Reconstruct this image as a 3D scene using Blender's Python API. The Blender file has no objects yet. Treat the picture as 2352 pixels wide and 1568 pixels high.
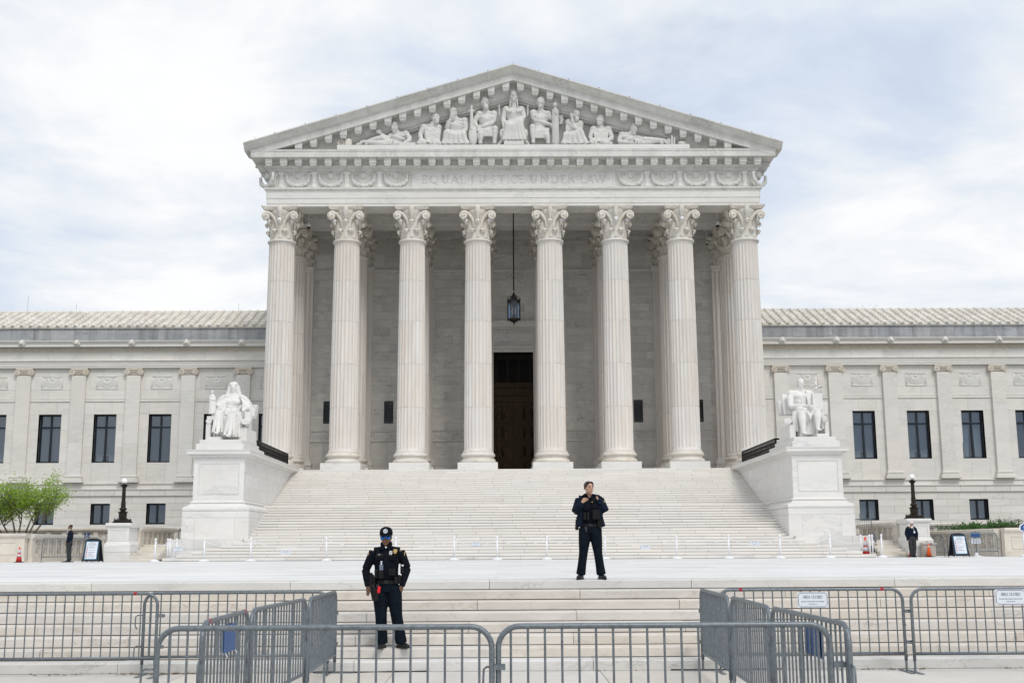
import bpy, bmesh, math, random
from mathutils import Matrix, Vector
R = math.radians
PI = math.pi
random.seed(7)
S = bpy.context.scene
COL = S.collection

# ------------------------------------------------------------------ camera
cam_d = bpy.data.cameras.new('camera')
cam = bpy.data.objects.new('camera', cam_d)
COL.objects.link(cam)
S.camera = cam
cam_d.sensor_width = 36.0
cam_d.lens = 2685 / 2352 * 36
cam_d.clip_start = 0.1
cam_d.clip_end = 3000
PITCH, YAW, ROLL = R(10.01), R(.55), R(.33)
fwd = Vector((math.sin(YAW) * math.cos(PITCH), math.cos(YAW) * math.cos(PITCH), math.sin(PITCH)))
rt0 = Vector((math.cos(YAW), -math.sin(YAW), 0))
up0 = rt0.cross(fwd)
rt = rt0 * math.cos(ROLL) - up0 * math.sin(ROLL)
up = up0 * math.cos(ROLL) + rt0 * math.sin(ROLL)
M = Matrix((rt, up, -fwd)).transposed().to_4x4()
M.translation = Vector((-.9, 0, 1.8))
cam.matrix_world = M

# ------------------------------------------------------------------ light
SUN_EL, SUN_AZ = R(50), R(156)     # azimuth measured from +Y clockwise: behind and right of the viewer
world = bpy.data.worlds.new('World')
S.world = world
world.use_nodes = True
WT = world.node_tree
WT.nodes.clear()


def wn(t, **k):
    n = WT.nodes.new(t)
    for a, b in k.items():
        setattr(n, a, b)
    return n


w_out = wn('ShaderNodeOutputWorld')
w_bg = wn('ShaderNodeBackground')
w_bg.inputs['Strength'].default_value = 0.10
w_sky = wn('ShaderNodeTexSky', sky_type='NISHITA')
w_sky.sun_disc = False
w_sky.sun_elevation = SUN_EL
w_sky.sun_rotation = SUN_AZ
w_sky.altitude = 50
w_sky.air_density = 1.0
w_sky.dust_density = 2.0
w_tc = wn('ShaderNodeTexCoord')
w_sep = wn('ShaderNodeSeparateXYZ')
WT.links.new(w_tc.outputs['Generated'], w_sep.inputs[0])


def wmath(op, a, b=None, clamp=False):
    n = wn('ShaderNodeMath', operation=op)
    n.use_clamp = clamp
    for i, v in enumerate((a, b)):
        if v is None:
            continue
        if isinstance(v, (int, float)):
            n.inputs[i].default_value = v
        else:
            WT.links.new(v, n.inputs[i])
    return n.outputs[0]


# cloud layer: the view direction is projected on a flat layer so clouds thin out towards the horizon
w_den = wmath('ADD', wmath('MAXIMUM', w_sep.outputs['Z'], 0.0), 0.16)
w_cx = wmath('DIVIDE', w_sep.outputs['X'], w_den)
w_cy = wmath('DIVIDE', w_sep.outputs['Y'], w_den)
w_comb = wn('ShaderNodeCombineXYZ')
WT.links.new(w_cx, w_comb.inputs[0])
WT.links.new(w_cy, w_comb.inputs[1])


def wnoise(scale, detail, rough, off, dist=0.0):
    mp = wn('ShaderNodeMapping')
    mp.inputs['Location'].default_value = off
    mp.inputs['Scale'].default_value = (.9, .95, 1.0)
    WT.links.new(w_comb.outputs[0], mp.inputs['Vector'])
    n = wn('ShaderNodeTexNoise')
    n.inputs['Scale'].default_value = scale
    n.inputs['Detail'].default_value = detail
    n.inputs['Roughness'].default_value = rough
    n.inputs['Distortion'].default_value = dist
    WT.links.new(mp.outputs[0], n.inputs['Vector'])
    return n.outputs[0]


def wramp(src, stops):
    n = wn('ShaderNodeValToRGB')
    e = n.color_ramp.elements
    while len(e) < len(stops):
        e.new(.5)
    for i, (p, c) in enumerate(stops):
        e[i].position = p
        e[i].color = (*c, 1) if len(c) == 3 else c
    WT.links.new(src, n.inputs[0])
    return n.outputs[0]


c_big = wnoise(0.75, 6, .55, (5.3, 2.9, 0), .35)
c_det = wnoise(2.2, 7, .60, (1.3, 2.2, 0), .4)
c_mix = wmath('ADD', wmath('MULTIPLY', c_big, .62), wmath('MULTIPLY', c_det, .38))
# thick white cloud -> thin grey-blue cloud
cloud_col = wramp(c_mix, [(.37, (4.6, 5.35, 6.6)), (.45, (5.7, 6.3, 7.25)), (.505, (6.9, 7.2, 7.6)), (.56, (8.0, 8.05, 8.1)), (.66, (8.5, 8.45, 8.35))])
cover = wramp(c_big, [(.27, (.55, .55, .55)), (.42, (.97, .97, .97))])
w_mix = wn('ShaderNodeMixRGB')
WT.links.new(cover, w_mix.inputs[0])
WT.links.new(w_sky.outputs[0], w_mix.inputs[1])
WT.links.new(cloud_col, w_mix.inputs[2])
WT.links.new(w_mix.outputs[0], w_bg.inputs['Color'])
WT.links.new(w_bg.outputs[0], w_out.inputs['Surface'])

sun_d = bpy.data.lights.new('sun', 'SUN')
sun_d.energy = 1.35
sun_d.angle = R(22)
sun_d.color = (1.0, .955, .88)
sun = bpy.data.objects.new('sun', sun_d)
COL.objects.link(sun)
sd = Vector((math.sin(SUN_AZ) * math.cos(SUN_EL), math.cos(SUN_AZ) * math.cos(SUN_EL), math.sin(SUN_EL)))
sun.rotation_euler = sd.to_track_quat('Z', 'Y').to_euler()

S.view_settings.view_transform = 'Standard'
S.view_settings.look = 'None'
S.view_settings.exposure = 0.32
S.view_settings.gamma = 1.0
S.view_settings.use_curve_mapping = False
S.render.engine = 'CYCLES'
S.cycles.use_denoising = True
S.cycles.max_bounces = 10
S.cycles.diffuse_bounces = 7
S.cycles.transparent_max_bounces = 12
S.cycles.sample_clamp_indirect = 6.0

# ------------------------------------------------------------------ materials


class NT:
    def __init__(self, name):
        self.m = bpy.data.materials.new(name)
        self.m.use_nodes = True
        self.t = self.m.node_tree
        self.b = self.t.nodes['Principled BSDF']

    def n(self, t, **k):
        q = self.t.nodes.new(t)
        for a, b in k.items():
            setattr(q, a, b)
        return q

    def l(self, a, b):
        self.t.links.new(a, b)

    def set(self, sock, v):
        if hasattr(v, 'is_output'):
            self.l(v, sock)
        elif isinstance(v, (tuple, list)) and len(v) == 3 and sock.type == 'RGBA':
            sock.default_value = (*v, 1)
        else:
            sock.default_value = v

    def math(self, op, a, b=0.0, clamp=False):
        q = self.n('ShaderNodeMath', operation=op)
        q.use_clamp = clamp
        self.set(q.inputs[0], a)
        self.set(q.inputs[1], b)
        return q.outputs[0]

    def noise(self, vec, scale, detail=4, rough=.55, dist=0.0):
        q = self.n('ShaderNodeTexNoise')
        q.inputs['Scale'].default_value = scale
        q.inputs['Detail'].default_value = detail
        q.inputs['Roughness'].default_value = rough
        q.inputs['Distortion'].default_value = dist
        self.l(vec, q.inputs['Vector'])
        return q.outputs[0]

    def mapping(self, vec, scale=(1, 1, 1), rot=(0, 0, 0)):
        q = self.n('ShaderNodeMapping')
        q.inputs['Scale'].default_value = scale
        q.inputs['Rotation'].default_value = rot
        self.l(vec, q.inputs['Vector'])
        return q.outputs[0]

    def mrange(self, v, a, b, c=0.0, d=1.0):
        q = self.n('ShaderNodeMapRange')
        self.set(q.inputs[0], v)
        for i, x in enumerate((a, b, c, d)):
            q.inputs[i + 1].default_value = x
        return q.outputs[0]

    def mix(self, f, a, b, mode='MIX'):
        q = self.n('ShaderNodeMixRGB', blend_type=mode)
        self.set(q.inputs[0], f)
        self.set(q.inputs[1], a)
        self.set(q.inputs[2], b)
        return q.outputs[0]

    def pos(self, rnd=True):
        g = self.n('ShaderNodeNewGeometry')
        oi = self.n('ShaderNodeObjectInfo')
        r = self.math('FRACT', self.math('ADD', g.outputs['Random Per Island'], oi.outputs['Random']))
        self.rand = r
        if not rnd:
            return g.outputs['Position']
        v = self.n('ShaderNodeVectorMath', operation='ADD')
        sc = self.n('ShaderNodeVectorMath', operation='SCALE')
        cb = self.n('ShaderNodeCombineXYZ')
        self.l(r, cb.inputs[0])
        self.l(self.math('MULTIPLY', r, 1.7), cb.inputs[1])
        self.l(self.math('MULTIPLY', r, 3.1), cb.inputs[2])
        self.l(cb.outputs[0], sc.inputs[0])
        sc.inputs['Scale'].default_value = 23.0
        self.l(g.outputs['Position'], v.inputs[0])
        self.l(sc.outputs[0], v.inputs[1])
        return v.outputs[0]

    def bump(self, h, strength=.3, dist=.02):
        q = self.n('ShaderNodeBump')
        q.inputs['Strength'].default_value = strength
        q.inputs['Distance'].default_value = dist
        self.l(h, q.inputs['Height'])
        self.l(q.outputs[0], self.b.inputs['Normal'])


def marble(name, base, dark, vein, vein_amt=.5, scale=1.0, stretch=(.55, 1, 1.9), rot=(0, R(24), 0), rough=.6, var=.08, streak=None, stain=None, bump=.12, width=.035):
    k = NT(name)
    p = k.pos()
    warp = k.mapping(p, stretch, rot)
    mott = k.noise(warp, .9 * scale, 6, .6, .6)
    c = k.mix(k.mrange(mott, .35, .68), base, dark)
    # thin veins: ridges of a distorted noise, shown only inside drifting patches
    v1 = k.noise(warp, .75 * scale, 7, .62, 1.4)
    ridge = k.mrange(k.math('ABSOLUTE', k.math('SUBTRACT', v1, .5)), 0, width, 1, 0)
    patch = k.mrange(k.noise(p, .33 * scale, 3, .5), .44, .66)
    c = k.mix(k.math('MULTIPLY', k.math('MULTIPLY', ridge, patch), vein_amt), c, vein)
    v2 = k.noise(warp, 2.6 * scale, 6, .6, 1.2)
    ridge2 = k.mrange(k.math('ABSOLUTE', k.math('SUBTRACT', v2, .5)), 0, width * .8, 1, 0)
    patch2 = k.mrange(k.noise(p, .55 * scale, 3, .5, .4), .48, .7)
    c = k.mix(k.math('MULTIPLY', k.math('MULTIPLY', ridge2, patch2), vein_amt * .6), c, vein)
    if streak:                                  # vertical weathering streaks
        col, amt, sx = streak
        st = k.noise(k.mapping(k.pos(False), (sx, sx, .12)), 1.0, 5, .65)
        c = k.mix(k.math('MULTIPLY', k.mrange(st, .45, .75), amt), c, col)
    if stain:                                   # soft dirt blotches
        col, amt, sc, lo = stain
        sn = k.noise(k.mapping(k.pos(False), (1, 1, 1.6)), sc, 6, .68, .5)
        c = k.mix(k.math('MULTIPLY', k.mrange(sn, lo, lo + .2), amt), c, col)
    if var:
        h = k.n('ShaderNodeHueSaturation')
        k.l(c, h.inputs['Color'])
        k.l(k.mrange(k.rand, 0, 1, 1 - var, 1 + var * .8), h.inputs['Value'])
        k.l(k.mrange(k.math('FRACT', k.math('MULTIPLY', k.rand, 7.3)), 0, 1, .7, 1.3), h.inputs['Saturation'])
        c = h.outputs[0]
    k.l(c, k.b.inputs['Base Color'])
    k.b.inputs['Roughness'].default_value = rough
    k.b.inputs['Specular IOR Level'].default_value = .3
    if bump:
        fine = k.noise(p, 22, 4, .6)
        k.bump(k.math('ADD', k.math('MULTIPLY', fine, .6), k.math('MULTIPLY', mott, .4)), bump, .02)
    return k.m


def plain(name, col, rough=.6, metal=0.0, var=.12, scale=8.0, bump=.0, spec=.4, coat=0.0):
    k = NT(name)
    p = k.pos()
    n = k.noise(p, scale, 5, .6)
    lo = tuple(x * (1 - var) for x in col)
    hi = tuple(min(1, x * (1 + var)) for x in col)
    k.l(k.mix(k.mrange(n, .3, .7), lo, hi), k.b.inputs['Base Color'])
    k.b.inputs['Roughness'].default_value = rough
    k.b.inputs['Metallic'].default_value = metal
    k.b.inputs['Specular IOR Level'].default_value = spec
    k.b.inputs['Coat Weight'].default_value = coat
    if bump:
        k.bump(n, bump, .01)
    return k.m


MT = {}
MT['facade'] = marble('facade marble', (.75, .735, .705), (.685, .672, .645), (.34, .35, .36), .38, 1.1, var=.05)
MT['portico'] = marble('portico wall marble', (.72, .71, .68), (.62, .612, .59), (.26, .26, .26), .62, 1.5, (.5, 1, 1.7), (0, R(28), 0), var=.10)
MT['column'] = marble('column marble', (.72, .695, .66), (.64, .605, .57), (.44, .42, .40), .35, 1.0, (2.2, 2.2, .22), (0, R(4), 0), var=.04, streak=((.64, .54, .46), .38, 2.6), bump=.1)
MT['capital'] = marble('capital marble', (.73, .70, .65), (.64, .60, .54), (.40, .36, .30), .3, 2.0, (1, 1, 1), var=.04, stain=((.42, .34, .26), .5, 2.2, .52))
MT['cornice'] = marble('cornice marble', (.73, .72, .69), (.64, .63, .605), (.32, .325, .33), .5, 1.1, (1.2, 1, 1.2), (0, R(70), 0), var=.05, streak=((.40, .39, .36), .42, 1.6))
MT['wing'] = marble('wing marble', (.765, .745, .705), (.71, .69, .655), (.45, .455, .46), .42, 1.1, var=.055, stain=((.55, .50, .43), .25, .5, .55))
MT['warmtrim'] = marble('warm trim marble', (.70, .65, .58), (.62, .56, .48), (.42, .36, .30), .3, 2.2, (1, 1, 1), var=.03)
MT['parapet'] = marble('weathered parapet marble', (.43, .44, .455), (.33, .34, .36), (.20, .205, .215), .6, .9, (.5, 1, 1.6), var=.08, streak=((.13, .135, .145), .75, 2.2))
MT['pedestal'] = marble('pedestal marble', (.74, .73, .71), (.69, .68, .66), (.40, .41, .43), .45, 1.0, (.55, 1, 1.7), (0, R(20), 0), var=.035, stain=((.56, .52, .46), .3, .8, .55))
MT['statue'] = marble('statue marble', (.76, .75, .73), (.69, .68, .66), (.5, .5, .5), .3, 2.0, (1, 1, 1), var=0, bump=.06)
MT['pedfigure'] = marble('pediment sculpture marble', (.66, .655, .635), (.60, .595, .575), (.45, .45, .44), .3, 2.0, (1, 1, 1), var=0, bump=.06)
MT['relief'] = marble('relief marble', (.75, .74, .715), (.69, .68, .66), (.45, .45, .45), .3, 1.4, (1, 1, 1), var=.03, bump=.06)
MT['step'] = marble('upper step marble', (.73, .705, .67), (.69, .665, .63), (.45, .42, .39), .22, 1.6, (.3, 1, 2.5), (0, R(6), 0), var=.04)
MT['lowstep'] = marble('lower step marble', (.64, .605, .56), (.565, .53, .485), (.33, .28, .235), .6, 2.6, (.6, 1, 1.9), (0, R(14), 0), var=.05, stain=((.40, .335, .27), .5, 3.6, .54), width=.02, bump=.18)
MT['edgestep'] = marble('grey edge step marble', (.66, .65, .625), (.585, .58, .565), (.30, .29, .275), .6, 1.8, (.5, 1, 1.6), (0, R(10), 0), var=.04, stain=((.36, .27, .19), .55, 2.4, .60), width=.022, bump=.18)
MT['plaza'] = marble('plaza marble', (.79, .785, .775), (.69, .69, .69), (.44, .45, .465), .75, 1.0, (.10, 1.0, 1.0), (0, 0, R(4)), var=.06, bump=.0, rough=.5)
MT['balustrade'] = marble('balustrade marble', (.68, .64, .575), (.60, .56, .50), (.40, .36, .31), .35, 1.3, (1, 1, 1), var=.05, stain=((.40, .36, .30), .4, 1.2, .55))
MT['tile'] = marble('marble roof tile', (.74, .715, .665), (.66, .62, .555), (.48, .44, .39), .2, 2.0, (1, 1, 1), var=.13)
MT['concrete'] = marble('concrete', (.60, .57, .525), (.54, .51, .47), (.36, .34, .31), .2, .9, (1, 1, 1), var=.04, stain=((.33, .30, .265), .35, 1.4, .56), bump=.35, rough=.85)
MT['joint'] = plain('joint mortar', (.20, .195, .18), .9)
MT['asphalt'] = plain('asphalt', (.05, .05, .052), .9, var=.3, scale=30)
MT['lawn'] = plain('lawn', (.045, .085, .025), .9, var=.4, scale=6)
MT['steel'] = plain('galvanised steel', (.165, .19, .21), .45, .45, var=.25, scale=26, bump=.08, spec=.5)
MT['iron'] = plain('black iron', (.012, .011, .011), .5, .3, var=.3)
MT['lampiron'] = plain('dark bronze lamp', (.022, .017, .013), .45, .5, var=.4, scale=20)
MT['bronze'] = plain('bronze door', (.040, .025, .012), .5, .55, var=.45, scale=5)
MT['darkbronze'] = plain('dark bronze grille', (.020, .016, .011), .55, .5, var=.4)
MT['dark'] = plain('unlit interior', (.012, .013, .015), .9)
MT['slotglass'] = plain('grey slot glass', (.12, .14, .17), .3)
MT['frame'] = plain('navy window frame', (.010, .017, .026), .4, 0, var=.2)
MT['blind'] = plain('window blind', (.42, .45, .46), .6, 0, var=.08)
MT['curtain'] = plain('window curtain', (.55, .55, .52), .8, 0, var=.12)
MT['plastic'] = plain('white plastic', (.78, .79, .82), .45, 0, var=.03)
MT['signwhite'] = plain('white sign board', (.70, .74, .80), .4, 0, var=.02)
MT['signblue'] = plain('sign navy ink', (.02, .04, .12), .5, 0, var=.05)
MT['blue'] = plain('blue sign', (.010, .075, .25), .45, 0, var=.06)
MT['navysign'] = plain('navy sign', (.008, .03, .09), .4, 0, var=.06)
MT['teal'] = plain('teal poster border', (.03, .16, .25), .45, 0, var=.06)
MT['board'] = plain('black sign board plastic', (.010, .013, .022), .45, 0, var=.15)
MT['ink'] = plain('dark ink', (.05, .05, .07), .6, 0)
MT['redink'] = plain('red ink', (.50, .05, .06), .6, 0)
MT['orange'] = plain('orange cone', (.78, .11, .02), .5, 0, var=.08)
MT['redcone'] = plain('red cone', (.66, .05, .045), .5, 0, var=.08)
MT['reflective'] = plain('reflective band', (.55, .58, .60), .4, .2, var=.06)
MT['rubber'] = plain('black rubber', (.013, .013, .014), .6, 0, var=.2)
MT['redtape'] = plain('red tape', (.42, .02, .03), .5, 0)
MT['bark'] = plain('bark', (.14, .115, .09), .9, 0, var=.35, scale=14, bump=.4)
MT['soil'] = plain('soil', (.07, .05, .035), .95, 0, var=.3)
MT['uniform'] = plain('navy uniform cloth', (.0055, .0075, .012), .9, 0, var=.3, scale=16, bump=.25, spec=.1)
MT['trouser'] = plain('navy trouser cloth', (.005, .0085, .0145), .9, 0, var=.3, scale=12, bump=.3, spec=.1)
MT['gear'] = plain('black duty gear', (.005, .005, .006), .6, 0, var=.25, spec=.25)
MT['boot'] = plain('black boot leather', (.010, .010, .011), .42, 0, var=.25)
MT['blazer'] = plain('navy blazer', (.0075, .0125, .025), .9, 0, var=.2, scale=10, spec=.1)
MT['slacks'] = plain('charcoal slacks', (.030, .033, .036), .8, 0, var=.2, scale=10, spec=.25)
MT['shirt'] = plain('white shirt', (.72, .73, .75), .7, 0, var=.04)
MT['skin_dark'] = plain('dark brown skin', (.15, .075, .045), .5, 0, var=.12, scale=18)
MT['skin_light'] = plain('fair skin', (.50, .30, .215), .5, 0, var=.08, scale=18)
MT['skin_mid'] = plain('brown skin', (.16, .085, .05), .5, 0, var=.1, scale=18)
MT['lips'] = plain('lips', (.28, .11, .09), .45, 0)
MT['hair_brown'] = plain('dark brown hair', (.030, .018, .012), .5, 0, var=.4, scale=40)
MT['hair_black'] = plain('black hair', (.010, .009, .008), .6, 0, var=.3, scale=40)
MT['hair_grey'] = plain('white hair', (.60, .60, .59), .6, 0, var=.12, scale=40)
MT['lens'] = plain('blue mirror lens', (.01, .16, .62), .12, .6, var=.15, spec=.8)
MT['gold'] = plain('gold badge', (.72, .50, .22), .35, .5, var=.1)
MT['red'] = plain('red tag', (.72, .012, .018), .5, 0)
MT['wood'] = plain('pale wood box', (.46, .43, .385), .7, 0, var=.08, scale=3)


def glass_mat(name, tint, gloss=.28):
    k = NT(name)
    for n in list(k.t.nodes):
        if n.type == 'BSDF_PRINCIPLED':
            k.t.nodes.remove(n)
    out = [n for n in k.t.nodes if n.type == 'OUTPUT_MATERIAL'][0]
    tr = k.n('ShaderNodeBsdfTransparent')
    tr.inputs[0].default_value = (*tint, 1)
    gl = k.n('ShaderNodeBsdfGlossy')
    gl.inputs['Roughness'].default_value = .03
    gl.inputs['Color'].default_value = (.80, .88, 1, 1)
    lw = k.n('ShaderNodeLayerWeight')
    lw.inputs[0].default_value = .35
    mx = k.n('ShaderNodeMixShader')
    k.l(k.math('ADD', k.math('MULTIPLY', lw.outputs['Fresnel'], .6), gloss, True), mx.inputs[0])
    k.l(tr.outputs[0], mx.inputs[1])
    k.l(gl.outputs[0], mx.inputs[2])
    k.l(mx.outputs[0], out.inputs['Surface'])
    return k.m


MT['pane'] = glass_mat('window glass', (.60, .70, .80), .085)
MT['lanternglass'] = glass_mat('lantern glass', (.74, .80, .86), .03)
MT['bottle'] = glass_mat('clear bottle', (.80, .86, .92), .18)
k = NT('white opal globe')
k.b.inputs['Base Color'].default_value = (.86, .87, .87, 1)
k.b.inputs['Roughness'].default_value = .25
k.b.inputs['Subsurface Weight'].default_value = .2
MT['globe'] = k.m


def leaf_mat(name, c1, c2):
    k = NT(name)
    k.pos()
    k.l(k.mix(k.rand, c1, c2), k.b.inputs['Base Color'])
    k.b.inputs['Roughness'].default_value = .55
    tl = k.n('ShaderNodeBsdfTranslucent')
    k.l(k.mix(k.rand, tuple(x * 1.5 for x in c1), tuple(x * 1.5 for x in c2)), tl.inputs[0])
    mx = k.n('ShaderNodeMixShader')
    mx.inputs[0].default_value = .35
    out = [n for n in k.t.nodes if n.type == 'OUTPUT_MATERIAL'][0]
    k.l(k.b.outputs[0], mx.inputs[1])
    k.l(tl.outputs[0], mx.inputs[2])
    k.l(mx.outputs[0], out.inputs['Surface'])
    return k.m


MT['leaf'] = leaf_mat('young tree leaf', (.16, .27, .025), (.32, .45, .06))
MT['hedge'] = leaf_mat('hedge leaf', (.020, .075, .010), (.055, .15, .022))
MT['deadleaf'] = leaf_mat('fallen leaf', (.14, .085, .04), (.26, .17, .08))

# ------------------------------------------------------------------ mesh helpers
FPX = 2685 * 4000 / 2352


def at(px, py, Y):
    """the point at distance Y seen at pixel (px, py) of the 4000 px wide photograph"""
    d = fwd + rt * ((px - 2000) / FPX) - up * ((py - 1333.5) / FPX)
    return Vector((-.9, 0, 1.8)) + d * (Y / d.y)



class MB:
    def __init__(self):
        self.v = []
        self.f = []

    def add(self, vs, fs):
        o = len(self.v)
        self.v.extend(vs)
        self.f.extend([tuple(i + o for i in q) for q in fs])
        return self

    def box(self, x0, x1, y0, y1, z0, z1):
        return self.add([(x0, y0, z0), (x1, y0, z0), (x1, y1, z0), (x0, y1, z0), (x0, y0, z1), (x1, y0, z1), (x1, y1, z1), (x0, y1, z1)],
                        [(0, 3, 2, 1), (4, 5, 6, 7), (0, 1, 5, 4), (1, 2, 6, 5), (2, 3, 7, 6), (3, 0, 4, 7)])

    def frus(self, cx, cy, z0, z1, w0, d0, w1, d1):
        a = [(cx - w0, cy - d0, z0), (cx + w0, cy - d0, z0), (cx + w0, cy + d0, z0), (cx - w0, cy + d0, z0)]
        b = [(cx - w1, cy - d1, z1), (cx + w1, cy - d1, z1), (cx + w1, cy + d1, z1), (cx - w1, cy + d1, z1)]
        return self.add(a + b, [(0, 3, 2, 1), (4, 5, 6, 7), (0, 1, 5, 4), (1, 2, 6, 5), (2, 3, 7, 6), (3, 0, 4, 7)])

    def extr(self, poly, vec):
        n = len(poly)
        vx, vy, vz = vec
        return self.add(list(poly) + [(x + vx, y + vy, z + vz) for x, y, z in poly],
                        [tuple(range(n - 1, -1, -1)), tuple(range(n, 2 * n))] + [(i, (i + 1) % n, n + (i + 1) % n, n + i) for i in range(n)])

    def prof_x(self, yz, x0, x1):
        return self.extr([(x0, y, z) for y, z in yz], (x1 - x0, 0, 0))

    def prof_y(self, xz, y0, y1):
        return self.extr([(x, y0, z) for x, z in xz], (0, y1 - y0, 0))

    def lathe(self, prof, n=24, c=(0, 0, 0), sx=1, sy=1):
        vs, fs = [], []
        for r, z in prof:
            for i in range(n):
                a = 2 * PI * i / n
                vs.append((c[0] + r * sx * math.cos(a), c[1] + r * sy * math.sin(a), c[2] + z))
        for j in range(len(prof) - 1):
            for i in range(n):
                i2 = (i + 1) % n
                fs.append((j * n + i, j * n + i2, (j + 1) * n + i2, (j + 1) * n + i))
        fs.append(tuple(range(n - 1, -1, -1)))
        fs.append(tuple((len(prof) - 1) * n + i for i in range(n)))
        return self.add(vs, fs)

    def limb(self, pts, rad, n=10, side=(1, 0, 0), cap=True):
        """tube of elliptical rings along pts; rad: number or (across side, other) per point"""
        P_ = [Vector(p) for p in pts]
        vs, fs = [], []
        m = len(P_)
        sd_ = Vector(side)
        for i, p in enumerate(P_):
            t = (P_[min(i + 1, m - 1)] - P_[max(i - 1, 0)])
            if t.length < 1e-9:
                t = Vector((0, 0, 1))
            t.normalize()
            u = sd_ - t * sd_.dot(t)
            if u.length < .05:
                q = Vector((0, 1, 0)) if abs(t.y) < .9 else Vector((0, 0, 1))
                u = q - t * q.dot(t)
            u.normalize()
            w = t.cross(u)
            r = rad[i] if isinstance(rad, (list, tuple)) else rad
            ra, rb = r if isinstance(r, (list, tuple)) else (r, r)
            for k_ in range(n):
                a = 2 * PI * k_ / n
                vs.append(tuple(p + u * ra * math.cos(a) + w * rb * math.sin(a)))
        for j in range(m - 1):
            for i in range(n):
                i2 = (i + 1) % n
                fs.append((j * n + i, j * n + i2, (j + 1) * n + i2, (j + 1) * n + i))
        if cap:
            fs.append(tuple(range(n - 1, -1, -1)))
            fs.append(tuple((m - 1) * n + i for i in range(n)))
        return self.add(vs, fs)

    def ball(self, c, r, nu=12, nv=8, rz=0.0, rx=0.0, ry=0.0):
        if not isinstance(r, (tuple, list)):
            r = (r, r, r)
        m_ = Matrix.Rotation(rz, 3, 'Z') @ Matrix.Rotation(ry, 3, 'Y') @ Matrix.Rotation(rx, 3, 'X')
        vs, fs = [], []
        for j in range(1, nv):
            t = PI * j / nv
            for i in range(nu):
                a = 2 * PI * i / nu
                q = m_ @ Vector((r[0] * math.sin(t) * math.cos(a), r[1] * math.sin(t) * math.sin(a), -r[2] * math.cos(t)))
                vs.append((c[0] + q.x, c[1] + q.y, c[2] + q.z))
        b = m_ @ Vector((0, 0, -r[2]))
        t_ = m_ @ Vector((0, 0, r[2]))
        vs += [(c[0] + b.x, c[1] + b.y, c[2] + b.z), (c[0] + t_.x, c[1] + t_.y, c[2] + t_.z)]
        nb, nt = len(vs) - 2, len(vs) - 1
        for j in range(nv - 2):
            for i in range(nu):
                i2 = (i + 1) % nu
                fs.append((j * nu + i, j * nu + i2, (j + 1) * nu + i2, (j + 1) * nu + i))
        for i in range(nu):
            i2 = (i + 1) % nu
            fs.append((nb, i2, i))
            fs.append((nt, (nv - 2) * nu + i, (nv - 2) * nu + i2))
        return self.add(vs, fs)

    def xf(self, mat):
        self.v = [tuple(mat @ Vector(p)) for p in self.v]
        return self

    def join(self, o, mat=None):
        return self.add([tuple(mat @ Vector(p)) for p in o.v] if mat else list(o.v), o.f)

    def mesh(self, name, smooth=False):
        me = bpy.data.meshes.new(name)
        me.from_pydata(self.v, [], self.f)
        if smooth:
            me.polygons.foreach_set('use_smooth', [True] * len(me.polygons))
        me.update()
        return me


CH = {}


def wm(o):
    m = Matrix.LocRotScale(o.location, o.rotation_euler, o.scale)
    return (wm(o.parent) @ o.matrix_parent_inverse @ m) if o.parent else m


def link(o, parent=None, world=False):
    COL.objects.link(o)
    if parent is not None:
        o.parent = parent
        CH.setdefault(parent.name, []).append(o)
        if world:
            o.matrix_parent_inverse = wm(parent).inverted()
    return o


def tag(o, label=None, cat=None, group=None, kind=None):
    for k_, v_ in (('label', label), ('category', cat), ('group', group), ('kind', kind)):
        if v_:
            o[k_] = v_
    return o


def thing(name, label, cat, loc=(0, 0, 0), rz=0.0, group=None):
    o = bpy.data.objects.new(name, None)
    o.empty_display_size = .3
    o.location = loc
    o.rotation_euler = (0, 0, rz)
    link(o)
    return tag(o, label, cat, group)


def ob(name, shape, mat, parent=None, loc=None, rot=None, scale=None, smooth=False, label=None, kind=None, world=False, bevel=0, auto=None):
    me = shape.mesh(name, smooth) if isinstance(shape, MB) else shape
    if mat is not None and not me.materials:
        me.materials.append(MT[mat] if isinstance(mat, str) else mat)
    o = bpy.data.objects.new(name, me)
    if loc is not None:
        o.location = loc
    if rot is not None:
        o.rotation_euler = rot
    if scale is not None:
        o.scale = scale
    link(o, parent, world)
    if label:
        o['label'] = label
    if kind:
        o['kind'] = kind
    if auto:
        me.polygons.foreach_set('use_smooth', [True] * len(me.polygons))
        me.set_sharp_from_angle(angle=R(auto))
    if bevel:
        b = o.modifiers.new('edge', 'BEVEL')
        b.width = bevel
        b.segments = 1
        b.limit_method = 'ANGLE'
        b.angle_limit = R(50)
    return o


def copy_tree(o, parent=None):
    c = o.copy()
    COL.objects.link(c)
    if parent is not None:
        c.parent = parent
        CH.setdefault(parent.name, []).append(c)
    for q in CH.get(o.name, []):
        copy_tree(q, c)
    return c


def remesh(mb, voxel, smooth=4, dec=None):
    """fuse overlapping shapes into one continuous smooth surface"""
    me = mb.mesh('fuse')
    o = bpy.data.objects.new('fuse', me)
    COL.objects.link(o)
    m1 = o.modifiers.new('r', 'REMESH')
    m1.mode = 'VOXEL'
    m1.voxel_size = voxel
    if smooth:
        m2 = o.modifiers.new('s', 'SMOOTH')
        m2.iterations = smooth
        m2.factor = .5
    if dec:
        m3 = o.modifiers.new('d', 'DECIMATE')
        m3.ratio = dec
    dg = bpy.context.evaluated_depsgraph_get()
    out = bpy.data.meshes.new_from_object(o.evaluated_get(dg))
    out.polygons.foreach_set('use_smooth', [True] * len(out.polygons))
    bpy.data.objects.remove(o)
    bpy.data.meshes.remove(me)
    out.materials.clear()
    return out


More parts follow.
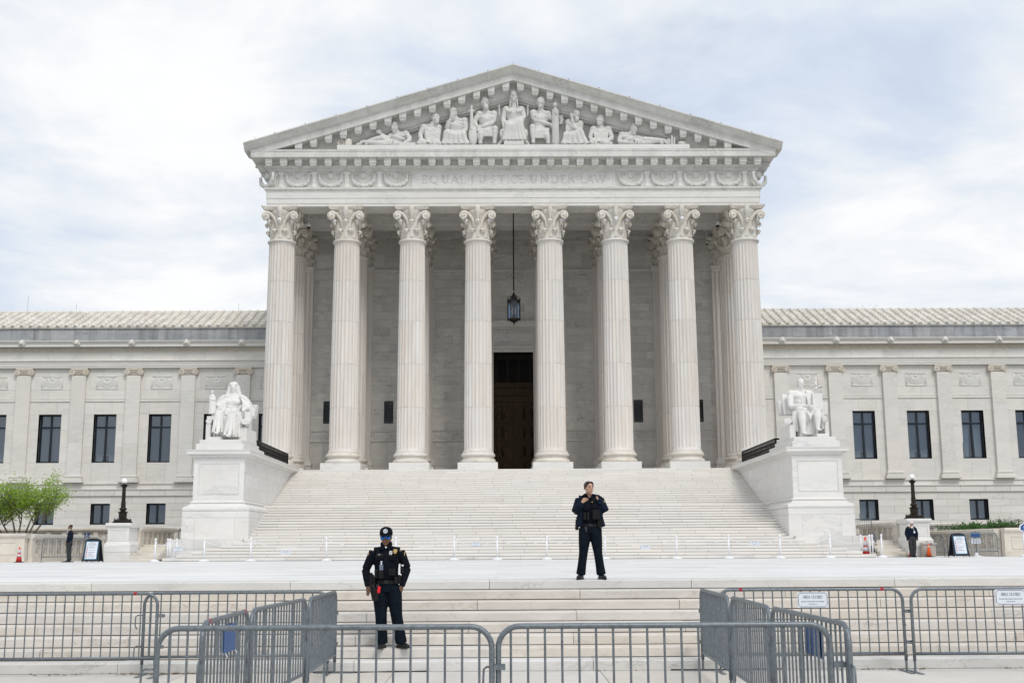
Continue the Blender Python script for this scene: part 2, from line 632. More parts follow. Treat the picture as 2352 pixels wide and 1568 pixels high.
STEPU = MB().add([(-.5, -.5, -.5), (.5, -.5, -.5), (.5, .5, -.5), (-.5, .5, -.5), (-.5, -.5, .36), (.5, -.5, .36), (-.5, -.46, .5), (.5, -.46, .5), (.5, .5, .5), (-.5, .5, .5)], [(0, 3, 2, 1), (0, 1, 5, 4), (4, 5, 7, 6), (6, 7, 8, 9), (2, 3, 9, 8), (1, 2, 8, 7, 5), (0, 4, 6, 9, 3)]).mesh('step_block')
UNIT = MB().box(-.5, .5, -.5, .5, -.5, .5).mesh('stone_block')


def unit_mesh(mat, step=False):
    key = ('_step_' if step else '_unit_') + mat
    if key not in MT:
        me = (STEPU if step else UNIT).copy()
        me.materials.append(MT[mat])
        MT[key] = me
    return MT[key]


def stone(name, mat, parent, x0, x1, y0, y1, z0, z1, bevel=0):
    """one block sharing a single unit mesh (origin at the block's centre)"""
    o = bpy.data.objects.new(name, unit_mesh(mat, name == 'step_stone'))
    o.location = ((x0 + x1) / 2, (y0 + y1) / 2, (z0 + z1) / 2)
    o.scale = (x1 - x0, y1 - y0, z1 - z0)
    link(o, parent, True)
    return o
# ================================================================== ground, steps, plaza
H1 = 1.25 / 8                 # riser of the lower steps
Y1, T1 = 17.96, .386          # foot and tread of the lower steps
ZP = 1.25                     # plaza level
RS, TS, LAND = .154, .448, 2.4
Y2 = 57.7                     # foot of the upper steps
ZT = ZP + 36 * RS             # portico floor


def up_y(i):
    """y of the riser of upper step i (0..35)"""
    return Y2 + i * TS + (LAND - TS if i >= 19 else 0)


def up_hw(i):
    return (17.35, 16.8, 16.2, 15.6, 15.0, 14.47, 14.02)[i] if i < 7 else (13.88 if i < 14 else 14.2)


rg = random.Random(3)
# far ground reaching the horizon, street and pavement in front
tag(ob('ground', MB().add([(-900, -900, -.06), (900, -900, -.06), (900, 1200, -.06), (-900, 1200, -.06)], [(0, 1, 2, 3)]), 'lawn'), kind='structure')
tag(ob('road', MB().box(-120, 120, -22, 2.0, -.05, -.03), 'asphalt'), kind='structure')
sw = tag(ob('pavement', MB().box(-120, 120, 2.0, 18.0, -.05, -.012), 'joint'), kind='structure')
xj = [-40 + 3.05 * i + .9 for i in range(28)]
yj = [2.0, 5.6, 9.4, 13.2, 15.9, 17.955]
for a in range(len(xj) - 1):
    for b in range(len(yj) - 1):
        if abs(xj[a]) < 13 or b == 4:
            stone('paving_slab', 'concrete', sw, xj[a] + .006, xj[a + 1] - .006, yj[b] + .006, yj[b + 1] - .006, -.03, 0 + rg.uniform(-.002, .002))

# lower steps: a concealed core, and long marble blocks with a thin shadow gap under each
core = MB()
for i in range(8):
    core.box(-60, 60, Y1 + i * T1 + .09, Y1 + (i + 1) * T1 + .09 if i < 7 else 21.6, -.05, (i + 1) * H1 - .03 if i < 7 else ZP - .05)
lo = tag(ob('plaza_steps', core, 'joint'), kind='structure')
for i in range(8):
    y0 = Y1 + i * T1
    depth = T1 + .12 if i < 7 else .95
    x = -46.2 + (0 if i % 2 else 1.72) + .25 * math.sin(i * 2.1) + .15
    while x < 46:
        L = 3.45 + rg.uniform(-.12, .12)
        if x + L > -13 and x < 13 or i == 7 and abs(x) < 30:
            dy = rg.uniform(-.006, .006)
            stone('step_stone', 'edgestep' if i in (0, 7) else 'lowstep', lo, x + .004, x + L - .004, y0 + dy, y0 + depth, i * H1 + .013 + (0 if i else -.010), (i + 1) * H1 + rg.uniform(-.002, .002))
        x += L

# plaza: a bed and large marble slabs
pl = tag(ob('plaza', MB().box(-60, 60, 21.55, 100, -.05, ZP - .012), 'joint'), kind='structure')
slabs = MB()
y = 21.62
row = 0
while y < 64:
    d = 1.83
    x = -46 + (row % 2) * 1.5
    while x < 46:
        slabs.box(x + .002, x + 2.998, y + .008, y + d - .008, ZP - .03, ZP + rg.uniform(-.0015, .0015))
        x += 3.0
    y += d
    row += 1
ob('paving_slab', slabs, 'plaza', pl, kind='stuff')

# upper steps
core = MB()
for i in range(36):
    hw = max(up_hw(i), 14.2) if i >= 7 else up_hw(i)
    y1 = up_y(i + 1) if i < 35 else 75.5
    core.box(-hw + .02, hw - .02, up_y(i) + .08, y1 + .08, ZP - .02, ZP + (i + 1) * RS - .03)
us = tag(ob('great_stairs', core, 'joint'), kind='structure')
rest = MB()
count = 0
for i in range(36):
    hw = up_hw(i)
    y0 = up_y(i)
    y1 = (up_y(i + 1) if i < 35 else 75.42) + (.10 if i < 35 else 0)
    L = 2.27
    x = -hw
    nx = -math.ceil(hw / L) * L + (L / 2 if i % 2 else 0) + .35 * math.sin(i * .37)
    while x < hw - .05:
        while nx <= x + .25:
            nx += L
        xe = min(nx, hw)
        if hw - xe < .25:
            xe = hw
        zb = ZP + i * RS + (.020 if i < 10 else .034)
        if count < 300:
            stone('step_stone', 'step', us, x + .006, xe - .006, y0 + rg.uniform(-.004, .004), y1, zb, ZP + (i + 1) * RS + rg.uniform(-.0015, .0015))
            count += 1
        else:
            sv = Matrix.Translation(((x + xe) / 2, (y0 + y1) / 2, (zb + ZP + (i + 1) * RS) / 2)) @ Matrix.Diagonal((xe - x - .012, y1 - y0, ZP + (i + 1) * RS - zb, 1))
            rest.add([tuple(sv @ v.co) for v in STEPU.vertices], [tuple(p.vertices) for p in STEPU.polygons])
        x = xe
ob('step_stone', rest, 'step', us, kind='stuff')


def ring_profile(prof, hw, yf, yb, closed=True, cx=0.0):
    """sweep a (d, z) profile along back-left, front-left, front-right, back-right with mitred corners"""
    m = MB()
    vs, fs = [], []
    n = len(prof)
    for d, z in prof:
        vs += [(cx - hw - d, yb, z), (cx - hw - d, yf - d, z), (cx + hw + d, yf - d, z), (cx + hw + d, yb, z)]
    rng = range(n) if closed else range(n - 1)
    for i in rng:
        j = (i + 1) % n
        for s in range(3):
            fs.append((i * 4 + s, i * 4 + s + 1, j * 4 + s + 1, j * 4 + s))
    if closed:
        fs.append(tuple(i * 4 for i in range(n)))
        fs.append(tuple(i * 4 + 3 for i in range(n - 1, -1, -1)))
    return m.add(vs, fs)


# ------------------------------------------------------------------ stair pedestals (cheek blocks), built in local x
ZPL = ZP + 7 * RS             # platform under the pedestal


def pedestal(sx, side_word):
    cx = 15.53 * sx
    t = thing('stair_pedestal', 'white marble pedestal flanking the great stairs under the seated ' + side_word, 'pedestal', (cx, 60.5, ZPL), group='pedestals beside the stairs')
    A = lambda m: m.xf(Matrix.Translation((cx, 0, 0)))
    # platform with courses of its own
    x0, x1 = (-17.72, -14.03) if sx < 0 else (14.03, 17.72)
    p = ob('platform', MB().box(x0 + .03, x1 - .03, 60.03, 75.3, ZP - .02, ZPL - .02), 'joint', t, world=True)
    for za, zb, cuts in ((ZP, ZP + .56, (0, .5, 1)), (ZP + .56, ZPL, (0, .34, .78, 1))):
        for c0, c1 in zip(cuts, cuts[1:]):
            stone('stone', 'pedestal', p, x0 + (x1 - x0) * c0 + .004, x0 + (x1 - x0) * c1 - .004, 60.0, 66, za + .004, zb - .004)
    stone('stone', 'pedestal', p, x0 + .004, x1 - .004, 66.01, 75.3, ZP + .004, ZPL - .004)
    hw = 1.715
    # plinth course: three stones across the front
    b = ob('plinth', MB().box(-hw + .03, hw - .03, 60.53, 75.2, ZPL - .01, 3.4).xf(Matrix.Translation((cx, 0, 0))), 'joint', t, world=True)
    for c0, c1 in ((0, .2), (.2, .79), (.79, 1)):
        stone('stone', 'pedestal', b, cx - hw + 2 * hw * c0 + .003, cx - hw + 2 * hw * c1 - .003, 60.5, 61.6, ZPL + .002, 3.405)
    y = 61.6
    for L in (2.6, 2.9, 2.7, 2.7, 2.6):
        for s in (-1, 1):
            stone('stone', 'pedestal', b, cx + (-hw if s < 0 else .02), cx + (hw if s > 0 else -.02), y + .003, min(y + L, 75.2) - .003, ZPL + .002, 3.405)
        y += L
    ob('plinth_course', A(ring_profile([(0.0, 3.413), (0, 3.74), (-.06, 3.745), (-.5, 3.745), (-.5, 3.413)], hw - .015, 60.52, 75.2)), 'pedestal', t, world=True)
    bm = [(-.03, 3.75), (0, 3.78), (.015, 3.85), (-.005, 3.93), (-.05, 3.965), (-.09, 3.975), (-.20, 4.03), (-.29, 4.10), (-.335, 4.15), (-.30, 4.16), (-.28, 4.20), (-.31, 4.245), (-.38, 4.27), (-.405, 4.32), (-1.0, 4.32), (-1.0, 3.75)]
    ob('base_moulding', A(ring_profile(bm, hw - .015, 60.52, 75.2)), 'pedestal', t, world=True, auto=35)
    dw = 1.305
    ob('die', A(MB().box(-dw, dw, 60.95, 75.2, 4.31, 6.40)), 'pedestal', t, world=True)
    # raised frame on the front so the panel reads recessed
    fr = MB()
    yo = 60.95
    for (a0, a1, c0, c1) in ((-dw, dw, 6.20, 6.40), (-dw, dw, 4.32, 4.55), (-dw, -dw + .24, 4.55, 6.20), (dw - .24, dw, 4.55, 6.20)):
        fr.box(a0, a1, yo - .028, yo - .002, c0, c1)
    fr.box(-dw + .30, dw - .30, yo - .022, yo - .002, 4.62, 6.13)
    ob('panel_frame', A(fr), 'pedestal', t, world=True)
    y = 61.0
    for L in (1.5, 2.3, 2.3, 2.3, 2.3, 2.3):            # side stones
        for za, zb in ((4.33, 5.0), (5.0, 5.7), (5.7, 6.4)):
            o_ = 0.5 if 5.0 <= za < 5.6 else 0
            for s in (-1, 1):
                ya, yb_ = y + o_ + .004, min(y + L + o_, 75.2) - .004
                if yb_ > ya + .2:
                    stone('stone', 'pedestal', t, cx + (dw if s > 0 else -dw - .012), cx + (dw + .012 if s > 0 else -dw), ya, yb_, za + .004, zb - .004)
        y += L
    cm = [(0, 6.385), (.02, 6.39), (.03, 6.42), (.035, 6.47), (.01, 6.475), (.05, 6.51), (.12, 6.57), (.22, 6.645), (.30, 6.665), (.31, 6.67), (.31, 6.84), (.335, 6.845), (.345, 6.90), (.2, 6.915), (-.4, 6.92), (-.4, 6.385)]
    ob('cornice', A(ring_profile(cm, dw + .015, 60.94, 75.25)), 'pedestal', t, world=True, auto=35)
    ob('cornice_top', A(MB().box(-dw + .2, dw - .2, 61.2, 75.2, 6.6, 6.915)), 'pedestal', t, world=True)
    ob('block', A(MB().box(-1.24 + .02 * sx, 1.24 + .02 * sx, 60.95, 66.3, 6.922, 7.225)), 'pedestal', t, world=True, bevel=.012)
    ob('block', A(MB().box(-1.10, 1.10, 61.05, 65.4, 7.228, 7.45)), 'pedestal', t, world=True, bevel=.012)
    return t


pedestal(-1, 'hooded woman')
pedestal(1, 'bare-chested man')
# ================================================================== the court building
B = thing('court_building', 'white marble temple-fronted court building with eight fluted front columns', 'building', (0, 84, ZT))


def P_(name, mb, mat, **k):
    return ob(name, mb, mat, k.pop('parent', B), world=True, **k)


YC, YC2, YW = 76.75, 81.2, 84.4
CXS = [-15.66, -11.27, -6.85, -2.43, 2.43, 6.85, 11.27, 15.66]
ZA = 24.445                                    # underside of the architrave
YF = 75.87                                     # face of architrave and frieze
HWE = 16.57


def courses(z0, z1, n):
    return [z0 + (z1 - z0) * i / n for i in range(n + 1)]


def ashlar(x0, x1, zs, L, openings, jitter=.0, rng=random.Random(5)):
    """stone rectangles in courses, cut round openings (xa, xb, za, zb)"""
    out = []
    for i in range(len(zs) - 1):
        za, zb = zs[i], zs[i + 1]
        spans = [(x0, x1)]
        for (a, b, c, d) in openings:
            if zb > c + .05 and za < d - .05:
                ns = []
                for s, e in spans:
                    if b <= s or a >= e:
                        ns.append((s, e))
                    else:
                        if a > s + .02:
                            ns.append((s, a))
                        if b < e - .02:
                            ns.append((b, e))
                spans = ns
        for s, e in spans:
            x = s
            nx = math.floor(s / L) * L + (L / 2 if i % 2 else 0)
            while x < e - .02:
                while nx < x + .28 * L:
                    nx += L
                xe = nx + rng.uniform(-jitter, jitter)
                if e - xe < .3 * L:
                    xe = e
                xe = min(xe, e)
                out.append((x, xe, za, zb))
                x = xe
                nx = max(nx, xe) + .01
    return out


def lay(rects, mat, parent, yf, depth, nmax, key, gap=.008):
    """the nmax stones that show largest are objects, the others one joined part"""
    rects = sorted(rects, key=key)
    rr = random.Random(11)
    mb = MB()
    for j, (a, b, c, d) in enumerate(rects):
        o_ = rr.uniform(0, .006)
        if j < nmax:
            stone('stone', mat, parent, a + gap, b - gap, yf - o_, yf + depth, c + gap, d - gap)
        else:
            mb.box(a + gap, b - gap, yf - o_, yf + depth, c + gap, d - gap)
    if mb.v:
        ob('stone', mb, mat, parent, kind='stuff', world=True)


# body behind everything, floor of the portico, platform sides
P_('building_core', MB().box(-16.3, 16.3, 86.2, 100, 0, 28).box(-16.3, -2.6, 84.9, 86.2, 0, 28).box(2.6, 16.3, 84.9, 86.2, 0, 28).box(-2.6, 2.6, 84.9, 86.2, 15.95, 28), 'facade')
P_('portico_floor', MB().box(-17.2, 17.2, 75.42, 86.2, ZT - .4, ZT - .002).box(-17.2, 17.2, 75.48, 90, 1.0, ZT - .4), 'step')

# ------------------------------------------------ portico back wall
DO = (-2.1, 2.1, ZT, 15.9)                     # door opening
wins = [(x - .335, x + .335, 10.72, 12.355) for x in (-13.46, -9.06, 9.06, 13.46)]
pwm = MB()
for xa, xb in ((-16.4, DO[0] - .02), (DO[1] + .02, 16.4)):
    pwm.box(xa, xb, YW + .02, YW + .45, ZT - .1, 10.72).box(xa, xb, YW + .02, YW + .45, 12.355, 26.2)
    e = xa
    for w_ in wins:
        if xa < w_[0] < xb:
            pwm.box(e, w_[0], YW + .02, YW + .45, 10.72, 12.355)
            e = w_[1]
    pwm.box(e, xb, YW + .02, YW + .45, 10.72, 12.355)
pwm.box(DO[0] - .02, DO[1] + .02, YW + .02, YW + .45, DO[3] + .01, 26.2)
pw = P_('portico_wall', pwm, 'portico')
zrows = [10.23, 10.72] + courses(10.72, 12.355, 3)[1:] + courses(12.355, 21.93, 16)[1:]
rects = ashlar(-16.4, 16.4, zrows, 1.3, [(DO[0] - .95, DO[1] + .95, 0, 16.1), (-3.9, 3.9, 16.1, 18.1)] + wins, .02)
rects = [r for r in rects if not any(abs((r[0] + r[1]) / 2 - x) < .7 and r[1] - r[0] < 1.6 and abs(r[1] - x) < .98 and abs(r[0] - x) < .98 for x in CXS)]
vis = lambda r: min(abs((r[0] + r[1]) / 2 - x) for x in (-13.6, -9.1, -4.4, 0, 4.4, 9.1, 13.6)) + .02 * r[2]
lay(rects, 'portico', pw, YW - .006, .1, 170, vis)
rects = ashlar(-16.4, 16.4, [22.32, 23.3, 24.3, 26.1], 2.4, [], .1)
lay(rects, 'portico', pw, YW - .006, .1, 0, vis)
# tall dado slabs, carved band, base
rects = ashlar(-16.4, 16.4, [7.62, 9.36], 1.15, [(DO[0] - .95, DO[1] + .95, 0, 16)], .05)
lay(rects, 'portico', pw, YW - .006, .1, 28, vis)
bs = MB()
for a, b in ((-16.4, -3.1), (3.1, 16.4)):
    bs.prof_x([(YW + .1, ZT - .05), (YW - .10, ZT - .05), (YW - .10, 7.30), (YW - .07, 7.32), (YW - .085, 7.40), (YW - .05, 7.46), (YW - .02, 7.60), (YW + .1, 7.61)], a, b)
    bs.prof_x([(YW + .1, 9.37), (YW - .06, 9.37), (YW - .08, 9.42), (YW - .03, 9.48), (YW - .03, 9.49), (YW + .1, 9.49)], a, b)
    bs.prof_x([(YW + .1, 10.10), (YW - .03, 10.10), (YW - .08, 10.15), (YW - .06, 10.22), (YW + .1, 10.22)], a, b)
P_('wall_moulding', bs, 'portico', auto=35)
wm_ = MB().prof_x([(YW + .1, 21.935), (YW - .04, 21.935), (YW - .14, 22.02), (YW - .14, 22.10), (YW - .05, 22.2), (YW - .03, 22.31), (YW + .1, 22.315)], -16.4, 16.4)
P_('wall_moulding', wm_, 'portico', auto=35)
# carved band: scroll reliefs between the mouldings
cb = MB()
for s in (-1, 1):
    cb.box(*( (-16.4, -3.1) if s < 0 else (3.1, 16.4)), YW - .004, YW + .1, 9.492, 10.098)
    for xc in (4.4, 9.06, 13.46):
        for q in range(-8, 9):
            x = s * xc + q * .235
            if abs(q) % 4 == 0:
                cb.limb([(x, YW - .01, 9.56), (x, YW - .03, 9.8), (x, YW - .01, 10.04)], [.05, .075, .04], 6)
            else:
                a0 = q * 1.3
                pts = [(x + .13 * math.cos(a0 + a * .8) * (1 - a / 9), YW - .01, 9.8 + .2 * math.sin(a0 + a * .8) * (1 - a / 9)) for a in range(8)]
                cb.limb(pts, .022, 5)
P_('carved_band', cb, 'portico')
for x0, x1, z0, z1 in wins:
    w = P_('portico_window', MB().box(x0 - .02, x1 + .02, YW + .20, YW + .24, z0 - .02, z1 + .02), 'slotglass')
    g = MB()
    for a in range(-6, 9):
        for sgn in (1, -1):
            # diagonal bars clipped to the opening
            seg = []
            xx0, xx1 = x0, x1
            zz = lambda x_: z0 + (x_ - x0 if sgn > 0 else x1 - x_) * 1.6 + a * .21
            pts = [(x_, zz(x_)) for x_ in (x0, x0 + .17, x0 + .335, x0 + .5, x1)]
            pts = [p for p in pts if z0 < p[1] < z1]
            if len(pts) > 1:
                g.limb([(p[0], YW + .14, p[1]) for p in pts], .014, 4)
    g.box(x0, x0 + .035, YW + .11, YW + .17, z0, z1).box(x1 - .035, x1, YW + .11, YW + .17, z0, z1).box(x0 + .035, x1 - .035, YW + .11, YW + .17, z1 - .035, z1).box(x0 + .035, x1 - .035, YW + .11, YW + .17, z0, z0 + .035)
    ob('grille', g, 'darkbronze', w, world=True)

# ------------------------------------------------ great door
ds = MB()
for s in (-1, 1):                              # moulded jambs
    for x0, x1, y0 in ((2.1, 2.42, YW - .06), (2.42, 2.78, YW - .11), (2.78, 3.02, YW - .18)):
        a, b = sorted((s * x0, s * x1))
        ds.box(a, b, y0, YW + .3, ZT, 15.9 + (x1 - 2.1) * .75)
ds.box(-2.1, 2.1, YW - .06, YW + .3, 15.9, 16.14).box(-2.42, 2.42, YW - .11, YW + .3, 16.142, 16.40).box(-2.78, 2.78, YW - .18, YW + .3, 16.402, 16.585)
P_('door_surround', ds, 'portico', bevel=.02)
dc = MB().box(-3.1, 3.1, YW - .08, YW + .2, 16.6, 17.22)
dc.prof_x([(YW + .1, 17.22), (YW - .12, 17.22), (YW - .12, 17.3), (YW - .22, 17.32), (YW - .22, 17.52), (YW - .30, 17.54), (YW - .36, 17.60), (YW - .62, 17.68), (YW - .62, 17.88), (YW - .75, 18.05), (YW - .75, 18.1), (YW + .1, 18.14)], -3.55, 3.55)
for i in range(52):
    x = -3.45 + i * .1345
    dc.box(x, x + .08, YW - .30, YW - .215, 17.34, 17.50)
P_('door_cornice', dc, 'portico')
YD = 85.5
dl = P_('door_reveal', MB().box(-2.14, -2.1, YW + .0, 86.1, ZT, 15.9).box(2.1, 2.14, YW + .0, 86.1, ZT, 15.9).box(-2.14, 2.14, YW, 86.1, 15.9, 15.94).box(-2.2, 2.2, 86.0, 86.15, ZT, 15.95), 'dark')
for s in (-1, 1):
    a, b = (-2.08, -.012) if s < 0 else (.012, 2.08)
    d = P_('door', MB().box(a, b, YD, YD + .2, ZT + .01, 12.36), 'bronze')
    hx = (a + b) / 2
    for i in range(4):
        zc = 11.52 - i * 1.34
        fr = MB()
        for (u0, u1, v0, v1) in ((-.72, .72, .50, .60), (-.72, .72, -.60, -.50), (-.72, -.62, -.5, .5), (.62, .72, -.5, .5)):
            fr.box(hx + u0, hx + u1, YD - .075, YD - .002, zc + v0, zc + v1)
        fr.box(hx - .6, hx + .6, YD - .02, YD - .002, zc - .49, zc + .49)
        for f_ in (-.26, .26):                 # two relief figures in each panel
            fr.limb([(hx + f_, YD - .03, zc - .44), (hx + f_ * 1.1, YD - .06, zc - .05), (hx + f_, YD - .05, zc + .24)], [.08, .12, .07], 7)
            fr.ball((hx + f_, YD - .05, zc + .33), .065, 7, 5)
            fr.limb([(hx + f_, YD - .07, zc + .15), (hx + f_ * .3, YD - .07, zc + .02 + .1 * (i % 2))], .035, 5)
        ob('door_panel', fr, 'bronze', d, world=True)
    ed = MB().box(a, a + .09, YD - .05, YD - .001, ZT + .02, 12.34).box(b - .09, b, YD - .05, YD - .001, ZT + .02, 12.34)
    ob('door_rail', ed, 'bronze', d, world=True)
tr = P_('door_transom', MB().box(-2.08, 2.08, YD - .05, YD + .2, 12.38, 12.85).box(-2.08, 2.08, YD - .16, YD + .2, 12.852, 13.05).box(-2.08, 2.08, YD - .10, YD + .2, 13.052, 13.40).box(-2.08, 2.08, YD - .22, YD + .2, 13.402, 13.50).box(-2.08, 2.08, YD - .04, YD + .2, 13.502, 13.80), 'bronze')
g = MB()
for i in range(6):
    x = -2.08 + i * .832
    g.box(max(x - .06, -2.08), min(x + .06, 2.08), YD - .08, YD + .02, 13.802, 15.55)
g.box(-2.08, 2.08, YD - .08, YD + .02, 15.552, 15.88)
for i in range(40):
    x = -2.04 + i * .1046
    for q in range(12):
        z = 13.86 + q * .142
        g.ball((x, YD + .0, z), (.036, .03, .052), 5, 4)
ob('transom_grille', g, 'darkbronze', tr, world=True)
tb = MB().box(-2.08, 2.08, YD + .06, YD + .1, 13.8, 15.9)
ob('transom_back', tb, 'dark', tr, world=True)

# ------------------------------------------------ columns
NF, SUB = 24, 6


def shaft_mesh():
    n = NF * SUB
    h0, h1 = 7.995, 22.03
    H = h1 - h0
    zs = [0, .05, .12, .20, .26]
    drums = [H * q for q in (.205, .41, .615, .81)]
    for a, b in zip([.26] + drums, drums + [H - .26]):
        zs += [a + (b - a) * .33, a + (b - a) * .66]
    joints = []
    for d in drums:
        joints.append(d)
        zs += [d - .030, d - .018, d + .018, d + .030]
    zs += [H - .26, H - .18, H - .12, H - .04, H]
    zs = sorted(set(zs))
    vs, fs = [], []
    for z in zs:
        t = z / H
        r = .925 - .085 * (t ** 1.7)
        fl = min(1, max(0, (z - .16) / .10)) * min(1, max(0, (H - .10 - z) / .10))
        if z < .16:
            r += .09 * (1 - z / .16) ** 2
        if z > H - .1:
            r += .05 * ((z - H + .1) / .1) ** 2
        if any(abs(z - d) < .020 for d in joints):
            r -= .022
        for i in range(n):
            u = (i % SUB) / SUB
            d = 0 if u == 0 else math.sin(PI * u) ** .8
            rr_ = r - .068 * d * fl
            a = 2 * PI * i / n
            vs.append((rr_ * math.cos(a), rr_ * math.sin(a), z + h0 - ZT))
    for j in range(len(zs) - 1):
        for i in range(n):
            i2 = (i + 1) % n
            fs.append((j * n + i, j * n + i2, (j + 1) * n + i2, (j + 1) * n + i))
    m = MB().add(vs, fs)
    m.lathe([(.80, 22.0 - ZT), (.885, 22.035 - ZT), (.935, 22.07 - ZT), (.955, 22.13 - ZT), (.935, 22.20 - ZT), (.87, 22.24 - ZT), (.80, 22.26 - ZT)], 48)
    me = m.mesh('column_shaft')
    me.materials.append(MT['column'])
    me.polygons.foreach_set('use_smooth', [True] * len(me.polygons))
    me.set_sharp_from_angle(angle=R(38))
    return me


def base_mesh():
    pr = [(1.0, .44), (1.11, .455), (1.155, .50), (1.165, .56), (1.15, .64), (1.10, .69), (1.05, .70), (1.05, .725), (1.0, .75), (.985, .80), (1.0, .855), (1.06, .88), (1.06, .90), (1.10, .905), (1.125, .95), (1.125, 1.0), (1.10, 1.06), (1.05, 1.09), (1.03, 1.095), (1.03, 1.15), (1.0, 1.20), (.95, 1.21)]
    me = MB().lathe(pr, 64).mesh('column_base')
    me.materials.append(MT['capital'])
    me.polygons.foreach_set('use_smooth', [True] * len(me.polygons))
    me.set_sharp_from_angle(angle=R(40))
    return me


def acanthus(m, ang, z0, h, w, rb, lean, curl):
    """a curling acanthus leaf standing on the bell"""
    nt, nx = 11, 7
    front, back = [], []
    ca, sa = math.cos(ang), math.sin(ang)
    for j in range(nt):
        t = j / (nt - 1)
        if t < .74:
            q = t / .74
            r = rb + .05 + lean * q * q
            z = z0 + h * q
            nr, nz = 1, -.15
        else:
            q = (t - .74) / .26 * 2.5
            r = rb + .05 + lean + curl * math.sin(q) * 1.1
            z = z0 + h + curl * (math.cos(q) - 1) * .9 + curl * .35 * math.sin(q)
        wd = w * (.72 + .35 * math.sin(PI * min(1, t * 1.05)) - .35 * max(0, t - .7) / .3) * (1 - .12 * (j % 2))
        for i in range(nx):
            u = -1 + 2 * i / (nx - 1)
            rr_ = r - .07 * u * u - (.022 if i % 2 else 0) + (.03 if i == nx // 2 else 0)
            off = u * wd
            front.append((rr_ * ca - off * sa, rr_ * sa + off * ca, z - .05 * u * u * (1 if t > .5 else 0)))
            back.append(((rr_ - .06) * ca - off * .92 * sa, (rr_ - .06) * sa + off * .92 * ca, z - .03))
    n = len(front)
    fs = []
    for j in range(nt - 1):
        for i in range(nx - 1):
            a, b, c, d = j * nx + i, j * nx + i + 1, (j + 1) * nx + i + 1, (j + 1) * nx + i
            fs.append((a, b, c, d))
            fs.append((n + d, n + c, n + b, n + a))
    for j in range(nt - 1):
        for i in (0, nx - 1):
            a, d = j * nx + i, (j + 1) * nx + i
            fs.append((a, d, n + d, n + a))
    for i in range(nx - 1):
        a, b = (nt - 1) * nx + i, (nt - 1) * nx + i + 1
        fs.append((a, b, n + b, n + a))
    m.add(front + back, fs)


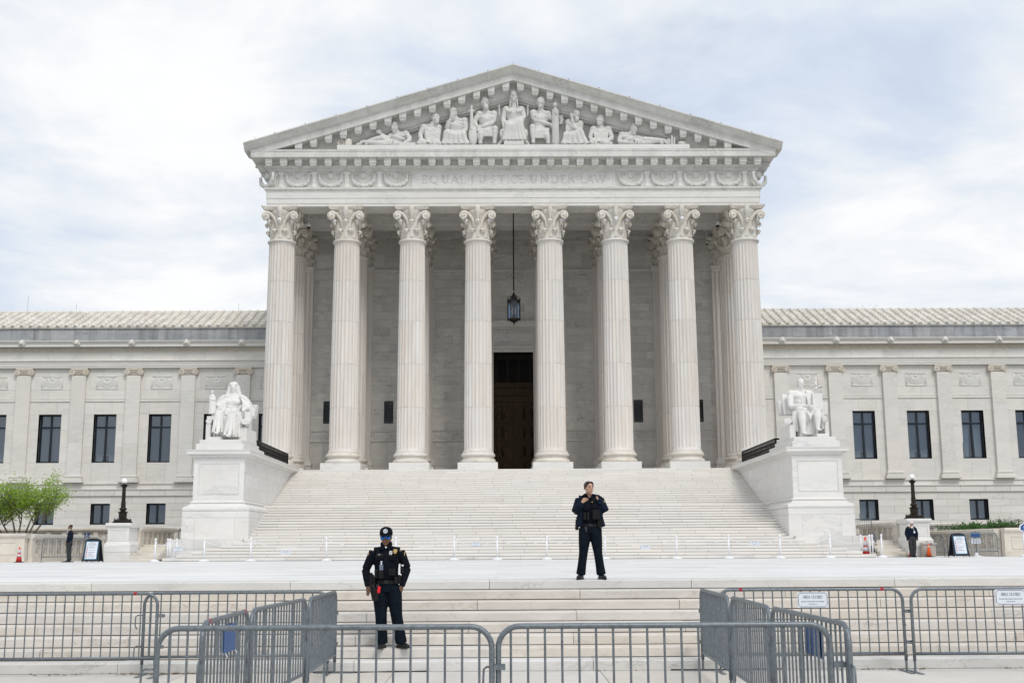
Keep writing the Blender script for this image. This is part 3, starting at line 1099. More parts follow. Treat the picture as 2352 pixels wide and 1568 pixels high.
def capital_mesh():
    m = MB()
    Z0 = 22.24 - ZT
    m.lathe([(.74, Z0), (.78, Z0 + .1), (.79, Z0 + .9), (.83, Z0 + 1.35), (.93, Z0 + 1.7), (1.02, Z0 + 1.86), (1.0, Z0 + 1.96)], 32)
    for i in range(8):
        acanthus(m, 2 * PI * i / 8 + PI / 8, Z0 + .02, .62, .27, .76, .12, .17)
    for i in range(8):
        acanthus(m, 2 * PI * i / 8, Z0 + .10, 1.17, .25, .77, .17, .20)
    for f in range(4):
        ra = f * PI / 2
        rot = Matrix.Rotation(ra, 4, 'Z')
        for s in (-1, 1):
            q = MB()
            # stalk rising from the leaves to the corner scroll (front face looks to -y)
            pts = [(s * .20, -.80, Z0 + .80), (s * .26, -.84, Z0 + 1.15), (s * .40, -.90, Z0 + 1.42), (s * .60, -.97, Z0 + 1.66), (s * .80, -1.02, Z0 + 1.76)]
            c = Vector((s * .93, -1.06, Z0 + 1.50))
            for a in range(13):
                th = PI / 2 - a * .62
                rr_ = .27 * (1 - a / 15)
                pts.append((c.x + s * rr_ * math.cos(th), c.y - .004 * a, c.z + rr_ * math.sin(th)))
            q.limb(pts, [(.045, .10)] * 3 + [(.055, .10)] * 3 + [(.05, .08)] * 12, 7, side=(0, 1, 0))
            q.lathe([(.05, -.05), (.24, -.05), (.24, .06), (.05, .06)], 14, (0, 0, 0))
            # disc turned to face front
            nd = MB().lathe([(.02, -.08), (.235, -.08), (.245, 0), (.235, .05), (.02, .05)], 14)
            nd.xf(Matrix.Translation((c.x, c.y + .05, c.z)) @ Matrix.Rotation(PI / 2, 4, 'X'))
            q2 = MB().join(nd)
            q2.limb(pts, [(.045, .10)] * 3 + [(.055, .10)] * 3 + [(.05, .08)] * 12, 7, side=(0, 1, 0))
            # inner helix near the middle of the face
            ih = [(s * .18, -.82, Z0 + .95), (s * .20, -.88, Z0 + 1.25), (s * .17, -.95, Z0 + 1.45)]
            for a in range(8):
                th = PI * .3 - a * .7
                rr_ = .11 * (1 - a / 10)
                ih.append((s * (.09 + rr_ * math.cos(th)), -.98, Z0 + 1.42 + rr_ * math.sin(th)))
            q2.limb(ih, .035, 6)
            m.join(q2, rot)
        # leaf under the abacus centre and ornament on it
        q = MB()
        q.ball((0, -1.0, Z0 + 1.14), (.16, .12, .10), 8, 6)
        q.limb([(0, -.96, Z0 + 1.2), (0, -1.02, Z0 + 1.5), (0, -1.10, Z0 + 1.72), (0, -1.14, Z0 + 2.02), (0, -1.10, Z0 + 2.19)], [(.06, .05), (.11, .07), (.17, .10), (.17, .12), (.15, .09)], 8)
        q.ball((s * .0, -1.17, Z0 + 2.0), (.07, .07, .09), 8, 6)
        m.join(q, rot)
    # abacus with hollow sides
    def ab(k, z):
        ring = []
        for f in range(4):
            for i in range(9):
                u = -1 + 2 * i / 8
                x = u * (1.20 * k)
                y = -(1.05 + .17 * u * u * u * u + .02) * k if abs(u) < 1 else -1.22 * k
                if i in (0,):
                    x, y = -1.13 * k, -1.23 * k
                if i == 8:
                    x, y = 1.13 * k, -1.23 * k
                ca, sa = math.cos(f * PI / 2), math.sin(f * PI / 2)
                ring.append((x * ca - y * sa, x * sa + y * ca, z))
        return ring
    rings = [ab(.86, Z0 + 1.93), ab(.90, Z0 + 1.96), ab(.93, Z0 + 2.04), ab(1.0, Z0 + 2.12), ab(1.0, Z0 + 2.203)]
    n = 36
    vs = [p for r in rings for p in r]
    fs = [(j * n + i, j * n + (i + 1) % n, (j + 1) * n + (i + 1) % n, (j + 1) * n + i) for j in range(len(rings) - 1) for i in range(n)]
    fs += [tuple(range(n - 1, -1, -1)), tuple((len(rings) - 1) * n + i for i in range(n))]
    m.add(vs, fs)
    me = m.mesh('capital')
    me.materials.append(MT['capital'])
    me.polygons.foreach_set('use_smooth', [True] * len(me.polygons))
    me.set_sharp_from_angle(angle=R(42))
    return me


SHAFT, BASE, CAP = shaft_mesh(), base_mesh(), capital_mesh()
PLINTH = MB().box(-1.29, 1.29, -1.29, 1.29, .002, .45).mesh('plinth')
PLINTH.materials.append(MT['pedestal'])
TIP = MB().ball((0, 0, 0), (.15, .10, .13), 9, 6).mesh('leaf_tip', True)
TIP.materials.append(MT['plastic'])
rt_ = random.Random(9)
for ri, yc in enumerate((YC, YC2)):
    for x in CXS:
        c = ob('column', SHAFT, None, B, (x, yc, ZT), (0, 0, R(7.5)), world=True)
        ob('capital', CAP, None, c, rot=(0, 0, R(-7.5)))
        ob('base', BASE, None, c)
        ob('plinth', PLINTH, None, c, rot=(0, 0, R(-7.5)))
        if ri == 0:                            # pale repaired leaf tips on some capitals
            for a, zz, rr_ in ((-PI / 2, 1.245, 1.13), (-PI / 4, 1.245, 1.13), (-3 * PI / 4, 1.245, 1.13)):
                if rt_.random() < .6:
                    aa = a - R(7.5)
                    ob('leaf_tip', TIP, None, c, (rr_ * math.cos(aa), rr_ * math.sin(aa), 22.24 - ZT + zz), (0, 0, aa + PI / 2), label='bright white repaired leaf tip')

# pilasters against the back wall
ps = MB()
ps.box(-.98, .98, YW - .24, YW + .05, 0, 22.03 - ZT)
for i in range(7):
    xx = -.98 + i * .3267
    ps.box(max(xx - .05, -.98), min(xx + .05, .98), YW - .33, YW - .238, 1.3, 21.85 - ZT)
ps.box(-.98, .98, YW - .33, YW - .238, 21.852 - ZT, 22.03 - ZT)
for zz0, zz1, d in ((0.002, .42, .36), (.422, .68, .30), (.682, .86, .18), (.862, 1.10, .24), (1.102, 1.28, .12)):
    ps.box(-.98 - d * .8, .98 + d * .8, YW - .33 - d, YW + .04, zz0, zz1)
ps.box(-1.06, 1.06, YW - .40, YW + .03, 22.032 - ZT, 22.26 - ZT)
ps.xf(Matrix.Translation((0, -YW, 0)))
PM = ps.mesh('pilaster')
PM.materials.append(MT['column'])
for x in CXS:
    c = ob('wall_pilaster', PM, None, B, (x, YW, ZT), world=True)
    ob('capital', CAP, None, c, (0, -.02, 0), scale=(1.06, .42, 1))

# ------------------------------------------------ entablature
arch = [(0, ZA), (0, 24.64), (.035, 24.643), (.035, 25.0), (.07, 25.003), (.07, 25.40), (.09, 25.42), (.10, 25.50), (.20, 25.60), (.21, 25.72), (.0, 25.725), (-1.76, 25.725), (-1.76, ZA)]
ar = P_('architrave', ring_profile(arch, HWE, YF, 92), 'cornice', auto=30)
# joints of the architrave stones: thin proud stones would hide them, so the front is laid block by block
P_('beam', MB().box(-14.8, 14.8, 80.32, 82.08, ZA, 26.0).box(-14.8, 14.8, 80.24, 80.318, 24.85, 26.0).box(-14.8, 14.8, 80.16, 80.238, 25.3, 26.0), 'portico')
P_('beam', MB().box(-14.8, 14.8, YW - .25, YW, ZA + .1, 26.0), 'portico')
P_('portico_ceiling', MB().box(-16.4, 16.4, 76.2, 92, 26.0, 26.4), 'portico')
mld = MB()
for y in (77.66, 80.1, 82.12, 83.9):
    mld.box(-14.8, 14.8, y, y + .12, 25.72, 25.99)
P_('ceiling_moulding', mld, 'portico')
fz = P_('frieze', MB().box(-HWE + .05, HWE - .05, YF + .06, 92, 25.726, 26.905), 'cornice')
bed = [(-.02, 26.88), (.02, 26.90), (.05, 26.97), (.06, 27.06), (.15, 27.10), (.16, 27.13), (.24, 27.17), (.26, 27.2), (.26, 27.25), (.16, 27.26), (.16, 27.62), (-.3, 27.62), (-.3, 26.88)]
P_('bed_moulding', ring_profile(bed, HWE, YF, 92), 'cornice', auto=30)
cor = [(.14, 27.60), (.90, 27.60), (.93, 27.575), (1.0, 27.575), (1.0, 27.92), (1.03, 27.94), (1.05, 28.04), (1.06, 28.08), (.9, 28.085), (-.6, 28.085), (-.6, 27.60)]
P_('cornice', ring_profile(cor, HWE, YF, 92), 'cornice', auto=30)
xj_ = [-17.55, -16.0, -13.93, -11.94, -9.95, -7.96, -5.97, -3.98, -1.99, 0, 1.99, 3.98, 5.97, 7.96, 9.95, 11.94, 13.93, 16.0, 17.55]
for a, b in zip(xj_, xj_[1:]):                 # corona laid in blocks
    ob('cornice_block', MB().prof_x([(YF - .8, 27.572), (YF - 1.012, 27.572), (YF - 1.012, 27.925), (YF - 1.04, 27.945), (YF - 1.06, 28.04), (YF - 1.072, 28.088), (YF - .8, 28.088)], a + .008, b - .008), 'cornice', B, world=True)
xa_ = [-16.55, -11.27, -6.85, -2.43, 2.43, 6.85, 11.27, 16.55]
for a, b in zip(xa_, xa_[1:]):                 # architrave stones meet over the columns
    ob('architrave_block', MB().prof_x([(YF + .05, ZA + .002), (YF - .012, ZA + .002), (YF - .012, 24.64), (YF - .047, 24.643), (YF - .047, 25.0), (YF - .082, 25.003), (YF - .082, 25.40), (YF - .10, 25.42), (YF + .05, 25.42)], a + .008, b - .008), 'facade', B, world=True)


def modillion_mesh():
    m = MB()
    m.frus(0, 0, 0, .06, .27, .36, .27, .36)
    m.box(-.27, .27, -.36, .36, .46, .52)
    prof = [(.34, .46), (-.34, .46), (-.335, .38), (-.30, .18), (-.24, .10), (-.20, 0), (.34, 0)]
    m2 = MB()
    a = [(-.235, y, z) if z > .05 else (-.18, y, z) for y, z in prof]
    b = [(.235, y, z) if z > .05 else (.18, y, z) for y, z in prof]
    n = len(prof)
    m2.add(a + b, [tuple(range(n)), tuple(range(2 * n - 1, n - 1, -1))] + [(i, n + i, n + (i + 1) % n, (i + 1) % n) for i in range(n)])
    me = m2.join(MB().box(-.27, .27, -.37, .34, .462, .525)).mesh('modillion')
    me.materials.append(MT['cornice'])
    return me


MOD = modillion_mesh()
for i in range(-17, 17):
    ob('modillion', MOD, None, B, ((i + .5) * .994, 75.36, 27.07), world=True)
for s in (-1, 1):
    for j in range(3):
        ob('modillion', MOD, None, B, (s * (HWE + .51), 76.5 + j * 1.0, 27.07), (0, 0, s * PI / 2), world=True)

# ------------------------------------------------ inscription and carved frieze
GL = {  # serif capitals: straight strokes (x0,y0,x1,y1,w), arcs (cx,cy,rx,ry,a0,a1,thin,thick), serifs (x,y,len)
    'E': (.56, [(.1, 0, .1, 1, .11), (.1, .97, .5, .97, .05), (.1, .5, .42, .5, .05), (.1, .03, .54, .03, .05), (.5, .97, .5, .80, .04), (.53, .03, .53, .22, .04)], [], [(.06, 0, .16), (.06, 1, .16)]),
    'Q': (.98, [(.52, .10, .88, -.22, .08)], [(.48, .5, .44, .5, 0, 360, .045, .11)], []),
    'U': (.80, [(.15, .32, .15, 1, .10), (.66, .32, .66, 1, .055)], [(.405, .33, .255, .33, 180, 360, .05, .09)], [(.15, 1, .26), (.66, 1, .22)]),
    'A': (.80, [(.06, 0, .40, 1, .055), (.40, 1, .74, 0, .11), (.17, .33, .60, .33, .045)], [], [(.06, 0, .22), (.73, 0, .26)]),
    'L': (.56, [(.12, 0, .12, 1, .11), (.12, .03, .54, .03, .05), (.54, .03, .54, .22, .04)], [], [(.12, 1, .26), (.08, 0, .16)]),
    'J': (.40, [(.20, -.08, .20, 1, .11), (.20, -.08, .02, -.24, .06)], [], [(.20, 1, .26)]),
    'S': (.54, [], [(.27, .75, .21, .24, 10, 250, .05, .10), (.26, .25, .23, .25, -170, 90, .05, .10)], []),
    'T': (.70, [(.35, 0, .35, 1, .11), (.03, .97, .67, .97, .05), (.04, .97, .04, .80, .04), (.66, .97, .66, .80, .04)], [], [(.35, 0, .24)]),
    'I': (.28, [(.14, 0, .14, 1, .11)], [], [(.14, 0, .24), (.14, 1, .24)]),
    'C': (.84, [(.80, .80, .80, .99, .04)], [(.47, .5, .43, .5, 40, 320, .045, .11)], []),
    'N': (.90, [(.12, 0, .12, 1, .055), (.12, 1, .76, 0, .11), (.76, 0, .76, 1, .055)], [], [(.12, 0, .22), (.08, 1, .16), (.76, 1, .22)]),
    'D': (.86, [(.12, 0, .12, 1, .11), (.12, .975, .40, .975, .05), (.12, .025, .40, .025, .05)], [(.38, .5, .42, .5, -90, 90, .045, .11)], [(.07, 0, .14), (.07, 1, .14)]),
    'R': (.72, [(.12, 0, .12, 1, .11), (.12, .975, .36, .975, .05), (.12, .48, .36, .48, .05), (.36, .48, .70, 0, .10)], [(.34, .727, .24, .25, -90, 90, .045, .10)], [(.12, 0, .24), (.07, 1, .14), (.70, 0, .12)]),
    'W': (1.2, [(.06, 1, .33, 0, .10), (.33, 0, .60, 1, .05), (.60, 1, .87, 0, .10), (.87, 0, 1.13, 1, .05)], [], [(.06, 1, .22), (.60, 1, .22), (1.13, 1, .2)]),
    'O': (.98, [], [(.48, .5, .44, .5, 0, 360, .045, .11)], []),
    '.': (.16, [(.0, .5, .12, .5, .12)], [], []),
}


def glyph(mb, ch, x, z, h, y0, y1, hx=None):
    """one capital as solid strokes between depths y0 and y1; returns its advance"""
    adv, st, arcs, ser = GL[ch]
    hx = hx or h

    def bar(ax, az, bx, bz, w):
        d = Vector((bx - ax, bz - az))
        if d.length < 1e-6:
            return
        n_ = Vector((-d.y, d.x)).normalized() * w / 2
        p = [(ax - n_.x, az - n_.y), (bx - n_.x, bz - n_.y), (bx + n_.x, bz + n_.y), (ax + n_.x, az + n_.y)]
        mb.extr([(x + u * hx, y0, z + v * h) for u, v in p], (0, y1 - y0, 0))
    for s_ in st:
        bar(*s_)
    for (sx, sz, l_) in ser:
        bar(sx - l_ / 2, sz + (.018 if sz < .5 else -.018), sx + l_ / 2, sz + (.018 if sz < .5 else -.018), .036)
    for (cx, cz, rx, rz, a0, a1, t0, t1) in arcs:
        n_ = max(6, int(abs(a1 - a0) / 18))
        o_, i_ = [], []
        for q in range(n_ + 1):
            a = R(a0 + (a1 - a0) * q / n_)
            t_ = t0 + (t1 - t0) * abs(math.cos(a))
            o_.append((cx + rx * math.cos(a), cz + rz * math.sin(a)))
            i_.append((cx + (rx - t_) * math.cos(a), cz + (rz - t_) * math.sin(a)))
        vs = [(x + u * hx, yy, z + v * h) for yy in (y0, y1) for lst in (o_, i_) for u, v in lst]
        k_ = n_ + 1
        fs = []
        for q in range(n_):
            fs += [(q, q + 1, k_ + q + 1, k_ + q), (2 * k_ + q, 3 * k_ + q, 3 * k_ + q + 1, 2 * k_ + q + 1), (q, 2 * k_ + q, 2 * k_ + q + 1, q + 1), (k_ + q, k_ + q + 1, 3 * k_ + q + 1, 3 * k_ + q)]
        if abs(a1 - a0) < 359:
            fs += [(0, k_, 3 * k_, 2 * k_), (n_, 2 * k_ + n_, 3 * k_ + n_, k_ + n_)]
        mb.add(vs, fs)
    return adv * hx


tabm = MB().box(-6.86, 6.88, YF - .012, YF + .055, 25.74, 26.90)
tab = P_('inscription_panel', tabm, 'facade')
lt = MB()
hgt = .56
seq = [('.', -6.48), ('E', -6.20), ('Q', -5.68), ('U', -4.86), ('A', -4.24), ('L', -3.58), ('.', -3.08), ('J', -2.92), ('U', -2.38), ('S', -1.56), ('T', -1.06), ('I', -.46), ('C', -.24), ('E', .36), ('.', .86), ('U', 1.10), ('N', 1.80), ('D', 2.52), ('E', 3.20), ('R', 3.64), ('.', 4.32), ('L', 4.50), ('A', 4.90), ('W', 5.46), ('.', 6.42)]
for ch, x in seq:
    glyph(lt, ch, x, 26.02, hgt if ch != '.' else .5, YF - .10, YF + .035, .64 if ch != '.' else .5)
cme = lt.mesh('cut')
bmc = bmesh.new()
bmc.from_mesh(cme)
bmesh.ops.recalc_face_normals(bmc, faces=bmc.faces)
bmc.to_mesh(cme)
bmc.free()
cut = bpy.data.objects.new('cut', cme)
COL.objects.link(cut)
bo = tab.modifiers.new('carve', 'BOOLEAN')
bo.operation = 'DIFFERENCE'
bo.solver = 'EXACT'
bo.use_self = True
bo.object = cut
dg = bpy.context.evaluated_depsgraph_get()
me2 = bpy.data.meshes.new_from_object(tab.evaluated_get(dg))
tab.modifiers.clear()
tab.data = me2
bpy.data.objects.remove(cut)
# raised frame round the inscription
fr = MB()
for a, b, c, d in ((-6.86, 6.88, 26.80, 26.90), (-6.86, 6.88, 25.74, 25.83), (-6.86, -6.72, 25.83, 26.80), (6.74, 6.88, 25.83, 26.80)):
    fr.box(a, b, YF - .045, YF - .0125, c, d)
P_('panel_frame', fr, 'facade')


def urn_mesh():
    m = MB()
    m.lathe([(.24, 0), (.26, .04), (.26, .10), (.20, .14), (.17, .24), (.155, .38), (.19, .44), (.18, .50), (.15, .55), (.16, .70), (.17, .85), (.20, .95), (.30, 1.02), (.32, 1.08), (.27, 1.13)], 14, sy=.55)
    for s in (-1, 1):
        m.limb([(s * .26, -.06, 1.02), (s * .36, -.07, .88), (s * .40, -.05, .68), (s * .42, -.05, .40), (s * .50, -.03, .06)], [(.07, .05), (.08, .05), (.05, .03), (.055, .03), (.06, .03)], 6)
    me = m.mesh('carved_urn', True)
    me.materials.append(MT['relief'])
    return me


def swag_mesh():
    m = MB()
    rs = random.Random(21)
    for q in range(120):
        a = PI + PI * rs.random()
        band = .34 + .20 * rs.random()
        x = .86 * math.cos(a) * (.62 + band * .7)
        z = .88 + .78 * math.sin(a) * (.52 + band)
        if z < .06:
            z = .08
        r = rs.uniform(.06, .105)
        m.ball((max(-.74, min(.74, x)), -.06, z), (r, .10, r * .9), 7, 5)
    for rr_ in (.74,):
        m.limb([(rr_ * math.cos(PI + PI * i / 12), -.0, .86 + .66 * rr_ / .74 * math.sin(PI + PI * i / 12)) for i in range(13)], [(.05, .08)] * 13, 6, side=(0, 1, 0))
    m.ball((0, -.0, .86), (.22, .10, .22), 12, 6)
    for q in range(8):
        m.ball((.15 * math.cos(q * PI / 4), -.08, .86 + .15 * math.sin(q * PI / 4)), (.07, .05, .07), 6, 4)
    for s in (-1, 1):
        pts = [(s * (.45 + .15 * math.cos(a * .7) * (1 - a / 10)), -.02, .92 + .13 * math.sin(a * .7) * (1 - a / 10)) for a in range(8)]
        m.limb(pts, .035, 5)
    me = m.mesh('carved_garland', True)
    me.materials.append(MT['relief'])
    return me


URN, SWAG = urn_mesh(), swag_mesh()
for s in (-1, 1):
    for i in range(4):
        ob('carved_urn', URN, None, B, (s * (9.045 + 2.207 * i), YF + .04, 25.74), world=True)
        ob('carved_garland', SWAG, None, B, (s * (7.93 + 2.207 * i), YF + .05, 25.74), world=True)
    ob('carved_garland', SWAG, None, B, (s * 16.62, YF + .07, 25.74), (0, 0, s * PI / 4), world=True)

# ------------------------------------------------ pediment
APX, SL = 33.90, .306
TX = 17.97


def rake(profile, mat, name, xin=0.0, xout=TX, caps=True):
    """sweep a (y, dz) profile along both slopes, mitred at the ridge"""
    m = MB()
    n = len(profile)
    xs = [-xout, 0, xout]
    vs = []
    for x in xs:
        for y, dz in profile:
            vs.append((x, y, APX - SL * abs(x) + dz))
    fs = []
    for s in range(2):
        for i in range(n):
            j = (i + 1) % n
            fs.append((s * n + i, s * n + j, (s + 1) * n + j, (s + 1) * n + i))
    fs += [tuple(range(n)), tuple(range(3 * n - 1, 2 * n - 1, -1))]
    m.add(vs, fs)
    return P_(name, m, mat, auto=25)


XB = [0, 1.7, 3.73, 5.76, 7.79, 9.82, 11.85, 13.88, 15.91, TX]


def rake_blocks(profile, mat, name, xout):
    for s in (-1, 1):
        for a, b in zip(XB, XB[1:]):
            b = min(b, xout)
            m = MB()
            u0, u1 = s * (a + (.008 if a else .001)), s * (b - .008)
            n = len(profile)
            vs = [(x, y, APX - SL * abs(x) + dz) for x in (u0, u1) for y, dz in profile]
            m.add(vs, [tuple(range(n)), tuple(range(2 * n - 1, n - 1, -1))] + [(i, (i + 1) % n, n + (i + 1) % n, n + i) for i in range(n)])
            ob(name, m, mat, B, world=True)


rake_blocks([(74.288, .004), (74.288, -.072), (74.39, -.104), (74.458, -.186), (74.588, -.296), (74.708, -.377), (74.79, -.427), (74.79, -.448), (75.0, -.448), (75.0, .004)], 'cornice', 'sima_block', TX)
rake_blocks([(74.838, -.452), (74.838, -.932), (74.88, -.934), (75.0, -.89), (75.0, -.452)], 'cornice', 'fascia_block', 17.55)
rake([(74.30, 0), (74.30, -.07), (74.40, -.10), (74.47, -.18), (74.60, -.29), (74.72, -.37), (74.80, -.42), (74.80, -.45), (76.2, -.45), (76.2, 0)], 'cornice', 'raking_sima', xout=TX)
rake([(74.85, -.451), (74.85, -.93), (74.90, -.935), (74.90, -.90), (76.5, -.90), (76.5, -.451)], 'cornice', 'raking_fascia', xout=17.55)
rake([(75.62, -.901), (75.62, -1.58), (75.68, -1.60), (75.72, -1.68), (75.86, -1.78), (75.9, -1.90), (76.02, -1.93), (76.05, -2.02), (76.6, -2.02), (76.6, -.901)], 'cornice', 'raking_bed_moulding', xout=16.4)
for i in range(-17, 17):
    x = (i + .5) * .994
    z = APX - SL * abs(x) - .90 - .525
    if z < 28.02:
        continue
    sh = MOD if False else None
    key = 'modr' if x > 0 else 'modl'
    if key not in MT:
        me = MOD.copy()
        s = 1 if x > 0 else -1
        for v in me.vertices:
            if v.co.z > .44:
                v.co.z -= SL * v.co.x * s
        MT[key] = me
    ob('raking_modillion', MT[key], None, B, (x, 75.27, z), world=True)
ty = 76.35
P_('tympanum', MB().add([(-16.5, ty, 28.0), (16.5, ty, 28.0), (0, ty, APX - 1.2), (-16.5, ty + .4, 28.0), (16.5, ty + .4, 28.0), (0, ty + .4, APX - 1.2)], [(0, 1, 2), (5, 4, 3), (0, 3, 4, 1), (1, 4, 5, 2), (2, 5, 3, 0)]), 'facade')
P_('pediment_ledge', MB().box(-11.84, 11.84, 75.0, 76.3, 28.087, 28.45), 'pedestal')
rf = MB()
for s in (-1, 1):
    a = [(0, 75.9, APX - .06), (s * 17.6, 75.9, APX - SL * 17.6 - .06), (s * 17.6, 75.9, APX - SL * 17.6 - .4), (0, 75.9, APX - .5)]
    rf.extr(a, (0, 24, 0))
P_('portico_roof', rf, 'tile')
for s in (-1, 1):                              # eaves gutter along the side with lion masks
    P_('eaves_gutter', MB().extr([(s * 17.55, 76.2, 28.08), (s * 17.97, 76.2, 28.40), (s * 17.97, 76.2, 28.47), (s * 17.2, 76.2, 28.47), (s * 17.2, 76.2, 28.08)], (0, 16, 0)), 'cornice')
    for j in range(3):
        m = MB()
        c = (s * 17.78, 76.6 + j * 2.0, 28.2)
        m.ball(c, (.2, .2, .22), 10, 8)
        for q in range(9):
            a = q * 2 * PI / 9
            m.ball((c[0] - s * .05, c[1] + .2 * math.cos(a), c[2] + .22 * math.sin(a)), .09, 6, 5)
        m.ball((c[0] + s * .17, c[1], c[2] - .06), (.1, .1, .1), 8, 6)
        P_('lion_mask', m, 'capital', smooth=True)
for i in range(8):                             # small lightning rod clips along the rake
    for s in (-1, 1):
        x = s * (1.7 + i * 2.03)
        P_('rod_clip', MB().box(x - .03, x + .03, 74.32, 74.40, APX - SL * abs(x) - .01, APX - SL * abs(x) + .07), 'iron')
for x in (-17.4, 17.4, 0):
    P_('lightning_rod', MB().limb([(x, 75.2, APX - SL * abs(x) - .1), (x, 75.2, APX - SL * abs(x) + .55)], .012, 5), 'steel')
# ================================================================== wings of the building (parts of the same building)
YWG = 90.0
WX0, WX1 = 15.9, 45.6
PILX = [20.87 + 4.225 * i for i in range(6)]
WINX = [18.75 + 4.225 * i for i in range(7)]
rgw = random.Random(17)


def zy(z, Y):
    """height that a level measured on the wall plane has on a plane standing forward of it"""
    return 1.8 + (z - 1.8) * Y / YWG


def window(parent_mat, xc, hw, z0, z1, transom, style, s):
    """style: 'blind' full blinds, 'half' raised blind, 'curtain' blind and curtain"""
    y = YWG + .36
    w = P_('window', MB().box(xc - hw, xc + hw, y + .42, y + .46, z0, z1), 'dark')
    f = MB()
    t = .12
    f.box(xc - hw, xc - hw + t, y, y + .12, z0, z1).box(xc + hw - t, xc + hw, y, y + .12, z0, z1)
    f.box(xc - hw + t, xc + hw - t, y, y + .12, z1 - t, z1).box(xc - hw + t, xc + hw - t, y, y + .12, z0, z0 + t)
    f.box(xc - .07, xc + .07, y - .01, y + .11, z0 + t, z1 - t)
    if transom:
        f.box(xc - hw + t, xc - .071, y - .005, y + .115, transom - .08, transom + .08).box(xc + .071, xc + hw - t, y - .005, y + .115, transom - .06, transom + .06)
    ob('frame', f, 'frame', w, world=True)
    zs = [(z0 + t, z1 - t)] if not transom else [(z0 + t, transom - .06), (transom + .06, z1 - t)]
    for (xa, xb) in ((xc - hw + t, xc - .045), (xc + .045, xc + hw - t)):
        for za, zb in zs:
            ob('pane', MB().add([(xa, y + .06, za), (xb, y + .06, za), (xb, y + .06, zb), (xa, y + .06, zb)], [(0, 1, 2, 3)]), 'pane', w, world=True)
    low = z0 + .1 if style == 'blind' else (z0 + (z1 - z0) * (.17 if style == 'curtain' else .68))
    b = MB()
    for (xa, xb) in ((xc - hw + t + .02, xc - .05), (xc + .05, xc + hw - t - .02)):
        z = z1 - t - .03
        while z > low:
            b.add([(xa, y + .155, z), (xb, y + .155, z), (xb, y + .19, z - .045), (xa, y + .19, z - .045)], [(0, 1, 2, 3)])
            z -= .062
        b.box(xa, xa + .03, y + .14, y + .15, low, z1 - t).box(xa, xb, y + .14, y + .18, low - .05, low)
    ob('blind', b, 'blind', w, world=True)
    if style != 'blind' or rgw.random() < .5:
        c = MB()
        for sd in (-1, 1):
            n = 9
            for i in range(n):
                x0_ = xc + sd * (hw - t - .03 - i * .055)
                d = .02 * (i % 2)
                xb_ = xc + sd * (hw - t - .03 - (i + 1) * .055)
                zt = z1 - t
                kx = (i / n) * .18 * -sd
                c.add([(x0_ - kx * .2, y + .24 + d, z0 + .1), (xb_ - kx * .2, y + .26 - d, z0 + .1), (xb_ + kx, y + .26 - d, zt), (x0_ + kx, y + .24 + d, zt)], [(0, 1, 2, 3)])
        ob('curtain', c, 'curtain', w, world=True)
    return w


def relief_mesh():
    m = MB()
    m.box(-.82, .82, -.05, .02, .95, 1.0).box(-.82, .82, -.05, .02, 0, .05).box(-.82, -.77, -.05, .02, .05, .95).box(.77, .82, -.05, .02, .05, .95)
    for r in (.30, .40, .50, .58):             # hanging garland in the shape of a fan
        m.limb([(r * 1.2 * math.cos(PI + PI * i / 14), 0, .78 + r * 1.08 * math.sin(PI + PI * i / 14)) for i in range(15)], [(.045, .045)] * 15, 5, side=(0, 1, 0))
    for i in range(9):
        a = PI + PI * (i + .5) / 9
        m.limb([(.3 * 1.2 * math.cos(a), -.01, .78 + .3 * math.sin(a)), (.62 * 1.2 * math.cos(a) * .95, -.015, .78 + .6 * math.sin(a))], .018, 4)
    m.ball((0, 0, .80), (.13, .06, .13), 10, 6)
    for s in (-1, 1):
        m.limb([(s * (.45 + .13 * math.cos(a * .8) * (1 - a / 9)), -.0, .80 + .11 * math.sin(a * .8) * (1 - a / 9)) for a in range(8)], .03, 5)
        m.limb([(s * (.62 + .1 * math.cos(a * .8 + 1) * (1 - a / 9)), -.0, .2 + .1 * math.sin(a * .8 + 1) * (1 - a / 9)) for a in range(8)], .025, 5)
        m.limb([(s * .70, 0, .85), (s * .66, -.01, .5), (s * .70, 0, .2)], .022, 5)
    me = m.mesh('relief_panel', True)
    me.materials.append(MT['relief'])
    return me


def ionic_mesh():
    m = MB()
    W, D = .50, .42
    m.box(-.62, .62, -D, .02, .40, .55).box(-.50, .50, -D + .05, .02, .08, .18)
    m.box(-.50, .50, -D + .03, .02, .18, .40)
    for s in (-1, 1):
        c = (s * W, 0, .225)
        m.join(MB().lathe([(.02, -.06), (.225, -.06), (.235, .03), (.2, .38), (.2, .44)], 18).xf(Matrix.Translation((c[0], -D + .02, c[2])) @ Matrix.Rotation(-PI / 2, 4, 'X')))
        pts = []
        for a in range(26):
            th = PI / 2 - s * a * .42
            r = .215 * (1 - a / 30)
            pts.append((c[0] + r * math.cos(th), -D - .05, c[2] + r * math.sin(th)))
        m.limb(pts, .026, 5)
        m.ball((c[0], -D - .05, c[2]), .05, 6, 5)
    m.limb([(-.48, -D - .03, .43), (-.2, -D - .03, .41), (.2, -D - .03, .41), (.48, -D - .03, .43)], .03, 5)
    for i in range(5):
        m.limb([(-.20 + i * .10, -D + .0, .36), (-.20 + i * .10, -D - .02, .27), (-.20 + i * .10, -D, .2)], [.03, .04, .02], 6)
    me = m.mesh('capital_ionic', False)
    me.materials.append(MT['warmtrim'])
    return me


REL, ION = relief_mesh(), ionic_mesh()


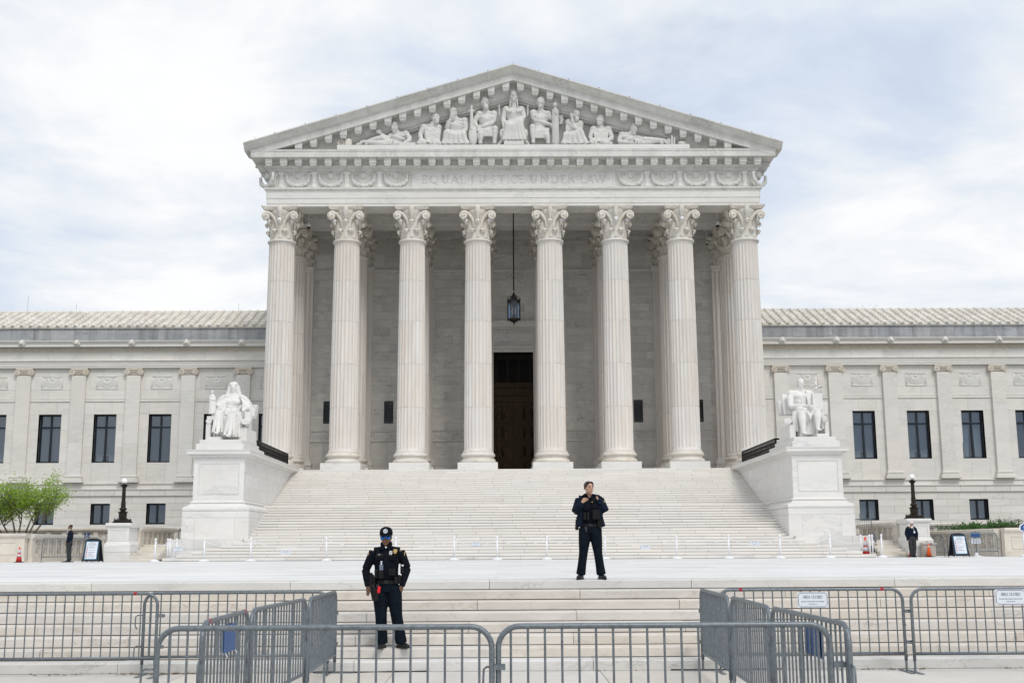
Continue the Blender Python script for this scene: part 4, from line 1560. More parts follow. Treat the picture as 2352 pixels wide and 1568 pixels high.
def lion_mesh():
    m = MB()
    m.ball((0, 0, 0), (.17, .14, .18), 10, 8)
    for q in range(10):
        a = q * 2 * PI / 10
        m.ball((.19 * math.cos(a), .05, .20 * math.sin(a)), .085, 6, 5)
    m.ball((0, -.14, -.05), (.09, .09, .08), 8, 6)
    m.ball((-.07, -.12, .06), .03, 5, 4).ball((.07, -.12, .06), .03, 5, 4)
    me = m.mesh('lion_mask', True)
    me.materials.append(MT['wing'])
    return me


LION = lion_mesh()
styles_l = ['blind', 'blind', 'blind', 'curtain', 'blind', 'curtain', 'blind']
styles_r = ['curtain', 'curtain', 'curtain', 'curtain', 'half', 'blind', 'blind']
low_l = ['blind'] * 7
low_r = ['half', 'half', 'half', 'curtain', 'curtain', 'half', 'blind']
tile_count = 0
for s in (-1, 1):
    X = lambda a, b: (s * a, s * b) if s > 0 else (s * b, s * a)
    xa, xb = X(WX0, WX1)
    ups = [(s * x - .87, s * x + .87, 8.40, 12.12) for x in WINX]
    los = [(s * x - .73, s * x + .73, 3.72, 5.30) for x in WINX]
    # wall body with real openings
    body = MB()
    yf, yb = YWG + .03, YWG + .34
    body.box(xa, xb, yf, yb, 0, 3.72).box(xa, xb, yf, yb, 5.30, 8.40).box(xa, xb, yf, yb, 12.12, 17.8)
    for ops in (ups, los):
        e = xa
        for o_ in sorted(ops) + [(xb, xb, 0, 0)]:
            body.box(e, o_[0], yf, yb, ops[0][2], ops[0][3])
            e = o_[1]
    body.box(xa, xb, YWG + .9, YWG + 12, 0, 17.8)
    for o_ in ups + los:                       # reveals
        a, b, c, d = o_
        body.box(a - .05, a, YWG + .0, YWG + .9, c, d).box(b, b + .05, YWG + .0, YWG + .9, c, d).box(a, b, YWG + .002, YWG + .36, c - .05, c).box(a, b, YWG + .002, YWG + .36, d, d + .05)
    ww = P_('wing_wall', body, 'wing')
    key = lambda r: abs((r[0] + r[1]) / 2) + .4 * abs((r[2] + r[3]) / 2 - 5)
    # rusticated lower storey
    zs = [0.9] + courses(1.3, 3.72, 4)[0:] + courses(3.72, 5.30, 3)[1:] + [5.86]
    lay(ashlar(xa, xb, zs, 1.62, los, .03), 'wing', ww, YWG, .06, 75, key)
    lay(ashlar(xa, xb, [5.864, 6.385], 1.9, [], .0), 'wing', ww, YWG - .12, .2, 12, key, .01)
    lay(ashlar(xa, xb, [6.39, 6.72], 2.3, [], .0), 'wing', ww, YWG - .06, .2, 8, key, .006)
    P_('string_course', MB().prof_x([(YWG + .1, 6.725), (YWG - .10, 6.725), (YWG - .14, 6.76), (YWG - .14, 6.82), (YWG - .02, 6.85), (YWG + .1, 6.85)], xa, xb), 'wing')
    P_('string_course', MB().prof_x([(YWG + .1, 6.30), (YWG - .19, 6.33), (YWG - .19, 6.384), (YWG + .1, 6.388)], xa, xb), 'wing')
    # upper storey stones between pilasters
    bays = []
    zsu = [6.86] + [8.40, 9.6, 10.9, 12.12, 13.08]
    lay(ashlar(xa, xb, zsu, 4.225 / 3, ups, .0), 'wing', ww, YWG, .06, 40, key, .005)
    lay(ashlar(xa, xb, [13.31, 14.02, 15.10, 15.69], 4.225 / 2, [], .0), 'wing', ww, YWG, .06, 10, key, .005)
    P_('string_course', MB().prof_x([(YWG + .05, 13.085), (YWG - .05, 13.085), (YWG - .07, 13.12), (YWG - .03, 13.15), (YWG - .03, 13.27), (YWG - .05, 13.31), (YWG + .05, 13.31)], xa, xb), 'wing')
    for i, x in enumerate(PILX):
        c = P_('wing_pilaster', MB().box(s * x - .535, s * x + .535, YWG - .24, YWG + .02, 7.42, 15.12), 'wing')
        for za, zb in ((7.43, 9.9), (9.905, 12.6), (12.605, 15.115)):
            stone('stone', 'wing', c, s * x - .541, s * x + .541, YWG - .246, YWG, za + .004, zb - .004)
        bm = MB()
        for z0_, z1_, d in ((6.86, 7.06, .22), (7.062, 7.20, .17), (7.202, 7.27, .08), (7.272, 7.38, .12), (7.382, 7.43, .05)):
            bm.box(s * x - .54 - d, s * x + .54 + d, YWG - .245 - d, YWG + .01, z0_, z1_)
        ob('base', bm, 'wing', c, world=True, bevel=.02)
        ob('capital', ION, None, c, (s * x, YWG + .16, 15.12), world=True, scale=(1.05, 1, 1.05))
    for i, x in enumerate(WINX):
        ob('relief_panel', REL, None, B, (s * x, YWG - .004, 14.06), world=True, scale=(1, .6, 1))
        window('wing', s * x, .87, 8.40, 12.12, 11.13, (styles_l if s < 0 else styles_r)[i], s)
        window('wing', s * x, .73, 3.72, 5.30, None, (low_l if s < 0 else low_r)[i], s)
    # entablature of the wing
    y = YWG - .28
    pr = [(YWG + .3, 15.69), (y, 15.69), (y, 15.84), (y - .03, 15.845), (y - .03, 16.02), (y - .06, 16.025), (y - .06, 16.16), (y - .14, 16.22), (y - .14, 16.27), (y, 16.28), (YWG + .3, 16.28)]
    P_('wing_architrave', MB().prof_x(pr, xa, xb), 'wing', auto=30)
    fr_ = P_('wing_frieze', MB().box(xa, xb, y + .04, YWG + .3, 16.281, 17.0), 'wing')
    lay(ashlar(xa, xb, [16.285, 16.93], 2.4, [], .05), 'wing', fr_, y, .1, 0, key, .005)
    P_('bed_moulding', MB().prof_x([(YWG + .3, 16.93), (y - .02, 16.93), (y - .08, 17.0), (y - .10, 17.03), (y - .10, 17.32), (YWG + .3, 17.32)], xa, xb), 'warmtrim')
    dn = MB()
    n_ = int((xb - xa) / .147)
    for i in range(n_):
        x = xa + .04 + i * .147
        dn.box(x, x + .095, y - .20, y - .099, 17.06, 17.24)
    P_('dentil', dn, 'warmtrim', kind='stuff')
    P_('wing_cornice', MB().prof_x([(YWG + .4, 17.26), (y - .22, 17.26), (y - .24, 17.30), (y - .46, 17.31), (y - .46, 17.285), (y - .50, 17.285), (y - .50, 17.46), (y - .52, 17.48), (y - .54, 17.54), (y - .60, 17.60), (y - .66, 17.68), (y - .66, 17.73), (YWG + .4, 17.74)], xa, xb), 'wing', auto=30)
    for i in range(7):
        x = 21.05 + i * 4.225 - .1
        if x < WX1:
            ob('lion_mask', LION, None, B, (s * x, y - .62, 17.55), world=True)
    pp = P_('parapet', MB().box(xa, xb, y - .36, YWG + .4, 17.74, 18.62), 'parapet')
    lay(ashlar(xa, xb, [17.88, 18.60], 3.1, [], .2), 'parapet', pp, y - .40, .1, 0, key, .006)
    P_('parapet_coping', MB().box(xa, xb, y - .44, YWG + .4, 18.62, 18.72).box(xa, xb, y - .46, y - .36, 17.742, 17.87), 'parapet')
    # tiled roof: stepped pan tiles and rows of ridged cover tiles
    nrow, pit = 7, math.atan(.46)
    ey, ez = y - .52, 18.76
    rl = .715
    cp, sp = math.cos(pit), math.sin(pit)
    pan = MB()
    for r in range(nrow):
        d0 = r * rl
        y0_, z0_ = ey + d0 * cp, ez + d0 * sp
        y1_, z1_ = ey + (d0 + rl + .05) * cp, ez + (d0 + rl + .05) * sp
        nx_ = int((xb - xa) / .69)
        for i in range(nx_ + 1):
            a = xa + i * .69
            b = min(a + .685, xb)
            if b > a + .1:
                pan.add([(a, y0_, z0_ + .10), (b, y0_, z0_ + .10), (b, y1_, z1_ + .015), (a, y1_, z1_ + .015), (a, y0_ + .03, z0_ - .05), (b, y0_ + .03, z0_ - .05)], [(0, 1, 2, 3), (4, 5, 1, 0)])
    roof = P_('roof', MB().add([(xa, ey + .05, ez - .06), (xb, ey + .05, ez - .06), (xb, ey + nrow * rl * cp, ez + nrow * rl * sp - .06), (xa, ey + nrow * rl * cp, ez + nrow * rl * sp - .06), (xa, ey + 12, ez + 1.5), (xb, ey + 12, ez + 1.5)], [(0, 1, 2, 3), (3, 2, 5, 4)]), 'joint')
    ob('pan_tile', pan, 'tile', roof, world=True, kind='stuff')
    key_t = 'cover_tile_mesh'
    if key_t not in MT:
        m = MB()
        hw_, hh = .135, .13
        prf = [(-hw_, -.02), (-hw_ * .95, hh * .45), (-hw_ * .5, hh), (hw_ * .5, hh), (hw_ * .95, hh * .45), (hw_, -.02)]
        a = [(u, 0, v + .055) for u, v in prf]
        b = [(u * .88, rl + .06, v + .01) for u, v in prf]
        n = 6
        m.add(a + b, [tuple(range(n - 1, -1, -1)), tuple(range(n, 2 * n))] + [(i, i + 1, n + i + 1, n + i) for i in range(n - 1)])
        me = m.mesh('cover_tile')
        me.materials.append(MT['tile'])
        MT[key_t] = me
    rest = MB()
    for r in range(nrow):
        nx_ = int((xb - xa) / .69) + 1
        for i in range(nx_):
            x = xa + i * .69 + .02
            xx = x if s < 0 else x
            d0 = r * rl
            loc = (xx, ey - .03 + d0 * cp, ez + d0 * sp + .045)
            if r < 4 and abs(xx) < 41:
                ob('roof_tile', MT[key_t], None, roof, loc, (pit, 0, 0), world=True)
            else:
                mt_ = Matrix.Translation(loc) @ Matrix.Rotation(pit, 4, 'X')
                rest.add([tuple(mt_ @ v.co) for v in MT[key_t].vertices], [tuple(p.vertices) for p in MT[key_t].polygons])
    ob('roof_tile', rest, 'tile', roof, world=True, kind='stuff')
    P_('ridge_cap', MB().limb([(xa, ey + nrow * rl * cp, ez + nrow * rl * sp + .02), (xb, ey + nrow * rl * cp, ez + nrow * rl * sp + .02)], .12, 8), 'tile')
for x, z, yy in ((-40.0, 22.6, 95), (-36.0, 21.9, 95), (-22.6, 21.9, 95), (29.2, 21.6, 95), (30.3, 21.6, 95)):
    P_('roof_mast', MB().limb([(x, yy, 18.9), (x, yy, z)], .010, 5), 'steel')
# ================================================================== pediment sculpture (parts of the building)


def v3(p, y):
    return Vector((p[0], y if len(p) < 3 else p[1], p[-1]))


def head(mb, c, s, turn=0.0, tilt=0.0, beard=False, hair=True, helmet=False, side=0.0):
    """a head with brow, nose, chin, ears; front faces -y, turn > 0 looks towards +x"""
    q = MB()
    q.ball((0, 0, .01), (.078, .098, .115), 14, 10)
    q.ball((0, -.025, -.055), (.058, .072, .07), 12, 8)
    q.limb([(0, -.088, .035), (0, -.118, -.012)], [(.012, .012), (.020, .018)], 6)
    q.limb([(-.05, -.078, .045), (0, -.092, .05), (.05, -.078, .045)], .017, 6)
    q.ball((0, -.085, -.052), (.026, .018, .012), 8, 5)
    q.ball((0, -.072, -.098), (.03, .025, .022), 8, 5)
    for e in (-1, 1):
        q.ball((e * .078, .005, 0), (.014, .025, .034), 6, 5)
        q.ball((e * .05, -.058, -.02), (.025, .02, .022), 6, 5)
    if hair:
        q.ball((0, .014, .045), (.088, .104, .098), 12, 8)
        rh = random.Random(4)
        for i in range(26):
            a, t = rh.uniform(0, 2 * PI), rh.uniform(.1, 1.4)
            x, y, z = .086 * math.sin(t) * math.cos(a), .012 + .1 * math.sin(t) * math.sin(a), .045 + .1 * math.cos(t)
            if y > -.075 or z > .09:
                q.ball((x, y, z), .020, 5, 4)
    if helmet:
        q.lathe([(.098, -.02), (.1, .05), (.085, .11), (.05, .145), (.01, .155)], 14, (0, .01, 0), sy=1.2)
    if beard:
        q.ball((0, -.068, -.105), (.055, .05, .06), 9, 7)
    m_ = Matrix.Translation(c) @ Matrix.Rotation(turn, 4, 'Z') @ Matrix.Rotation(tilt, 4, 'X') @ Matrix.Rotation(side, 4, 'Y') @ Matrix.Scale(s, 4)
    mb.join(q, m_)


def hand(mb, w, h, s, spread=.5):
    """palm and five fingers from wrist w towards h"""
    w, h = Vector(w), Vector(h)
    d = (h - w)
    if d.length < 1e-4:
        d = Vector((0, -1, 0))
    d.normalize()
    sd_ = d.cross(Vector((0, 1, .3)))
    sd_.normalize()
    palm = w + d * .05 * s
    mb.limb([w, palm, w + d * .095 * s], [(.028 * s, .024 * s), (.044 * s, .020 * s), (.042 * s, .016 * s)], 8, side=sd_)
    for i, L in enumerate((.062, .075, .070, .055)):
        b = w + d * .09 * s + sd_ * (i - 1.5) * .022 * s
        mb.limb([b, b + d * L * .55 * s + Vector((0, -.006 * s, 0)), b + d * L * s + Vector((0, .012 * s, -.01 * s))], [.0115 * s, .0105 * s, .008 * s], 6)
    b = w + d * .03 * s - sd_ * .036 * s
    mb.limb([b, b + d * .035 * s - sd_ * .022 * s, b + d * .068 * s - sd_ * .026 * s], [.014 * s, .012 * s, .009 * s], 6)


def fig(J, s, y0=75.72, turn=0.0, tilt=0.0, drape=None, chestbare=True, beard=False, hair=True, helmet=False, ykn=75.22, folds=7, hem=None, rec=False, rng=random.Random(8)):
    m = MB()
    s0 = s
    s = s * 1.54
    hd = v3(J['head'], y0 - .22)
    ch, pe = v3(J['chest'], y0 - .02), v3(J['pel'], y0 + .05)
    sl, sr = v3(J['sL'], y0 - .02), v3(J['sR'], y0 - .02)
    head(m, hd, s0 * 1.46, turn, tilt, beard, hair, helmet)
    nb = (sl + sr) / 2 + Vector((0, 0, .02 * s))
    m.limb([nb - Vector((0, 0, .06 * s)), nb.lerp(hd, .5), hd - Vector((0, 0, .05 * s))], [.075 * s, .058 * s, .055 * s], 10)
    m.limb([pe - Vector((0, 0, .05 * s)), pe.lerp(ch, .45), ch, ch.lerp(nb, .7)], [(.165 * s, .13 * s), (.145 * s, .105 * s), (.175 * s, .125 * s), (.13 * s, .085 * s)], 14)
    m.limb([sl, nb, sr], [.072 * s, .082 * s, .072 * s], 10)
    sh = (sr - sl).normalized()
    for e in (-1, 1):
        bq = 1.0 if not chestbare else .72
        m.ball(ch + sh * e * .07 * s + Vector((0, -.082 * s, .03 * s)), (.078 * s, .045 * s * bq, .058 * s * bq), 10, 7)
    for S_, E_, H_, sp in (('sL', 'eL', 'hL', sl), ('sR', 'eR', 'hR', sr)):
        el, hn = v3(J[E_], y0 - .14), v3(J[H_], y0 - .40)
        m.ball(sp, .083 * s, 10, 7)
        m.limb([sp, sp.lerp(el, .45), el], [.070 * s, .068 * s, .050 * s], 10)
        m.limb([el, el.lerp(hn, .35), hn], [.052 * s, .054 * s, .032 * s], 10)
        dd = hn - el
        hand(m, hn, hn + dd, s0 * 1.3)
    kl, kr = v3(J['kL'], ykn), v3(J['kR'], ykn)
    fl = v3(J['fL'], ykn - .02) if 'fL' in J else None
    fr = v3(J['fR'], ykn - .02) if 'fR' in J else None
    lg = s * (.74 if drape is not None else .9)
    for k_, f_, e in ((kl, fl, -1), (kr, fr, 1)):
        hp = pe + Vector((e * .085 * s, -.05, -.02 * s))
        m.limb([hp, hp.lerp(k_, .5), k_], [.105 * lg, .098 * lg, .072 * lg], 12)
        m.ball(k_, .075 * lg, 10, 7)
        if f_ is not None:
            an = f_ + Vector((0, .02, .07 * s))
            m.limb([k_, k_.lerp(an, .3), an], [.066 * lg, .070 * lg, .042 * lg], 10)
            if rec:
                m.limb([an, f_ + (f_ - k_).normalized() * .08 * s], [.045 * s, .03 * s], 8)
            else:
                m.limb([an + Vector((0, .03, -.03 * s)), f_ + Vector((0, -.10, .035 * s)), f_ + Vector((0, -.20, .02 * s))], [(.040 * s, .04 * s), (.045 * s, .03 * s), (.035 * s, .02 * s)], 8)
    if not rec:                                 # seat and ground mass behind the figure
        lo_ = min(kl.x, kr.x, pe.x) - .05 * s
        hi_ = max(kl.x, kr.x, pe.x) + .05 * s
        if pe.z - 28.45 > .4:
            m.box(lo_ + .12, hi_ - .12, y0 - .02, 76.3, 28.46, pe.z - .08 * s)
    m.limb([pe + Vector((0, .35, 0)), ch + Vector((0, .35, 0)), (sl + sr) / 2 + Vector((0, .3, 0))], [(.20 * s, .3), (.22 * s, .3), (.17 * s, .25)], 10)
    if drape is not None:                       # cloth over lap and legs with hanging folds
        top = drape.get('top', .0)
        a, b = hem
        ha, hb = Vector((a[0], ykn - .03, a[1])), Vector((b[0], ykn - .03, b[1]))
        for q in range(folds):
            t = q / (folds - 1)
            kk = kl.lerp(kr, t)
            if 0 < q < folds - 1:
                kk += Vector((0, -.02, -.05 * s * math.sin(PI * t)))
            hh = ha.lerp(hb, t)
            pp = pe + Vector(((t - .5) * .3 * s, -.06, .04 * s))
            r = (.078 if q % 2 == 0 else .05) * s
            hh = hh + Vector((0, -.05 * (q % 2 == 0), 0))
            m.limb([pp, pp.lerp(kk, .6) + Vector((0, 0, .02 * s)), kk + Vector((0, -.01, .01)), kk.lerp(hh, .5) + Vector((rng.uniform(-.03, .03), .02, 0)), hh], [r, r * 1.15, r * 1.1, r * .85, r * .8], 8)
    return m


FJ = {
    'f1': dict(head=(-8.03, 29.81), sL=(-8.26, 29.31), sR=(-7.28, 29.45), eL=(-8.53, 29.09), hL=(-8.92, 29.32), eR=(-6.95, 29.02), hR=(-7.40, 28.68), pel=(-7.98, 28.78), kL=(-8.88, 29.02), fL=(-9.72, 28.62), kR=(-8.95, 28.62), fR=(-10.15, 28.55), chest=(-7.78, 29.15)),
    'f2': dict(head=(-5.28, 30.45), sL=(-6.08, 29.92), sR=(-5.10, 29.90), eL=(-6.32, 29.36), hL=(-6.20, 28.90), eR=(-5.05, 29.30), hR=(-5.52, 28.98), pel=(-5.65, 28.79), kL=(-6.24, 28.62), kR=(-5.05, 28.65), chest=(-5.60, 29.60)),
    'f3': dict(head=(-4.07, 30.82), sL=(-4.32, 30.25), sR=(-3.30, 30.38), eL=(-4.51, 29.79), hL=(-4.27, 30.36), eR=(-3.18, 29.70), hR=(-3.50, 29.42), pel=(-3.91, 29.36), kL=(-4.48, 29.30), kR=(-3.42, 29.15), fL=(-4.55, 28.54), fR=(-3.28, 28.53), chest=(-3.83, 30.0)),
    'f4': dict(head=(-1.94, 31.56), sL=(-2.30, 30.83), sR=(-1.32, 30.84), eL=(-2.66, 30.27), hL=(-2.45, 29.80), eR=(-1.36, 30.21), hR=(-2.10, 29.85), pel=(-1.85, 29.64), kL=(-2.20, 29.25), kR=(-1.25, 29.64), fR=(-1.28, 28.53), fL=(-2.23, 28.50), chest=(-1.80, 30.45)),
    'f5': dict(head=(0.04, 32.02), sL=(-0.46, 31.15), sR=(0.54, 31.15), eL=(-0.68, 30.52), hL=(-0.62, 29.75), eR=(0.75, 30.52), hR=(0.0, 30.25), pel=(0.05, 30.02), kL=(-0.32, 29.80), kR=(0.40, 30.05), fL=(-0.28, 28.80), fR=(0.34, 28.80), chest=(0.05, 30.90)),
    'f6': dict(head=(1.89, 31.55), sL=(1.38, 30.92), sR=(2.38, 30.83), eL=(1.42, 30.38), hL=(2.45, 30.0), eR=(2.58, 30.44), hR=(2.72, 30.55), pel=(1.82, 29.55), kL=(1.30, 29.75), kR=(2.25, 29.15), fL=(1.33, 28.56), fR=(2.34, 28.52), chest=(1.85, 30.5)),
    'f7': dict(head=(4.27, 30.71), sL=(3.75, 30.25), sR=(4.54, 30.14), eL=(4.07, 29.81), hL=(3.97, 30.40), eR=(4.54, 29.61), hR=(4.12, 29.76), pel=(4.06, 29.28), kL=(3.58, 29.08), kR=(4.50, 29.41), fL=(3.55, 28.55), fR=(4.75, 28.55), chest=(4.10, 29.95)),
    'f8': dict(head=(5.91, 30.30), sL=(5.45, 29.75), sR=(6.45, 29.75), eL=(5.18, 29.08), hL=(5.38, 28.80), eR=(6.69, 29.07), hR=(6.24, 28.76), pel=(5.85, 28.74), kL=(5.34, 28.64), kR=(6.35, 28.64), chest=(5.95, 29.45)),
    'f9': dict(head=(8.16, 29.66), sL=(7.38, 29.35), sR=(8.15, 29.17), eL=(7.12, 28.81), hL=(7.75, 28.68), eR=(8.96, 28.97), hR=(9.45, 28.90), pel=(8.09, 28.66), kL=(8.89, 28.86), fL=(10.15, 28.58), kR=(8.69, 28.60), fR=(9.83, 28.54), chest=(7.80, 29.0)),
}


def ped_part(name, mb, vox, label, sm=1):
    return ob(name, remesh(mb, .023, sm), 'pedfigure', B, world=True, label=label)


m = fig(FJ['f1'], 2.0, turn=-.5, tilt=.35, rec=True)
for q in range(6):
    m.limb([(-8.1 - q * .12, 75.3, 28.95), (-8.2 - q * .16, 75.15, 28.75), (-8.3 - q * .2, 75.12, 28.5)], .07, 7)
m.box(-7.6, -6.6, 75.2, 75.9, 28.45, 28.70)
ped_part('pediment_figure', m, .036, 'reclining carved youth near the left end of the pediment')
m = fig(FJ['f2'], 2.05, turn=.9, drape={}, hem=((-6.45, 28.52), (-4.85, 28.52)), folds=6)
for q in range(7):
    m.limb([(-6.0 + q * .14, 75.55, 29.85 - .02 * q), (-5.9 + q * .15, 75.38, 29.4), (-5.85 + q * .14, 75.35, 28.9)], .085, 7)
ped_part('pediment_figure', m, .036, 'seated carved man turning his head towards the centre')
m = fig(FJ['f3'], 2.1, turn=-.3, tilt=.3, drape={}, hem=((-4.72, 28.5), (-3.08, 28.5)), folds=9, beard=True)
ped_part('pediment_figure', m, .036, 'brooding carved man, chin on hand, robe over his lap')
m = fig(FJ['f4'], 2.15, turn=.5, hair=True, helmet=False, beard=True)
for q in range(9):                              # tunic skirt
    x = -2.25 + q * .11
    m.limb([(x + .1, 75.5, 29.75), (x, 75.2, 29.55), (x - .02, 75.22, 29.1)], .09, 7)
m.limb([(-2.83, 75.3, 31.35), (-2.83, 75.3, 31.0)], [.07, .09], 8).limb([(-3.06, 75.3, 30.95), (-2.58, 75.3, 30.95)], .06, 7).limb([(-2.83, 75.3, 30.95), (-2.82, 75.3, 29.6)], [.11, .13], 8)
m.ball((-2.72, 75.35, 29.2), (.33, .16, .72), 14, 10)
ped_part('pediment_figure', m, .036, 'carved guardian with sheathed sword, shield and bare knees')
m = fig(FJ['f5'], 2.2, drape={}, hem=((-.62, 28.78), (.72, 28.78)), folds=11, chestbare=False)
for q in range(7):                              # crown
    a = PI + PI * q / 6
    m.limb([(.04 + .21 * math.cos(a), 75.5 + .2 * math.sin(a), 32.22), (.04 + .24 * math.cos(a), 75.5 + .24 * math.sin(a), 32.46)], [.05, .025], 6)
for e in (-1, 1):
    m.limb([(.04 + e * .22, 75.5, 32.1), (.04 + e * .24, 75.45, 31.6), (.04 + e * .27, 75.4, 31.25)], [.06, .055, .04], 7)
    m.limb([(.04 + e * .55, 75.55, 31.15), (.04 + e * .45, 75.36, 30.95), (.04 + e * .15, 75.3, 30.9)], .10, 8)
m.box(-.66, .70, 74.98, 75.6, 28.43, 28.72)
for e in (-1, 1):
    m.limb([(.02 + e * .98, 75.6, 31.5), (.02 + e * .96, 75.6, 30.7)], .05, 6)
    m.limb([(.02 + e * .62, 75.6, 29.9), (.02 + e * .80, 75.5, 29.3), (.02 + e * .78, 75.5, 28.9), (.02 + e * 1.1, 75.5, 28.5)], [.14, .16, .14, .12], 8)
    m.ball((.02 + e * .82, 75.4, 29.35), (.16, .14, .34), 10, 8)
ped_part('pediment_figure', m, .036, 'crowned carved woman enthroned at the centre of the pediment')
m = fig(FJ['f6'], 2.15, turn=-.45, helmet=True)
for q in range(9):
    x = 1.42 + q * .115
    m.limb([(x + .03, 75.5, 29.75), (x, 75.22, 29.5), (x + .02, 75.24, 28.98)], .09, 7)
ped_part('pediment_figure', m, .036, 'helmeted carved guardian holding a bundle of rods')
m = MB().lathe([(.19, 0), (.215, .1), (.2, .14), (.215, .2), (.215, 1.2), (.23, 1.25), (.23, 1.4), (.215, 1.42), (.21, 2.5), (.17, 2.55), (.10, 2.58)], 16, (2.84, 75.3, 28.5))
for q in range(12):
    a = PI + PI * q / 11
    m.limb([(2.84 + .21 * math.cos(a), 75.3 + .21 * math.sin(a), 28.6), (2.84 + .205 * math.cos(a), 75.3 + .205 * math.sin(a), 31.0)], .03, 5)
m.limb([(2.84, 75.3, 31.0), (2.84, 75.3, 31.45)], [.08, .12], 8).ball((2.84, 75.25, 31.35), (.16, .13, .17), 9, 7)
m.prof_y([(3.05, 30.7), (3.2, 30.5), (3.2, 30.35), (3.05, 30.2), (3.32, 30.15), (3.42, 30.5), (3.34, 30.85)], 75.7, 75.9).box(2.84, 3.3, 75.75, 75.85, 30.42, 30.52)
ob('carved_rod_bundle', m, 'pedfigure', B, world=True, auto=40)
m = fig(FJ['f7'], 2.0, turn=.35, tilt=.2, drape={}, hem=((3.35, 28.5), (4.95, 28.5)), folds=9, beard=True)
for q in range(4):
    m.limb([(3.7 + q * .1, 75.55, 30.3), (3.6 + q * .1, 75.5, 29.8), (3.65 + q * .1, 75.5, 29.2)], .09, 7)
ped_part('pediment_figure', m, .036, 'robed carved elder resting his chin on his hand')
m = fig(FJ['f8'], 2.05, turn=-.9, drape={}, hem=((5.15, 28.52), (6.65, 28.52)), folds=6)
for q in range(7):
    m.limb([(5.5 + q * .14, 75.55, 29.7), (5.5 + q * .14, 75.38, 29.3), (5.55 + q * .12, 75.36, 28.85)], .085, 7)
m.box(5.4, 6.2, 75.1, 75.45, 28.76, 28.84)
ped_part('pediment_figure', m, .036, 'seated carved man with a tablet across his knees')
m = fig(FJ['f9'], 2.0, turn=.5, tilt=.35, rec=True)
for q in range(6):
    m.limb([(8.1 + q * .12, 75.3, 28.9), (8.3 + q * .14, 75.15, 28.75), (8.2 + q * .2, 75.12, 28.5)], .07, 7)
ped_part('pediment_figure', m, .036, 'reclining carved youth reading a scroll near the right end')
# carved objects in the corners of the pediment
m = MB().lathe([(.24, 0), (.26, .1), (.25, .35), (.22, .45), (.10, .52), (.03, .56)], 14, (-11.14, 75.4, 28.5))
m.limb([(-11.14, 75.4, 29.0), (-11.14, 75.4, 29.28)], .03, 5).limb([(-11.24, 75.4, 29.18), (-11.04, 75.4, 29.18)], .028, 5)
wv = MB().lathe([(.14, -.04), (.23, -.04), (.23, .04), (.14, .04), (.14, -.04)], 14)
m.join(wv, Matrix.Translation((-11.62, 75.35, 28.72)) @ Matrix.Rotation(PI / 2, 4, 'X'))
for q in range(8):
    a = q * PI / 4
    m.limb([(-11.62, 75.35, 28.72), (-11.62 + .28 * math.cos(a), 75.35, 28.72 + .28 * math.sin(a))], .025, 5)
ob('carved_crown', m, 'capital', B, world=True)
m = MB()
for q in range(6):
    m.ball((-10.5 + .08 * q, 75.4, 28.6 - .015 * q), (.12, .12, .15), 7, 5)
ob('carved_fruit', m, 'capital', B, world=True, smooth=True)
m = MB().ball((10.55, 75.5, 28.75), (.32, .2, .32), 10, 8).box(10.65, 10.75, 75.2, 75.6, 28.45, 29.15).box(10.8, 10.92, 75.25, 75.55, 28.45, 29.05)
m.ball((11.35, 75.35, 28.62), (.28, .16, .17), 10, 8)
m.limb([(11.5, 75.35, 28.6), (11.68, 75.35, 28.75), (11.72, 75.35, 28.62), (11.6, 75.35, 28.55)], .035, 6)
ob('carved_jug', m, 'pedfigure', B, world=True, auto=50)

# ================================================================== the two seated statues
def throne(m, P, posts, backs):
    for (x0, x1, z0, z1, y0, y1) in posts:
        m.box(x0, x1, y0, y1, z0, z1)
    return m


